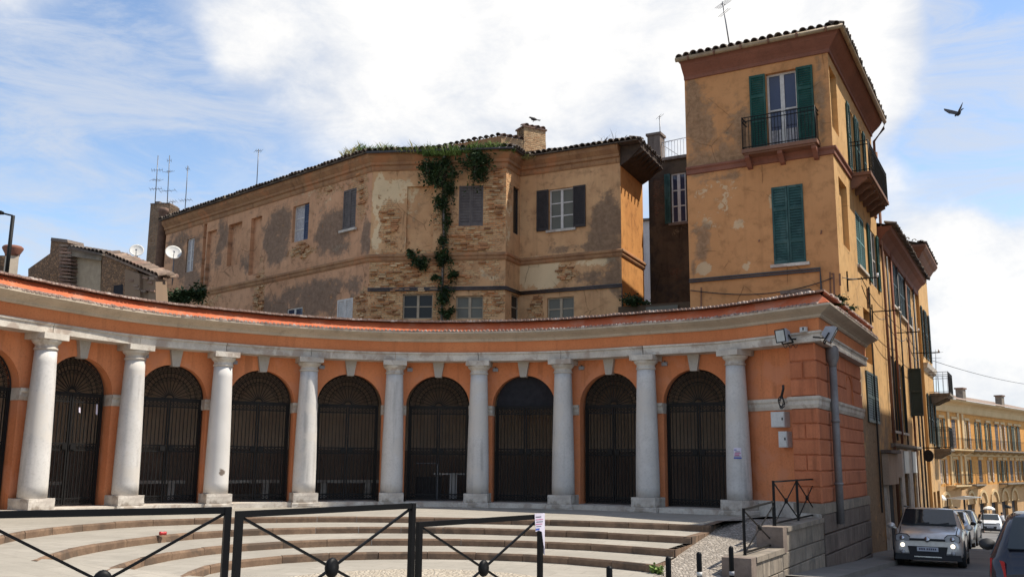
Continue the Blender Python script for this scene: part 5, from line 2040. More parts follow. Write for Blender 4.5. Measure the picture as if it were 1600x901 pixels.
tile_row(ro, Vector(q[0]), Vector(q[1]), -VV, 11.8, me=TILE, pitch=.26)
tile_row(ro, Vector(q[3]), Vector(q[0]), UU, 13.2, 11.8, me=TILE, pitch=.3)
for i, r_ in enumerate(w3):
    add_window(P3_, r_, h3, .08, shut='open', sm='blackgreen', fm='whitewood', cols=2, rows=3, sw=.46)
balcony(P3_, 2.3, 4.3, 4.75 - 2.35, .75, h3, M['masonry'], 16, 3, 1.0, 'masonry')
balcony(P3_, 1.9, 4.4, 5.0, .9, h3, M['masonry'], 18, 3, 1.0, 'masonry')
MB().sweep([Vector(uv2xy(20.4, .14)), Vector(uv2xy(25, .14))], [(-.04, 6.3), (.2, 6.3), (.16, 6.1), (.04, 6.0), (-.04, 5.9)]).build('string_course', M['stone'], h3)

# tall house across the street, on the right outside the picture: its shade lies on the street and lower walls
opp = thing('opposite_house', 'tall plain ochre house on the right side of the street', 'house', (*uv2xy(7, 11), 0))
PO = Plane(Vector(uv2xy(20, 8.3)), AZU + 180, 1)
ow = []
for fl in range(4):
    for k in range(7):
        s = 1.6 + k * 3.1
        ow.append((s, s + 1.1, 2.2 + fl * 4.0, 4.3 + fl * 4.0))
ZO = 17.6
wall('street_wall', PO, 0, 22.8, -4, ZO, [(*r_, .15) for r_ in ow], M['towerside'], opp, None, 1.5)
for r_ in ow:
    add_window(PO, r_, opp, .12, cols=2, rows=2, sill=.1)
hb = MB()
C_ = [uv2xy(20, 8.3), uv2xy(-2.8, 8.3), uv2xy(-2.8, 17), uv2xy(20, 17)]
for a, b_ in ((1, 2), (2, 3), (3, 0)):
    hb.face((*C_[a], -4), (*C_[b_], -4), (*C_[b_], ZO), (*C_[a], ZO))
hb.build('rear_wall', M['towerside'], opp)
rm = MB()
C2 = [uv2xy(20.4, 7.8), uv2xy(-3.1, 7.8), uv2xy(-3.1, 17.4), uv2xy(20.4, 17.4)]
A1, A2 = uv2xy(15, 12.6), uv2xy(2, 12.6)
rm.face((*C2[0], ZO), (*C2[1], ZO), (*A2, ZO + 1.8), (*A1, ZO + 1.8))
rm.face((*C2[2], ZO), (*C2[3], ZO), (*A1, ZO + 1.8), (*A2, ZO + 1.8))
rm.face((*C2[1], ZO), (*C2[2], ZO), (*A2, ZO + 1.8))
rm.face((*C2[3], ZO), (*C2[0], ZO), (*A1, ZO + 1.8))
rm.face(*[(*c_, ZO - .02) for c_ in C2[::-1]])
rm.build('roof', M['tile_warm'], opp)

# ------------------------------------------------------------------ yellow palazzo far down the street
f0 = at(1456, 694, 85)
PY = Plane((f0.x, f0.y), 42, 1)
far = thing('yellow_palazzo', 'long yellow palazzo with rows of shuttered windows far down the street', 'palazzo', (f0.x, f0.y, -5))
M['farshut'] = flat('grey_green_far_shutter', (.085, .095, .07), .7)
M['far'] = wallmat('yellow_palazzo_plaster', (.64, .315, .09), (.57, .27, .072), pale=(.66, .45, .22), streak=.25)
M['far_base'] = simple('pale_ground_floor_stone', (.54, .33, .15), (.46, .27, .12), .85, .6, .2, 10)
M['far_trim'] = simple('cream_palazzo_trim', (.62, .45, .24), (.54, .38, .19), .85, .6, .1, 10)
s15 = PY.sz(1505, 690)[0]
LF = 44
z_b1, z_b2, z_g = 3.0, -.25, -4.9
ZF = 7.0


def prow(pxs, y0, y1, w):
    out = []
    for px in pxs:
        s = PY.sz(px, (y0 + y1) / 2)[0]
        k = 1
        out.append((s - w / 2, s + w / 2, 0, 0))
    return out


up_px = [1470.5, 1490, 1510, 1527.5, 1543, 1556.5, 1565.5, 1577, 1586, 1591]
lo_px = [1474, 1492.5, 1513, 1532, 1547.5, 1562, 1570, 1580.5, 1589.5, 1596]
ups = [(a, b_, z_b1 + .1, z_b1 + 2.75) for a, b_, _, _ in prow(up_px, 650, 690, 1.15)]
los = [(a, b_, z_b2 + .15, z_b2 + 2.3) for a, b_, _, _ in prow(lo_px, 720, 750, 1.1)]
gps = [(a - .25, b_ + .25, z_g, z_g + 2.8) for a, b_, _, _ in prow([1478, 1517, 1536, 1554, 1570, 1585], 770, 800, 1.6)]
seps = [(20 + 3.0 * k, 21.15 + 3.0 * k) for k in range(0)]
PYs = PY
wall('upper_wall', PY, -6, LF, z_b2 - .1, ZF, [(*r_, .16) for r_ in ups + los], M['far'], far, blobmask([('b', 3, 5, 3, 3, .3)]), 1.2)
wall('ground_floor_wall', PY, -6, LF, z_g - 2, z_b2 - .1, [(*r_, .3, True) for r_ in gps], M['far_base'], far, None, 1.2)
FP = [PY.pt(-6, 0).to_2d(), PY.pt(LF, 0).to_2d()]
MB().sweep(FP, [(-.05, ZF + .55), (.85, ZF + .55), (.8, ZF + .4), (.4, ZF + .2), (.25, ZF), (.2, ZF - .5), (.12, ZF - .6), (-.05, ZF - .6)]).build('cornice', M['far_trim'], far)
MB().sweep(FP, [(-.05, z_b1 - .35), (.12, z_b1 - .35), (.12, z_b1 - .6), (-.05, z_b1 - .6)]).build('string_course', M['far_trim'], far)
for s in (-.6, s15 - 1.6, s15 - .3, 4.4):
    mb = MB()
    PY.ob(mb, s, s + .55, z_b2, ZF - .62, .003, .12)
    mb.build('pilaster', M['far_trim'], far)
rm = MB()
a0, a1, b0_, b1_ = PY.pt(-7, 0, .95), PY.pt(LF + 1, 0, .95), PY.pt(LF + 1, 0, -6), PY.pt(-7, 0, -6)
rm.face((a0.x, a0.y, ZF + .57), (a1.x, a1.y, ZF + .57), (b0_.x, b0_.y, ZF + 2.4), (b1_.x, b1_.y, ZF + 2.4))
rm.face((a0.x, a0.y, ZF + .57), (b1_.x, b1_.y, ZF + 2.4), (b1_.x, b1_.y, -5), (a0.x, a0.y, -5))
rfo = rm.build('roof', M['tile_pale'], far)
for px in (1507, 1567):
    s = PY.sz(px, 640, -2)[0]
    mb = MB()
    PY.ob(mb, s - .5, s + .5, ZF + .6, ZF + 2.3, -2.6, -1.9)
    c_ = mb.build('chimney', M['masonry'])
    attach_sub(c_, rfo)
    mb = MB()
    PY.ob(mb, s - .62, s + .62, ZF + 2.3, ZF + 2.45, -2.7, -1.8)
    attach_sub(mb.build('chimney_cap', M['tile_warm']), rfo)
for i, r_ in enumerate(ups + los):
    add_window(PY, r_, far, .12, fm='far_trim', cols=2, rows=1, shut=('open' if i % 4 != 1 else 'closed'), sm=('farshut', 'greyshut', 'gallery', 'farshut')[i % 4], rails=(), pitch=.3, fw=.1, sw=.5)
    mb = MB()
    PY.ob(mb, r_[0] - .18, r_[1] + .18, r_[3] + .05, r_[3] + .28, .002, .12)
    mb.build('window_head', M['far_trim'], far)
balcony(PY, -4, s15 - .2, z_b1, 1.0, far, M['far_trim'], 40, 6, 1.0, 'far_trim')
balcony(PY, s15 + .1, LF - 1, z_b1, 1.0, far, M['masonry'], 110, 16, 1.0, 'far_trim')
balcony(PY, 3.0, 7.4, z_b2, .9, far, M['far_trim'], 20, 3, 1.0, 'far_trim')
balcony(PY, s15 + 10.5, LF - 1, z_b2, .9, far, M['masonry'], 70, 10, 1.0, 'far_trim')
balcony(PY, s15 + .4, s15 + 3.5, z_b2, .8, far, M['masonry'], 14, 2, 1.0, 'far_trim')
for r_ in gps:
    mb = MB()
    N = 10
    m_, hw = (r_[0] + r_[1]) / 2, (r_[1] - r_[0]) / 2
    for k in range(N):
        t0_, t1_ = math.pi * k / N, math.pi * (k + 1) / N
        P_ = [(m_ + hw * rr * math.cos(tt), r_[3] - hw + hw * rr * math.sin(tt)) for rr, tt in ((1.0, t0_), (1.25, t0_), (1.25, t1_), (1.0, t1_))]
        mb.ext([PY.pt(a, z + hw, .003) for a, z in P_], PY.n * .15)
    mb.build('arch_surround', M['far_trim'], far, kind='stuff')
    mb = MB()
    PY.ob(mb, r_[0], r_[1], z_g - 1.2, r_[3], -.29, -.25)
    mb.build('doorway', M['darkshut'], far)


# ------------------------------------------------------------------ retaining wall and its railings
rw = thing('retaining_wall', 'stepped grey stone retaining wall between the pebble ramp and the street', 'retaining wall', (E0.x - 1.5, E0.y - 2.5, -.3))
UE0, UE1 = -5.9, -3.72
mb = MB()
pls.ob(mb, UE0 + .02, UE1, -1.2, .07, -.42, -.05)
pls.ob(mb, UE1 + .02, -.05, -1.2, .43, -.42, -.05)
mb.build('core', M['masonry_dark'], rw, kind='stuff')
blocks(pls, UE0, UE1, -1.13, .10, 4, [[.55, .7], [.75, .5]], o=0, mat='masonry', nm='wall_stone', par=rw, core=-.1, chamf=.012, gap=.014)
blocks(pls, UE1, -.02, -1.34, .10, 5, [[.6, .75, .5], [.8, .55]], o=0, mat='masonry', nm='wall_stone', par=rw, core=-.1, chamf=.012, gap=.014)
blocks(pls, UE1, -.02, .10, .455, 1, [[.55, .8, .65]], o=0, mat='masonry', nm='wall_stone', par=rw, core=-.1, chamf=.012, gap=.014)
for a, b_, z in ((UE0 + .28, -4.9, .10), (-4.9, UE1, .10), (UE1 + .28, -2.4, .455), (-2.4, -1.2, .455), (-1.2, -.1, .455)):
    mb = MB()
    pls.ob(mb, a + .006, b_ - .006, z, z + .085 + random.uniform(-.004, .004), -.47, .035)
    mb.build('coping_stone', M['masonry'], rw)
for a, z0_, z1_ in ((UE0 - .02, -1.2, .19), (UE1 - .02, .10, .55)):
    mb = MB()
    pls.ob(mb, a, a + .30, z0_, z1_, -.46, .02)
    mb.build('end_pier', M['masonry_dark'], rw)
OFR = -.22


def railing(label, posts, name_group, zt_fn):
    """posts: (u, zbase, ztop)"""
    o = thing('railing', label, 'railing', tuple(pls.pt(posts[0][0], posts[0][1], OFR)), 0, name_group)
    for u_, zb_, zt2 in posts:
        mb = MB()
        mb.bar(pls.pt(u_, zb_, OFR), pls.pt(u_, zt2, OFR), .04, .04)
        mb.build('post', M['iron'], o)
    for (ua, za, ta), (ub, zb_, tb) in zip(posts, posts[1:]):
        lo = max(za, zb_) + .05
        mb = MB()
        tt = min(ta, tb)
        mb.bar(pls.pt(ua, tt - .02, OFR), pls.pt(ub, tt - .02 + zt_fn, OFR), .045, .03)
        mb.build('top_rail', M['iron'], o)
        mb = MB()
        mb.bar(pls.pt(ua, lo, OFR), pls.pt(ub, lo, OFR), .03, .03)
        mb.build('bottom_rail', M['iron'], o)
        for z0_, z1_ in ((lo, tt - .03), (tt - .03, lo)):
            mb = MB()
            mb.bar(pls.pt(ua, z0_, OFR), pls.pt(ub, z1_, OFR), .018, .018)
            mb.build('brace', M['iron'], o)
        m_ = pls.pt((ua + ub) / 2, (lo + tt) / 2 - .01, OFR)
        mb = MB()
        mb.lathe([(.0, -.03), (.05, -.025), (.055, 0), (.05, .025), (0, .03)], 10, (0, 0, 0), 'y')
        kb = mb.build('knob', M['iron'], o)
        kb.location = Vector(kb.location) + m_
        kb.rotation_euler = (0, 0, R(-29 - 90))
    return o


uA0 = pls.sz(1164, 868, OFR)[0]
uB0 = pls.sz(1210, 800, OFR)[0]
uB1 = pls.sz(1246, 780, OFR)[0]
uB2 = pls.sz(1275, 770, OFR)[0]
zA = pls.sz(1164, 793, OFR)[1]
zB = pls.sz(1246, 748, OFR)[1]
RG = 'iron railings on the retaining wall'
railing('single bay black iron railing on the lower step of the retaining wall', [(uA0, .18, zA), (uB0 - .06, .18, zA + .06)], RG, .06)
railing('two bay black iron railing on the upper step of the retaining wall', [(uB0, .18, zB), (uB1, .54, zB), (uB2, .54, zB)], RG, .0)

# ------------------------------------------------------------------ crowd barriers in front
FG = 'black barriers with crossed bars along the street edge'


def barrier(label, pL, pR, zt_, ground):
    a, b_ = Vector(pL), Vector(pR)
    L = (b_ - a).length
    ang = math.atan2((b_ - a).y, (b_ - a).x)
    H = zt_ - ground
    o = thing('street_barrier', label, 'barrier', (a.x, a.y, ground), ang, FG, local=True)
    for x in (.025, L - .025):
        MB().box(x - .025, x + .025, -.025, .025, -.1, H).build('post', M['blackpaint'], o)
    MB().box(.05, L - .05, -.02, .02, H - .05, H).build('top_rail', M['blackpaint'], o)
    zl = H - .98
    MB().box(.05, L - .05, -.015, .015, zl - .03, zl).build('bottom_rail', M['blackpaint'], o)
    for z0_, z1_ in ((zl, H - .05), (H - .05, zl)):
        MB().bar((.05, 0, z0_), (L - .05, 0, z1_), .02, .02).build('brace', M['blackpaint'], o)
    zc_ = (zl + H - .05) / 2
    MB().lathe([(0, -.035), (.045, -.032), (.066, -.02), (.072, 0), (.066, .02), (.045, .032), (0, .035)], 16, (0, 0, 0), 'y').build('knob', M['blackpaint'], o)
    kn = o.children[-1]
    kn = [c_ for c_ in o.children if c_.name.startswith('knob')][0]
    kn.location = (L / 2, 0, zc_)
    kn.scale = (1.0, 1, 1.22)
    return o


def xyY(px, Y, z):
    """ground-plan point seen at column px at depth Y, and height"""
    p = at(px, 800, Y)
    return (p.x, p.y)


def zat(px, py, Y):
    return at(px, py, Y).z


zb1 = zat(200, 796, 7.0)
barrier('long black barrier cut by the left edge of the photo', xyY(-50, 6.65, 0), xyY(361, 7.55, 0), zb1, zb1 - 1.12)
zb2 = zat(508, 791.5, 8.4)
barrier('black barrier in the middle with an upright oval knob', xyY(370, 7.65, 0), xyY(647, 9.3, 0), zb2, zb2 - 1.12)
zb3 = zat(750, 808, 10.3)
barrier('lower black barrier on the right with a torn notice on its corner', xyY(653, 9.5, 0), xyY(846, 11.05, 0), zb3, zb3 - 1.1)
# torn notice taped round the corner of the last barrier
e_ = Vector(xyY(846, 11.05, 0))
s_ = Vector(xyY(653, 9.5, 0))
dd = (e_ - s_).normalized()
nn = Vector((dd.y, -dd.x))
e3 = Vector((e_.x, e_.y, 0))
d3, n3 = Vector((dd.x, dd.y, 0)), Vector((nn.x, nn.y, 0))
tn = thing('torn_notice', 'torn white paper notice taped round the corner of the right barrier', 'notice', (e_.x, e_.y, zb3))
mb = MB()
f0_ = e3 + n3 * .034 - d3 * .17
up_ = Vector((0, 0, 1))
pts = [f0_ + up_ * (zb3 + .015), f0_ + d3 * .185 + up_ * (zb3 + .012), f0_ + d3 * .185 + up_ * (zb3 - .38), f0_ + d3 * .165 + up_ * (zb3 - .33), f0_ + d3 * .135 + up_ * (zb3 - .19), f0_ + d3 * .08 + up_ * (zb3 - .175), f0_ + d3 * .02 + up_ * (zb3 - .185)]
mb.ext(pts, n3 * -.004)
g_ = f0_ + d3 * .185
mb.ext([g_ + up_ * (zb3 + .012), g_ - n3 * .06 + up_ * (zb3 + .01), g_ - n3 * .05 + up_ * (zb3 - .40), g_ + up_ * (zb3 - .45)], d3 * .004)
mb.build('sheet', M['paper'], tn, kind='stuff')
for k, (x0, x1, z0_, z1_, mt) in enumerate(((.02, .12, -.02, -.03, 'ink_dark'), (.02, .155, -.05, -.058, 'ink_pink'), (.03, .15, -.075, -.083, 'ink_dark'), (.02, .14, -.1, -.108, 'ink_pink'), (.02, .09, -.15, -.17, 'ink_blue'), (.03, .12, -.125, -.131, 'ink_dark'))):
    q = f0_ + n3 * .002 + d3 * x0 + up_ * (zb3 + z0_)
    MB().face(q, q + d3 * (x1 - x0), q + d3 * (x1 - x0) + up_ * (z1_ - z0_), q + up_ * (z1_ - z0_)).build('print', M[mt], tn)

# bollards
BG = 'thin dark bollards along the street edge'
bp_ = None
for i, (px, py, Y, lab) in enumerate(((952, 883, 10.0, 'short dark bollard nearest the barriers'), (1044, 868, 11.0, 'dark bollard with a pale foot, second from the barriers'), (1092, 861, 11.6, 'dark bollard with a white band in the middle of its height'), (1142, 852, 12.4, 'dark bollard beside the end pier of the retaining wall'))):
    p = at(px, py, Y)
    h = .86
    o = thing('bollard', lab, 'bollard', (p.x, p.y, p.z - h), 0, BG, local=True)
    MB().lathe([(.032, -.1), (.032, h - .03), (.026, h - .01), (.0, h)], 12).build('post', M['blackpaint'], o)
    z0_ = {0: .25, 1: .45, 2: .58, 3: .50}[i]
    MB().lathe([(.034, z0_), (.034, z0_ + .05)], 12).build('band', M['dish'] if i != 3 else M['greyplastic'], o)

# ------------------------------------------------------------------ things fixed to the end block
v_ = plf


def fbox(name, label, cat, rect, o0, o1, mat, extra=None):
    a, b_, z0_, z1_ = rect
    p = v_.pt((a + b_) / 2, z0_, o0)
    t_ = thing(name, label, cat, tuple(p))
    mb = MB()
    v_.ob(mb, a, b_, z0_, z1_, o0, o1)
    mb.build('cabinet', mat, t_)
    mb = MB()
    v_.ob(mb, a + .015, b_ - .015, z0_ + .015, z1_ - .015, o1, o1 + .012)
    d_ = mb.build('door', mat, t_)
    mb = MB()
    v_.ob(mb, b_ - .06, b_ - .035, (z0_ + z1_) / 2 - .02, (z0_ + z1_) / 2 + .04, o1 + .012, o1 + .025)
    attach_sub(mb.build('lock', M['iron']), d_)
    return t_


fbox('meter_cabinet', 'larger white meter cabinet on the orange wall beside the last column', 'cabinet', plf.rect(1208, 1229, 643, 667, -.2), -.33, -.12, M['metalbox'])
fbox('junction_box', 'smaller white box on the orange wall below the meter cabinet', 'cabinet', plf.rect(1219, 1232.5, 673.5, 698.5, -.2), -.33, -.14, M['metalbox'])
fbox('sensor_box', 'little white box on the white band right of the floodlight', 'box', plf.rect(1252, 1261, 511, 518.5, .22), .2, .28, M['metalbox'])


def floodlight(label, c, yaw, tilt, s=1.0, mat='greyplastic'):
    o = thing('floodlight', label, 'floodlight', tuple(c), yaw, 'floodlights on the arcade corner', local=True)
    h = MB()
    h.ext([(-.20 * s, -.10 * s, -.18 * s), (.20 * s, -.10 * s, -.18 * s), (.20 * s, -.10 * s, .18 * s), (-.20 * s, -.10 * s, .18 * s)], (0, .06 * s, 0))
    k0 = len(h.v)
    a = [(-.20 * s, -.04 * s, -.18 * s), (.20 * s, -.04 * s, -.18 * s), (.20 * s, -.04 * s, .18 * s), (-.20 * s, -.04 * s, .18 * s)]
    b_ = [(-.12 * s, .14 * s, -.1 * s), (.12 * s, .14 * s, -.1 * s), (.12 * s, .14 * s, .1 * s), (-.12 * s, .14 * s, .1 * s)]
    for i in range(4):
        j = (i + 1) % 4
        h.face(a[i], a[j], b_[j], b_[i])
    h.face(*b_)
    hd = h.build('head', M[mat], o)
    hd.rotation_euler = (tilt, 0, 0)
    g = MB().box(-.17 * s, .17 * s, -.108 * s, -.102 * s, -.15 * s, .15 * s).build('lens', M['floodglass'], None)
    attach_sub(g, hd)
    rim = MB()
    for x0, x1, z0_, z1_ in ((-.2, .2, .15, .18), (-.2, .2, -.18, -.15), (-.2, -.17, -.15, .15), (.17, .2, -.15, .15)):
        rim.box(x0 * s, x1 * s, -.115 * s, -.1 * s, z0_ * s, z1_ * s)
    attach_sub(rim.build('rim', M['blackplastic'], None), hd)
    br = MB()
    br.bar((0, .05, -.1 * s), (0, .34, -.06), .03, .03)
    br.bar((-.21 * s, 0, 0), (-.21 * s, .12, -.2 * s), .02, .03).bar((.21 * s, 0, 0), (.21 * s, .12, -.2 * s), .02, .03).bar((-.21 * s, .12, -.2 * s), (.21 * s, .12, -.2 * s), .02, .03)
    br.build('bracket', M['iron'], o)
    return o


def plpt(pl, px, py, o):
    a, z = pl.sz(px, py, o)
    return pl.pt(a, z, o)


yf = math.atan2(plf.n.x, -plf.n.y)
floodlight('grey floodlight with a pale lens on the white band above the orange wall', plpt(plf, 1224, 524, .5), yf - .25, .15, .82)
floodlight('grey floodlight seen from behind at the corner of the end block', plpt(pls, 1296, 521, .45), math.atan2(pls.n.x, -pls.n.y) + .15, .5, .95)
# grey downpipe with hopper on the street side
tp = thing('downpipe', 'fat grey downpipe with a hopper head on the street side of the arcade', 'downpipe', tuple(pls.pt(1.0, .4, .1)))
ud = pls.sz(1305, 660, .12)[0]
c_ = pls.pt(ud, 0, .13)
MB().lathe([(.085, .35), (.085, 3.85)], 14, (c_.x, c_.y, 0)).build('pipe', M['greypipe'], tp)
MB().lathe([(.085, 3.85), (.10, 3.95), (.15, 4.05), (.15, 4.28), (.12, 4.32), (.10, 4.35)], 14, (c_.x, c_.y, 0)).build('hopper', M['greypipe'], tp)
for z in (1.2, 2.6):
    MB().lathe([(.10, z), (.10, z + .06)], 14, (c_.x, c_.y, 0)).build('clamp', M['greypipe'], tp)
# coil of black cable
cc = plpt(plf, 1221, 628, -.1)
mb = MB()
for r0, ph in ((.13, 0), (.105, .6), (.085, 1.1)):
    pts = []
    for k in range(19):
        t_ = 2 * math.pi * k / 18
        pts.append(cc + plf.d * (r0 * .6 * math.cos(t_ + ph)) + Vector((0, 0, r0 * 1.1 * math.sin(t_ + ph))) + plf.n * (.02 * math.sin(3 * t_)))
    mb.tube(pts, .012, 5)
tag(mb.build('cable_coil', M['wire'], None), 'coil of black cable hung on the string course beside the meter cabinet', 'cable', kind='stuff')
mb = MB()
mb.tube([cc + Vector((0, 0, .1)), cc + plf.d * .07 + Vector((0, 0, .3)), cc + plf.d * .09 + plf.n * .03 + Vector((0, 0, .38))], .03, 5)
tag(mb.build('cable_sleeve', M['wire'], None), 'short black cable sleeve above the coil at the block corner', 'cable')
mb = MB()
f0_ = plpt(plf, 1224, 533, .3)
pts = []
for k in range(22):
    t_ = k / 21
    pts.append(f0_ + plf.d * (t_ * .28 - .02) + Vector((0, 0, -.05 - .10 * abs(math.sin(t_ * 9)))) + plf.n * (-.15 * t_))
mb.tube(pts, .008, 4)
tag(mb.build('cable', M['wire'], None), 'loose black cable hanging under the floodlight', 'cable')
# notice on the last column
cpos = PC(8)
nc = PN(8)
ph0 = math.atan2(-cpos.y, -cpos.x)
ph0 = math.atan2(-cpos.y, -cpos.x) - .02
zt_, zb_ = at(1150, 699, cpos.y - .28).z, at(1150, 716, cpos.y - .28).z
tn = thing('column_notice', 'small pale paper notice with pink and blue print on the last column', 'notice', (cpos.x, cpos.y, zb_))


def curved(z0_, z1_, a0, a1, r_, nm, mt):
    mb = MB()
    n = 6
    for k in range(n):
        t0_, t1_ = ph0 + a0 + (a1 - a0) * k / n, ph0 + a0 + (a1 - a0) * (k + 1) / n
        P_ = [(cpos.x + r_ * math.cos(t), cpos.y + r_ * math.sin(t)) for t in (t0_, t1_)]
        mb.face((*P_[0], z0_), (*P_[1], z0_), (*P_[1], z1_), (*P_[0], z1_))
    return mb.build(nm, mt, tn)


curved(zb_, zt_, -.34, .26, .298, 'sheet', M['paper'])
for z0_, z1_, a0, a1, mt in ((.04, .055, -.3, .2, 'ink_dark'), (.07, .10, -.28, .1, 'ink_pink'), (.115, .135, -.25, .2, 'ink_pink'), (.15, .165, -.2, .15, 'ink_dark'), (.0, .03, -.34, .26, 'ink_blue'), (.19, .21, -.28, -.1, 'ink_blue')):
    curved(zb_ + z0_, zb_ + z1_, a0, a1, .300, 'print', M[mt])

# ------------------------------------------------------------------ dishes, antennas, lamps on the roofs
def dish(label, px, py, Y, r_px, yaw):
    c = at(px, py, Y)
    r_ = r_px / F_PX * Y
    o = thing('satellite_dish', label, 'satellite dish', tuple(c - Vector((0, 0, r_ * 1.8))), 0, 'satellite dishes on the left roofs')
    mb = MB()
    mb.lathe([(0, .16 * r_), (.5 * r_, .12 * r_), (.85 * r_, .045 * r_), (r_, 0), (r_, -.02), (.85 * r_, .025 * r_), (.5 * r_, .10 * r_), (0, .14 * r_)], 28, (0, 0, 0), 'y', cap=False)
    d_ = mb.build('reflector', M['dish'], o)
    d_.location = Vector(d_.location) + c
    d_.rotation_euler = (R(-24), 0, yaw)
    dirv = Vector((math.sin(yaw), -math.cos(yaw), 0))
    f = c + dirv * r_ * .9 + Vector((0, 0, -.12 * r_))
    mb = MB().tube([c + Vector((0, 0, -r_ * .9)) + dirv * .1, f], .014, 5)
    arm = mb.build('arm', M['antenna'], o)
    mb = MB().tube([f, f - dirv * .12 + Vector((0, 0, .05))], .035, 8)
    attach_sub(mb.build('receiver', M['greyplastic']), arm)
    MB().tube([c + Vector((0, .1, -.1)), c + Vector((0, .12, -r_ * 4.2))], .022, 6).build('mast', M['antenna'], o)
    return o


dish('grey satellite dish seen against the sky left of the chimney stack', 213.5, 391, 38, 11, .30)
dish('larger cream satellite dish on a mast in front of the old palazzo', 271, 394, 40, 12.5, .45)


def antenna(label, px, ytop, ybot, Y, arms, group='tv antennas on the roofs'):
    b_, t_ = at(px[1], ybot, Y), at(px[0], ytop, Y)
    o = thing('tv_antenna', label, 'antenna', tuple(b_), 0, group)
    MB().tube([b_, t_], .022, 5).build('mast', M['antenna'], o)
    k = Y / F_PX
    for f, w_, ang, n in arms:
        c = b_.lerp(t_, f)
        d_ = Vector((math.cos(ang), math.sin(ang), .12))
        mb = MB()
        mb.tube([c - d_ * w_ * k, c + d_ * w_ * k], .012, 4)
        bm = mb.build('boom', M['antenna'], o)
        e_ = Vector((-d_.y, d_.x, 0)).normalized()
        el = MB().tube([-e_ * .3, e_ * .3], .008, 4).mesh('element', M['antenna'])
        for i in range(n):
            q = c + d_ * (w_ * k * (-1 + 2 * i / max(1, n - 1)))
            inst('element', el, bm, tuple(q), (0, 0, 0))
    return o


antenna('tv antenna with two crossed booms on the chimney stack', (247, 242), 243, 320, 44.5, [(.7, 8, .3, 5), (.5, 7, .8, 4), (.32, 9, .2, 5)])
antenna('tallest tv antenna rising behind the chimney stack', (265, 261), 243, 322, 45.5, [(.9, 3, .3, 3), (.68, 4, 1.0, 3), (.3, 12, .1, 4)])
antenna('slender tv antenna on the left end of the palazzo roof', (293.5, 289), 259, 328, 46, [(.93, 2.5, .2, 3), (.22, 9, .1, 5)])
antenna('short tv antenna low beside the slender one', (270, 269.5), 314, 333, 45.5, [(.95, 6, .1, 4)])
antenna('thin roof antenna alone above the long left wing of the palazzo', (404, 401), 233, 290, 44, [(.95, 5, .5, 4)])
antenna('thin tv antenna above the tower roof', (1129, 1140), 3, 72, 27.5, [(.94, 5, .4, 4), (.75, 2, .3, 2)])
antenna('thin mast with a stay on the terrace of the dark rear house', (1031, 1032), 181, 246, 36.5, [(.98, 2, .2, 2)])
antenna('tv antenna on the far balcony at the end of the street row', (1462, 1463), 546, 612, 62, [(.92, 8, .2, 4), (.8, 5, .9, 3)])
antenna('small tv antennas lying on the broken roof beside the grey dish', (193, 190), 395, 408, 37, [(.9, 4, .6, 3), (.5, 5, .2, 3)])
p = at(4, 332, 30)
b_ = at(11, 418, 30)
o = thing('roof_lamp', 'dark lamp on a pole at the left edge of the photo', 'lamp', tuple(b_))
MB().tube([b_ - Vector((0, 0, .8)), Vector((b_.x + .02, b_.y, p.z - .1))], .06, 6).build('pole', M['iron'], o)
MB().tube([Vector((b_.x, b_.y, p.z - .1)), p + Vector((-.1, 0, .0))], .03, 5).build('arm', M['iron'], o)
MB().box(p.x - .35, p.x, p.y - .1, p.y + .1, p.z - .05, p.z + .04).build('lamp_head', M['iron'], o)

# ------------------------------------------------------------------ wires along the street fronts
def wire(label, pts, r_=.012):
    mb = MB()
    mb.tube(pts, r_, 4)
    return tag(mb.build('cable', M['wire'], None), label, 'cable', 'cables along the street fronts')


def sag(a, b_, d_, n=12):
    return [a.lerp(b_, k / n) - Vector((0, 0, d_ * 4 * (k / n) * (1 - k / n))) for k in range(n + 1)]


br = []
for k, (px, py, ln) in enumerate(((1323, 437, .9), (1362, 487, .9), (1398, 520, .9), (1421, 552, 1.2))):
    a, z = PU.sz(px, py)
    o = thing('cable_bracket', ['iron cable bracket nearest the tower corner', 'second iron cable bracket along the street front', 'third iron cable bracket along the street front', 'farthest iron cable bracket above the swung shutter'][k], 'bracket', tuple(PU.pt(a, z, 0)), 0, 'cable brackets on the street front')
    MB().bar(PU.pt(a, z, 0), PU.pt(a, z, ln), .035).build('arm', M['iron'], o)
    MB().bar(PU.pt(a, z - .35, .02), PU.pt(a, z + .25, .02), .03).build('plate', M['iron'], o)
    MB().tube([PU.pt(a, z, ln - .05), PU.pt(a, z + .12, ln - .05)], .03, 6).build('insulator', M['rail_white'], o)
    br.append((a, z, ln))
for i in range(3):
    for k in range(2):
        wire('%s cable sagging between the %s brackets' % (('upper', 'lower')[k], ('first two', 'middle two', 'last two')[i]), sag(PU.pt(br[i][0], br[i][1] + .05 - .25 * k, .4), PU.pt(br[i + 1][0], br[i + 1][1] + .05 - .3 * k, .4), .15 + .2 * k))
wire('cable from the tower corner up to the first bracket', sag(PF.pt(-.2, PF.sz(1300, 428)[1], .08), PU.pt(br[0][0], br[0][1], .3), .05))
wire('long thin cable crossing the sky to the right edge', sag(PU.pt(br[3][0], br[3][1] - .35, .9), at(1680, 603, 70), .4))
for k, (px, y0, y1) in enumerate(((1376, 470, 800), (1349, 420, 470))):
    a, z0_ = PU.sz(px, y1)
    z1_ = PU.sz(px, y0)[1]
    if k == 0:
        wire('bundle of dark cables running down the ochre street front', [PU.pt(a, max(z0_, -1), .05), PU.pt(a, z1_, .05)], .03)
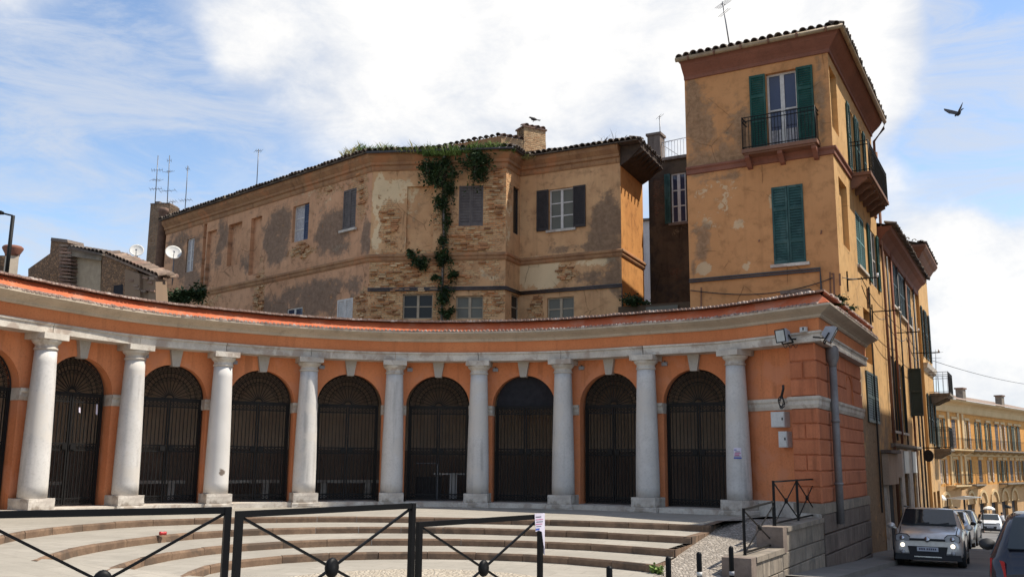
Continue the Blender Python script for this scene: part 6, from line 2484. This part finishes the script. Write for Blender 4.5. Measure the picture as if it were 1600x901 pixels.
for k, (px, y0, y1) in enumerate(((1302, 428, 462), (1311, 428, 446), (1355, 452, 482))):
    a, z0_ = PU.sz(px, y1)
    z1_ = PU.sz(px, y0)[1]
    tag(MB().bar(PU.pt(a, z0_, .03), PU.pt(a + .03, z1_, .03), .04).build('iron_tie', M['trimdark'], None), ['long rusty iron tie nearest the tower corner', 'short rusty iron tie beside the first cable bracket', 'rusty iron tie between the cable brackets'][k], 'tie', 'iron wall ties on the street front')

# ------------------------------------------------------------------ plants
def leaf_cloud(mb, c, rx, ry, rz, n, size, droop=.0, rnd=random):
    """many small leaf faces through an uneven volume"""
    lumps = [(Vector((rnd.uniform(-.6, .6) * rx, rnd.uniform(-.6, .6) * ry, rnd.uniform(-.6, .6) * rz)), rnd.uniform(.4, .75)) for _ in range(6)]
    c = Vector(c)
    for _ in range(n):
        l, s = rnd.choice(lumps)
        q = Vector((rnd.gauss(0, .42), rnd.gauss(0, .42), rnd.gauss(0, .42)))
        p = c + l + Vector((q.x * rx * s * 1.3, q.y * ry * s * 1.3, q.z * rz * s * 1.3 - droop * abs(q.z)))
        a, e = rnd.uniform(0, 6.28), rnd.uniform(-.9, .9)
        d_ = Vector((math.cos(a) * math.cos(e), math.sin(a) * math.cos(e), math.sin(e)))
        w_ = d_.cross(Vector((rnd.uniform(-1, 1), rnd.uniform(-1, 1), 1))).normalized()
        L = size * rnd.choice((.45, .6, .8, 1.0, 1.2, 1.6))
        mb.face(p - d_ * L, p + w_ * L * .5, p + d_ * L, p - w_ * L * .5)


def plant(name, label, cat, blobs, mat, size=.055, stems=(), group=None):
    c0_ = Vector(blobs[0][0])
    o = thing(name, label, cat, tuple(c0_), 0, group)
    mb = MB()
    for c, rx, ry, rz, n in blobs:
        leaf_cloud(mb, c, rx, ry, rz, int(n * 1.9), size)
    sm = MB()
    if name == 'ivy':
        for c, rx, ry, rz, n in blobs:
            for _ in range(4):
                q = Vector(c) + Vector((random.uniform(-.9, .9) * rx, random.uniform(-.3, .1), random.uniform(-.6, .3) * rz))
                ln = random.uniform(.3, .9)
                st_ = [q + Vector((random.uniform(-.06, .06) * i, 0, -ln * i / 4)) for i in range(5)]
                sm.tube(st_, .006, 3)
                for i in range(9):
                    f_ = st_[0].lerp(st_[-1], i / 8)
                    leaf_cloud(mb, f_, .05, .04, .05, 2, size * .8)
    mb.build('leaves', M[mat], o, kind='stuff')
    for st in (stems or [[Vector(blobs[0][0]) - Vector((0, 0, blobs[0][3])), Vector(blobs[0][0])]]):
        sm.tube(st, .018, 4)
    sm.build('stem', M['stem'], o, kind='stuff')
    return o


def bl(pl, px, py, o, rx, rz, n, ry=.12):
    p = plpt(pl, px, py, o)
    k = p.y / F_PX
    return (p, rx * k, ry, rz * k, n)


st = [[PB.pt(a693 - .08, 12.8, .2), PB.pt(a693 - .05, 10.5, .14), PB.pt(a693 + .04, 8.5, .12), PB.pt(a693, 6.8, .12)]]
plant('ivy', 'dark ivy climbing the downpipe from the gutter to the arcade roof', 'ivy', [
    bl(PB, 672, 258, .42, 26, 18, 620, .18), bl(PB, 684, 283, .25, 18, 18, 480), bl(PB, 700, 262, .35, 16, 18, 300), bl(PB, 700, 300, .15, 12, 20, 240), bl(PB, 690, 318, .18, 12, 13, 300), bl(PB, 697, 345, .14, 7, 18, 130),
    bl(PB, 692, 375, .16, 8, 9, 110), bl(PB, 694, 404, .2, 14, 13, 330), bl(PB, 708, 428, .16, 12, 6, 130), bl(PB, 682, 433, .16, 9, 5, 90), bl(PB, 696, 460, .18, 15, 15, 330), bl(PB, 698, 487, .18, 13, 9, 200)], 'leaf', .06, st)
plant('ivy', 'clump of dark ivy hanging from the gutter above the grey shutters', 'ivy', [bl(PB, 742, 250, .42, 26, 17, 560, .18), bl(PB, 744, 274, .28, 17, 14, 360)], 'leaf', .06)
plant('wall_bush', 'small dark bush growing out of the brick wall left of the downpipe', 'bush', [bl(PB, 655, 408, .22, 15, 12, 330, .2), bl(PB, 640, 396, .15, 7, 7, 110), bl(PB, 660, 418, .15, 8, 7, 90)], 'leaf', .055)
plant('shrub', 'dark shrub at the foot of the dark rear house in the gap', 'shrub', [(at(990, 470, 31.5), .38, .3, .22, 420), (at(1000, 474, 31.5), .3, .3, .15, 160)], 'leaf', .05)
plant('shrub', 'dark evergreen shrub below the larger satellite dish', 'shrub', [(at(290, 462, 38), .75, .5, .42, 900), (at(312, 455, 38.5), .35, .35, .5, 420)], 'leaf', .07)
plant('weed', 'weeds on the street cornice of the end block', 'weeds', [(pls.pt(1.3, 5.45, .25), .3, .14, .16, 240), (pls.pt(2.4, 5.42, .3), .25, .12, .08, 120)], 'leaf', .05)
plant('weed', 'green weed at the right end of the lowest curved step', 'weeds', [(Vector((2.28, 15.12, .05)), .10, .08, .07, 130)], 'leaflight', .03)


def grass(name, label, centers, mat1, n, h, lean=.5):
    mb = MB()
    for c, rad, k in centers:
        for _ in range(int(n * k)):
            p = Vector(c) + Vector((random.uniform(-rad, rad), random.uniform(-.22, .3), random.uniform(-.02, .06)))
            a = random.uniform(0, 6.28)
            L = h * random.uniform(.35, 1.2) * (.35 + 1.5 * abs(mnoise.noise(Vector((p.x * 2.3, p.y * 2.3, rad * 9)))))
            d_ = Vector((math.cos(a) * lean, math.sin(a) * lean, 1)).normalized()
            w_ = Vector((math.sin(a + 1), math.cos(a + 1), 0)) * .012
            m_ = p + d_ * L * .55
            t_ = m_ + (d_ + Vector((math.cos(a), math.sin(a), -.6)) * .5).normalized() * L * .5
            mb.face(p - w_, p + w_, m_ + w_ * .7, t_, m_ - w_ * .7)
    return tag(mb.build(name, M[mat1], None), label, 'grass', kind='stuff')


GB = lambda px, py, o=.30: plpt(PB, px, py, o)
grass('roof_grass', 'bright green grass growing along the roof gutter of the old palazzo', [(GB(680, 244), .45, 1.6), (GB(700, 244), .5, 1.6), (GB(665, 241), .3, .8), (GB(725, 240), .5, 1.3), (GB(750, 236), .5, 1.4), (GB(772, 233), .4, .9), (GB(640, 239), .4, .5)], 'leaflight', 420, .36)
grass('roof_grass', 'yellowing dry grass on the roof above the blind niche', [(GB(640, 240), .5, .9), (GB(610, 238), .4, .5), (GB(655, 241), .3, .7), (plpt(PA, 560, 240, .3), .5, .8), (plpt(PA, 545, 244, .3), .3, .6), (plpt(PD, 830, 250, .25), .35, .6)], 'drygrass', 200, .36)
grass('roof_grass', 'green grass tufts over the palazzo corner above the louvred shutters', [(plpt(PA, 572, 237, .3), .3, .8), (GB(600, 237), .4, .5), (plpt(PB, 792, 238, .2), .3, 1.0), (plpt(PD, 822, 246, .3), .3, .8)], 'leaflight', 260, .30)
grass('roof_grass', 'thin dead twigs standing on the right wing of the palazzo roof', [(plpt(PD, 952, 228, .1), .45, .5)], 'stem', 60, .55, .3)

# ------------------------------------------------------------------ birds
def bird(label, c, yaw, flying):
    o = thing('bird', label, 'bird', tuple(c), yaw, None, local=True)
    mb = MB()
    pts = [(0, -.19, .02), (0, -.15, .035), (0, -.10, .03), (0, -.04, .0), (0, .06, -.01), (0, .13, -.005), (0, .20, .0)]
    mb.tube(pts, [.008, .032, .034, .062, .060, .035, .012], 10)
    bd = mb.build('body', M['bird'], o)
    mb = MB()
    mb.ext([(-.02, .15, -.008), (.02, .15, -.008), (.055, .32, -.008), (-.055, .32, -.008)], (0, 0, .012))
    mb.build('tail', M['bird'], o)
    MB().tube([(0, -.18, .025), (0, -.215, .015)], [.008, .002], 6).build('beak', M['stem'], o)
    for s in (-1, 1):
        mb = MB()
        if flying:
            mb.ext([(s * .03, -.08, .03), (s * .20, -.13, .17), (s * .36, -.05, .30), (s * .40, .03, .34), (s * .30, .06, .25), (s * .18, .09, .14), (s * .03, .09, .03)], (0, 0, .012))
        else:
            mb.ext([(s * .045, -.08, .02), (s * .06, .02, .0), (s * .04, .16, -.02), (s * .02, .2, -.01), (s * .04, .02, .05)], (s * .012, 0, 0))
        mb.build('wing', M['birdwing'], o)
    if not flying:
        for s in (-1, 1):
            MB().tube([(s * .02, .02, -.06), (s * .02, 0, -.13)], .006, 5).build('leg', M['stem'], o)
    return o


b_ = bird('dark bird flying with raised wings in the blue sky on the right', at(1497, 178, 19.5), R(35), True)
yb_ = Vector((.66, .25, .70)).normalized()
zb_ = Vector((-.70, -.35, .62))
zb_ = (zb_ - yb_ * zb_.dot(yb_)).normalized()
xb_ = yb_.cross(zb_)
b_.rotation_euler = Matrix((xb_, yb_, zb_)).transposed().to_euler()
b_.scale = (.62, .62, .62)
ct = at(833, 197, 35.2)
bird('dark pigeon perched on the brick chimney of the old palazzo', (ct.x, ct.y, ch[3] + .20), R(-60), False)

# small things lying about
p = at(214, 845, 16.4)
o = thing('tin', 'small crushed red tin lying on the second curved step at the left', 'tin', (-6.02, 16.9, .372), .6, None, local=True)
MB().lathe([(.0, -.06), (.03, -.058), (.034, -.03), (.026, .0), (.033, .035), (.03, .06), (0, .062)], 10, (0, 0, .03), 'x').build('body', M['redcan'], o)
gm_ = .5
for k, (px, y0, y1, lab) in enumerate(((150, 631, 648, 'longer white paper scrap stuck on the first full gate'), (123.5, 636, 645, 'shorter white paper scrap stuck on the first full gate'))):
    gp0 = PC(gm_) + PN(gm_) * (FO - .20 + .03)
    pg = Plane(gp0, math.degrees(math.atan2(-PN(gm_).y, PN(gm_).x)) , 1)
    dv = PN(gm_)
    pg.n = Vector((dv.x, dv.y, 0))
    pg.d = Vector((-dv.y, dv.x, 0))
    a, z0_ = pg.sz(px, y1)
    z1_ = pg.sz(px, y0)[1]
    mb = MB()
    mb.ext([pg.pt(a - .02, z1_), pg.pt(a + .02, z1_), pg.pt(a + .035, z0_), pg.pt(a - .01, z0_ + .02)], pg.n * .004)
    tag(mb.build('paper_scrap', M['paper'], None), lab, 'paper')


# ------------------------------------------------------------------ cars
def car(name, label, loc, rz, dims, paint, tall=1.0, group=None, simple_=False, front=True, lit=False, cat='car', emblem=True):
    """local coordinates: y = 0 at the front bumper growing to the rear, x across, z up from the road"""
    L, W, H = dims
    o = thing(name, label, cat, loc, rz, group, local=True)
    w = W / 2
    hb, hc = H * .60, H * .665                       # belt, cowl
    # stations along the length: y, half width, bottom, belt, top, roof half width
    S = [(0.0, w * .80, .34, H * .38, H * .47, w * .70), (.05, w * .90, .26, H * .41, H * .525, w * .76), (.16, w * .955, .22, H * .44, H * .56, w * .80), (L * .13, w * .985, .20, H * .50, H * .595, w * .82), (L * .24, w, .20, hb * .95, hc, w * .84),
         (L * .27, w, .20, hb, hc + .02, w * .84), (L * .335, w, .20, hb, H * .82, w * .78), (L * .40, w, .20, hb, H * .955, w * .745), (L * .44, w, .20, hb, H * .985, w * .74), (L * .55, w, .20, hb * 1.01, H, w * .74), (L * .80, w, .20, hb * 1.02, H * .99, w * .735), (L * .92, w * .985, .21, hb * 1.03, H * .955, w * .72),
         (L * .955, w * .97, .22, hb * 1.03, H * .86, w * .73), (L * .985, w * .94, .24, hb * 1.0, H * .66, w * .80), (L, w * .88, .34, H * .42, H * .52, w * .78)]
    mb = MB()
    ring = []
    for y, hw, zb_, zl, zt_, rw_ in S:
        half = [(hw * .86, zb_), (hw * .97, zb_ + .06), (hw, zb_ + (zl - zb_) * .35), (hw * 1.0, zb_ + (zl - zb_) * .7), (hw * .975, zl), (rw_ + (hw * .975 - rw_) * .10, zt_ - (zt_ - zl) * .10 - .01), (rw_ * .90, zt_ - .012), (rw_ * .5, zt_ + .008)]
        pts = [(x, y, z) for x, z in half] + [(0, y, zt_ + .012)] + [(-x, y, z) for x, z in reversed(half)]
        k = len(mb.v)
        mb.v += pts
        ring.append(k)
    n = 17
    for a, b_ in zip(ring, ring[1:]):
        for i in range(n):
            j = (i + 1) % n
            mb.f.append((a + i, a + j, b_ + j, b_ + i))
            mb.sm.append(True)
    mb.f += [tuple(ring[0] + i for i in reversed(range(n))), tuple(ring[-1] + i for i in range(n))]
    mb.sm += [False, False]
    body = mb.build('body', M[paint], o)

    def hwz(y, z):
        """half width of the greenhouse side at height z"""
        for (y0, a0, b0, l0, t0_, r0), (y1, a1, b1, l1, t1_, r1) in zip(S, S[1:]):
            if y0 <= y <= y1:
                f = (y - y0) / (y1 - y0)
                hw, zl, zt_, rw_ = a0 + (a1 - a0) * f, l0 + (l1 - l0) * f, t0_ + (t1_ - t0_) * f, r0 + (r1 - r0) * f
                e = (z - zl) / max(.01, (zt_ - (zt_ - zl) * .10 - .01) - zl)
                return hw * .975 + (rw_ + (hw * .975 - rw_) * .10 - hw * .975) * min(1, max(0, e))
        return w
    # glass
    ya, yb = L * .262, L * .405
    za_, zb_ = hc + .035, H * .945
    mb = MB()
    mb.ext([(-w * .80, ya, za_), (w * .80, ya, za_), (w * .70, yb, zb_), (-w * .70, yb, zb_)], (0, -.03, .045))
    mb.build('windscreen', M['carglass'], o)
    mb = MB()
    mb.ext([(-w * .68, L * .93, H * .925), (w * .68, L * .93, H * .925), (w * .76, L * .982, H * .69), (-w * .76, L * .982, H * .69)], (0, .035, .012))
    mb.build('rear_window', M['carglass'], o)
    if not simple_:
        for s in (-1, 1):
            for y0, y1, y0t, y1t in ((L * .33, L * .545, L * .415, L * .545), (L * .565, L * .76, L * .565, L * .745), (L * .78, L * .91, L * .765, L * .875)):
                zl, zt_ = hb * 1.02 + .03, H * .90
                P_ = [(s * (hwz(y, z) + .012), y, z) for y, z in ((y0, zl), (y1, zl), (y1t, zt_), (y0t, zt_))]
                mb = MB()
                mb.ext(P_, (-s * .02, 0, 0))
                mb.build('side_window', M['carglass'], o)
            mb = MB()
            mb.lathe([(0, -.05), (.05, -.045), (.075, 0), (.07, .03), (0, .035)], 12, (0, 0, 0), 'y')
            mb.v = [(s * (w + .10) + q[0] * 1.35, L * .315 + q[1], hb + .10 + q[2]) for q in mb.v]
            mb.bar((s * (w - .02), L * .315, hb + .04), (s * (w + .08), L * .315, hb + .07), .04)
            mb.build('mirror', M['blackplastic'] if paint != 'silverpaint' else M['silverpaint'], o)
            mb = MB()
            mb.tube([(s * w * .76, L * .45, H + .03), (s * w * .76, L * .82, H + .025)], .018, 5)
            mb.build('roof_rail', M['blackplastic'], o)
            # door handles, sill cladding, wheel arches
            mb = MB()
            mb.ob((s * (w + .001), L * .50, hb - .1), (s * .02, 0, 0), (0, .16, 0), (0, 0, .03))
            mb.build('door_handle', M['blackplastic'], o)
            mb = MB()
            mb.ob((s * (w - .03), L * .22, .20), (s * .045, 0, 0), (0, L * .6, 0), (0, 0, .12))
            mb.build('sill', M['blackplastic'], o)
    if lit:
        for x0, x1 in ((-.55, .02), (.05, .58)):
            mb = MB()
            mb.bar((x0 * w, ya - .045, za_ + .01), (x1 * w, ya - .0, za_ + .075), .022, .02)
            mb.build('wiper', M['blackplastic'], o)
        mb = MB()
        for s in (-1, 1):
            pts = [(s * w * .80, .19, H * .548), (s * w * .80, L * .13, H * .588), (s * w * .825, L * .24, hc - .012)]
            mb.tube(pts, .012, 4)
        mb.build('bonnet_gap', M['blackplastic'], o, kind='stuff')
    # wheels
    wr = .31 * H / 1.55
    wm_ = MB().lathe([(wr * .62, -.09), (wr * .93, -.10), (wr, -.07), (wr, .07), (wr * .93, .10), (wr * .62, .09)], 22, (0, 0, 0), 'x').mesh('tyre', M['rubber'])
    rmh = MB().lathe([(.02, .07), (wr * .25, .075), (wr * .6, .06), (wr * .64, .095), (wr * .64, -.09)], 18, (0, 0, 0), 'x').mesh('rim', M['chrome'] if paint != 'navypaint' else M['greyplastic'])
    arc_m = MB()
    for k in range(10):
        t0_, t1_ = math.pi * k / 10, math.pi * (k + 1) / 10
        P_ = [(0, r_ * math.cos(t), r_ * math.sin(t)) for r_, t in ((wr * 1.06, t0_), (wr * 1.28, t0_), (wr * 1.28, t1_), (wr * 1.06, t1_))]
        arc_m.ext(P_, (.05, 0, 0))
    arch_me = arc_m.mesh('wheel_arch', M['blackplastic'])
    for y in (L * .19, L * .81):
        for s in (-1, 1):
            t_ = inst('wheel', wm_, o, (s * (w - .085), y, wr), (0, 0, 0 if s > 0 else math.pi))
            inst('rim', rmh, t_)
            if not simple_:
                inst('wheel_arch', arch_me, o, (s * (w - .02) - .025 + (.0 if s > 0 else .0), y, wr))
    # front
    zf = H * .38
    hl = MB()
    for s in (-1, 1):
        hl = MB()
        c = Vector((s * w * .70, .055, H * .475))
        prof = [(-.155, -.07), (.13, -.075), (.155, -.03), (.14, .06), (.06, .095), (-.10, .085), (-.16, .03)]
        hl.ext([(c.x + s * a, c.y + (.05 if s * a * s > 0 else 0) * 0 + abs(a + .155) * .18, c.z + b_) for a, b_ in prof], (0, -.075, 0))
        hd = hl.build('headlight', M['lampglass'], o)
        if not simple_:
            bz_ = MB()
            bz_.ext([(c.x + s * a * 1.13, c.y + .006 + abs(a + .155) * .18, c.z + b_ * 1.18) for a, b_ in prof], (0, -.05, 0))
            attach_sub(bz_.build('bezel', M['blackplastic'], None), hd)
        if not simple_:
            mb = MB().lathe([(0, -.03), (.05, -.025), (.062, 0)], 12, (c.x, c.y - .055, c.z), 'y')
            attach_sub(mb.build('bulb', M['chrome'], None), hd)
        if lit:
            mb = MB()
            mb.lathe([(0, -.04), (.05, -.035), (.065, 0)], 12, (s * w * .70, .03, H * .36), 'y')
            mb.build('running_light', M['lamplit'], o)
            mb = MB()
            mb.lathe([(0, -.03), (.045, -.025), (.055, 0)], 12, (s * w * .70, -.005, H * .245), 'y')
            mb.build('fog_light', M['lampglass'], o)
    gr = MB()
    gr.box(-w * .50, w * .50, -.028, .05, H * .435, H * .475)
    gr.build('grille', M['blackplastic'], o)
    lg = MB()
    lg.ext([(-w * .50, -.012, H * .20), (w * .50, -.012, H * .20), (w * .56, -.012, H * .345), (-w * .56, -.012, H * .345)], (0, -.02, 0))
    lg.build('lower_grille', M['blackplastic'], o)
    bb = MB()
    bb.ext([(-w * .93, .06, .17), (w * .93, .06, .17), (w * .90, .06, H * .215), (-w * .90, .06, H * .215)], (0, -.11, 0))
    bb.build('lower_bumper', M['blackplastic'], o)
    if lit:
        MB().box(-w * .38, w * .38, -.062, -.04, .235, .262).build('skid_strip', M['chrome'], o)
    pt_ = MB().box(-.24, .24, -.048, -.034, H * .265, H * .335)
    po = pt_.build('number_plate', M['plate'], o)
    for a, b_, c1_, d1 in ((-.20, -.05, H * .285, H * .318), (-.03, .20, H * .285, H * .318)):
        n_ = 3 if a < -.1 else 5
        for k in range(n_):
            x0 = a + (b_ - a) * k / n_
            mb = MB().box(x0 + .006, x0 + (b_ - a) / n_ - .008, -.0505, -.048, c1_, d1)
            attach_sub(mb.build('print', M['ink_dark'], None), po)
    if emblem:
        mb = MB()
        mb.lathe([(0, -.02), (.055, -.015), (.068, 0)], 16, (0, -.03, H * .462), 'y')
        mb.build('emblem', M['chrome'], o)
    # rear
    for s in (-1, 1):
        mb = MB()
        mb.ext([(s * w * .96, L * .965, H * .40), (s * w * .78, L * 1.002, H * .40), (s * w * .80, L * .992, H * .60), (s * w * .955, L * .955, H * .62)], (0, .03, 0))
        mb.build('tail_light', M['taillight'], o)
    mb = MB()
    mb.ext([(-w * .93, L - .05, .2), (w * .93, L - .05, .2), (w * .9, L - .05, H * .30), (-w * .9, L - .05, H * .30)], (0, .10, 0))
    mb.build('rear_bumper', M['blackplastic'], o)
    MB().box(-w * .6, w * .6, L - .0, L + .03, H * .52, H * .55).build('tailgate_trim', M['chrome'], o)
    MB().box(-.25, .25, L + .005, L + .02, H * .42, H * .49).build('rear_plate', M['plate'], o)
    # underside in shadow
    MB().box(-w * .8, w * .8, .2, L - .2, .17, .3).build('underbody', M['blackplastic'], o)
    return o


def road_pt(u, v):
    x, y = uv2xy(u, v)
    return (x, y, zs(u))


pitch_road = math.atan(.049)
c1 = car('car', 'silver beige hatchback with lit lamps driving up the street towards the viewer', road_pt(-1.35, 1.93), R(-AZU) + R(2.0), (3.68, 1.62, 1.43), 'silverpaint', lit=True)
c1.rotation_euler = (-pitch_road, 0, c1.rotation_euler.z)
# sunshade / papers behind the windscreen and driver's head rest
sx = at(1567, 840, 10)
u2, v2 = xy2uv(*xyY(1547, 10.0, 0))
c2 = car('car', 'dark navy car with a red tail light cut by the right edge of the photo', road_pt(u2 + 4.0, v2 + .80), R(180 - AZU), (4.1, 1.76, 1.33), 'navypaint', emblem=False)
c2.rotation_euler = (pitch_road, 0, c2.rotation_euler.z)
PG_ = 'cars parked along the street'
pk_specs = [(14.6, 1.40, 'greypaint', 'grey parked car nearest behind the silver hatchback'), (19.6, 1.38, 'blackcar', 'black parked car second behind the silver hatchback'), (26.0, .9, 'whitepaint', 'white parked car third behind the silver hatchback'), (31.0, .55, 'greypaint', 'grey parked car fourth in the row, partly hidden'), (36.0, .3, 'blackcar', 'black parked car last in the row before the square'),
            (60, -1.9, 'whitepaint', 'white car parked far down the street left of the walker'), (62, .95, 'whitepaint', 'white car parked far down the street right of the walker'), (50, 3.2, 'whitepaint', 'white car farthest right beside the dark navy car'), (66, -3.2, 'greypaint', 'grey car parked far away near the market umbrellas')]
for u_, v_2, paint, lab in pk_specs:
    o = car('parked_car', lab, road_pt(u_, v_2 - .4), R(-AZU) + random.uniform(-.03, .03), (4.0, 1.72, random.choice((1.46, 1.5, 1.55))), paint, group=PG_, simple_=u_ > 30, emblem=False)
    o.rotation_euler = (-pitch_road, 0, o.rotation_euler.z)

# ------------------------------------------------------------------ people
def person(label, loc, rz, top, legs, hair='cloth_dark', stride=.16, s=1.0, hat=None):
    o = thing('person', label, 'person', loc, rz, None, local=True)

    def skinmesh(name, V, E, Rr, mat, sub=1, root=0):
        me = bpy.data.meshes.new(name)
        me.from_pydata([tuple(Vector(v) * s) for v in V], E, [])
        me.materials.append(mat)
        ob = bpy.data.objects.new(name, me)
        COL.objects.link(ob)
        ob.parent = o
        md = ob.modifiers.new('skin', 'SKIN')
        md.use_smooth_shade = True
        for i, r_ in enumerate(Rr):
            sv = me.skin_vertices[0].data[i]
            sv.radius = (r_[0] * s, r_[1] * s) if isinstance(r_, tuple) else (r_ * s, r_ * s)
            sv.use_root = i == root
        sm_ = ob.modifiers.new('sub', 'SUBSURF')
        sm_.levels = sub
        sm_.render_levels = sub
        return ob
    f = stride
    V = [(0, 0, .95), (0, 0, 1.15), (0, -.01, 1.38), (0, -.01, 1.50), (0, -.03, 1.60), (0, -.03, 1.70),
         (.10, 0, .90), (.10, -f * .6, .50), (.10, -f, .09), (.10, -f - .14, .04), (-.10, 0, .90), (-.10, f * .4, .50), (-.10, f * 1.5, .12), (-.10, f * 1.5 - .12, .04),
         (.19, 0, 1.42), (.24, .04, 1.15), (.23, -.10, .92), (.23, -.14, .84), (-.19, 0, 1.42), (-.24, -.02, 1.15), (-.23, -.02, .90), (-.23, -.03, .82)]
    E_ = [(0, 1), (1, 2), (2, 3), (3, 4), (4, 5), (0, 6), (6, 7), (7, 8), (8, 9), (0, 10), (10, 11), (11, 12), (12, 13), (2, 14), (14, 15), (15, 16), (16, 17), (2, 18), (18, 19), (19, 20), (20, 21)]
    Rr = [(.15, .11), (.14, .10), (.14, .10), (.055, .055), (.085, .10), (.07, .085), .085, .06, .045, .04, .085, .06, .045, .04, .06, .048, .036, .04, .06, .048, .036, .04]
    skinmesh('body', V, E_, Rr, M['skin'])
    Vt = [(0, 0, .92), (0, 0, 1.15), (0, -.01, 1.40), (.19, 0, 1.43), (.245, .04, 1.15), (.235, -.10, .93), (-.19, 0, 1.43), (-.245, -.02, 1.15), (-.235, -.02, .91), (0, -.01, 1.46)]
    skinmesh('jacket', Vt, [(0, 1), (1, 2), (2, 3), (3, 4), (4, 5), (2, 6), (6, 7), (7, 8), (2, 9)], [(.18, .13), (.17, .125), (.165, .12), .075, .062, .05, .075, .062, .05, (.08, .08)], M[top])
    Vl = [(0, 0, .96), (.10, 0, .88), (.10, -f * .6, .50), (.10, -f, .10), (-.10, 0, .88), (-.10, f * .4, .50), (-.10, f * 1.5, .13)]
    skinmesh('trousers', Vl, [(0, 1), (1, 2), (2, 3), (0, 4), (4, 5), (5, 6)], [(.165, .12), .10, .075, .06, .10, .075, .06], M[legs])
    hm = MB().lathe([(0, 1.78), (.06, 1.77), (.098, 1.72), (.105, 1.66), (.095, 1.60)], 12, (0, .0, 0), cap=False)
    hm.v = [tuple(Vector(q) * s) for q in hm.v]
    hm.build('hair', M[hair], o)
    return o


p = road_pt(66.5, -.25)
person('person in dark clothes walking down the middle of the far street', p, R(-20), 'cloth_dark', 'cloth_dark', s=1.02)
x_, y_ = at(1565, 800, 92).x, at(1565, 800, 92).y
uu_, vv_ = xy2uv(x_, y_)
person('person in a white top and dark trousers in front of the far arches', (x_, y_, zs(uu_)), R(20), 'cloth_white', 'cloth_dark')
x_, y_ = at(1463, 800, 62).x, at(1463, 800, 62).y
uu_, vv_ = xy2uv(x_, y_)
person('person in dark red standing on the far pavement by the lamp post', (x_, y_, zs(uu_)), R(60), 'cloth_red', 'cloth_dark', stride=.03)
x_, y_ = at(1519, 800, 78).x, at(1519, 800, 78).y
uu_, vv_ = xy2uv(x_, y_)
person('person in dark clothes beside the far white awning', (x_, y_, zs(uu_)), R(120), 'cloth_dark', 'cloth_dark', stride=.05)

# ------------------------------------------------------------------ street furniture far away
x_, y_ = at(1468, 800, 58).x, at(1468, 800, 58).y
uu_, vv_ = xy2uv(x_, y_)
zl0 = zs(uu_)
lp_ = thing('street_lamp', 'dark street lamp with a lantern at the end of the near row', 'street lamp', (x_, y_, zl0), 0, None, local=True)
MB().lathe([(.14, 0), (.14, .3), (.07, .5), (.055, 3.9), (.09, 4.0)], 10).build('post', M['iron'], lp_)
MB().lathe([(.09, 4.0), (.12, 4.05), (.2, 4.5)], 6, smooth=False).build('lantern', M['glassgrey'], lp_)
MB().lathe([(.24, 4.5), (.10, 4.7), (.02, 4.85)], 6, smooth=False).build('lantern_cap', M['iron'], lp_)


def parasol(label, px, py, Y, rpx, flat_=.35):
    c = at(px, py, Y)
    uu2, _ = xy2uv(c.x, c.y)
    r_ = rpx / F_PX * Y
    o = thing('market_parasol', label, 'parasol', (c.x, c.y, zs(uu2)), 0, 'white parasols in the far square', local=True)
    h = c.z - zs(uu2)
    MB().lathe([(r_, h - r_ * flat_), (r_ * .95, h - r_ * flat_ + .12), (r_ * .5, h - r_ * .1), (.03, h)], 8, smooth=False, cap=False).build('canopy', M['canvas'], o)
    MB().lathe([(.03, 0), (.03, h)], 6).build('pole', M['iron'], o)
    return o


parasol('white market parasol beside the far street lamp', 1469, 772, 66, 9, .9)
parasol('white parasol behind the walker in the far square', 1545, 790, 88, 9, .6)
c = at(1506, 783, 80)
uu_, _ = xy2uv(c.x, c.y)
aw = thing('awning', 'white flat awning on dark posts in front of the yellow palazzo', 'awning', (c.x, c.y, zs(uu_)), R(20), None, local=True)
h = c.z - zs(uu_)
MB().ext([(-.9, -1.0, h + .45), (.9, -1.0, h + .35), (1.0, 1.0, h + .1), (-.9, 1.0, h + .2)], (0, 0, .06)).build('canopy', M['canvas'], aw)
for x in (-.85, .9):
    for y in (-.95, .9):
        MB().bar((x, y, 0), (x, y, h + .2), .06).build('post', M['iron'], aw)

fin('')
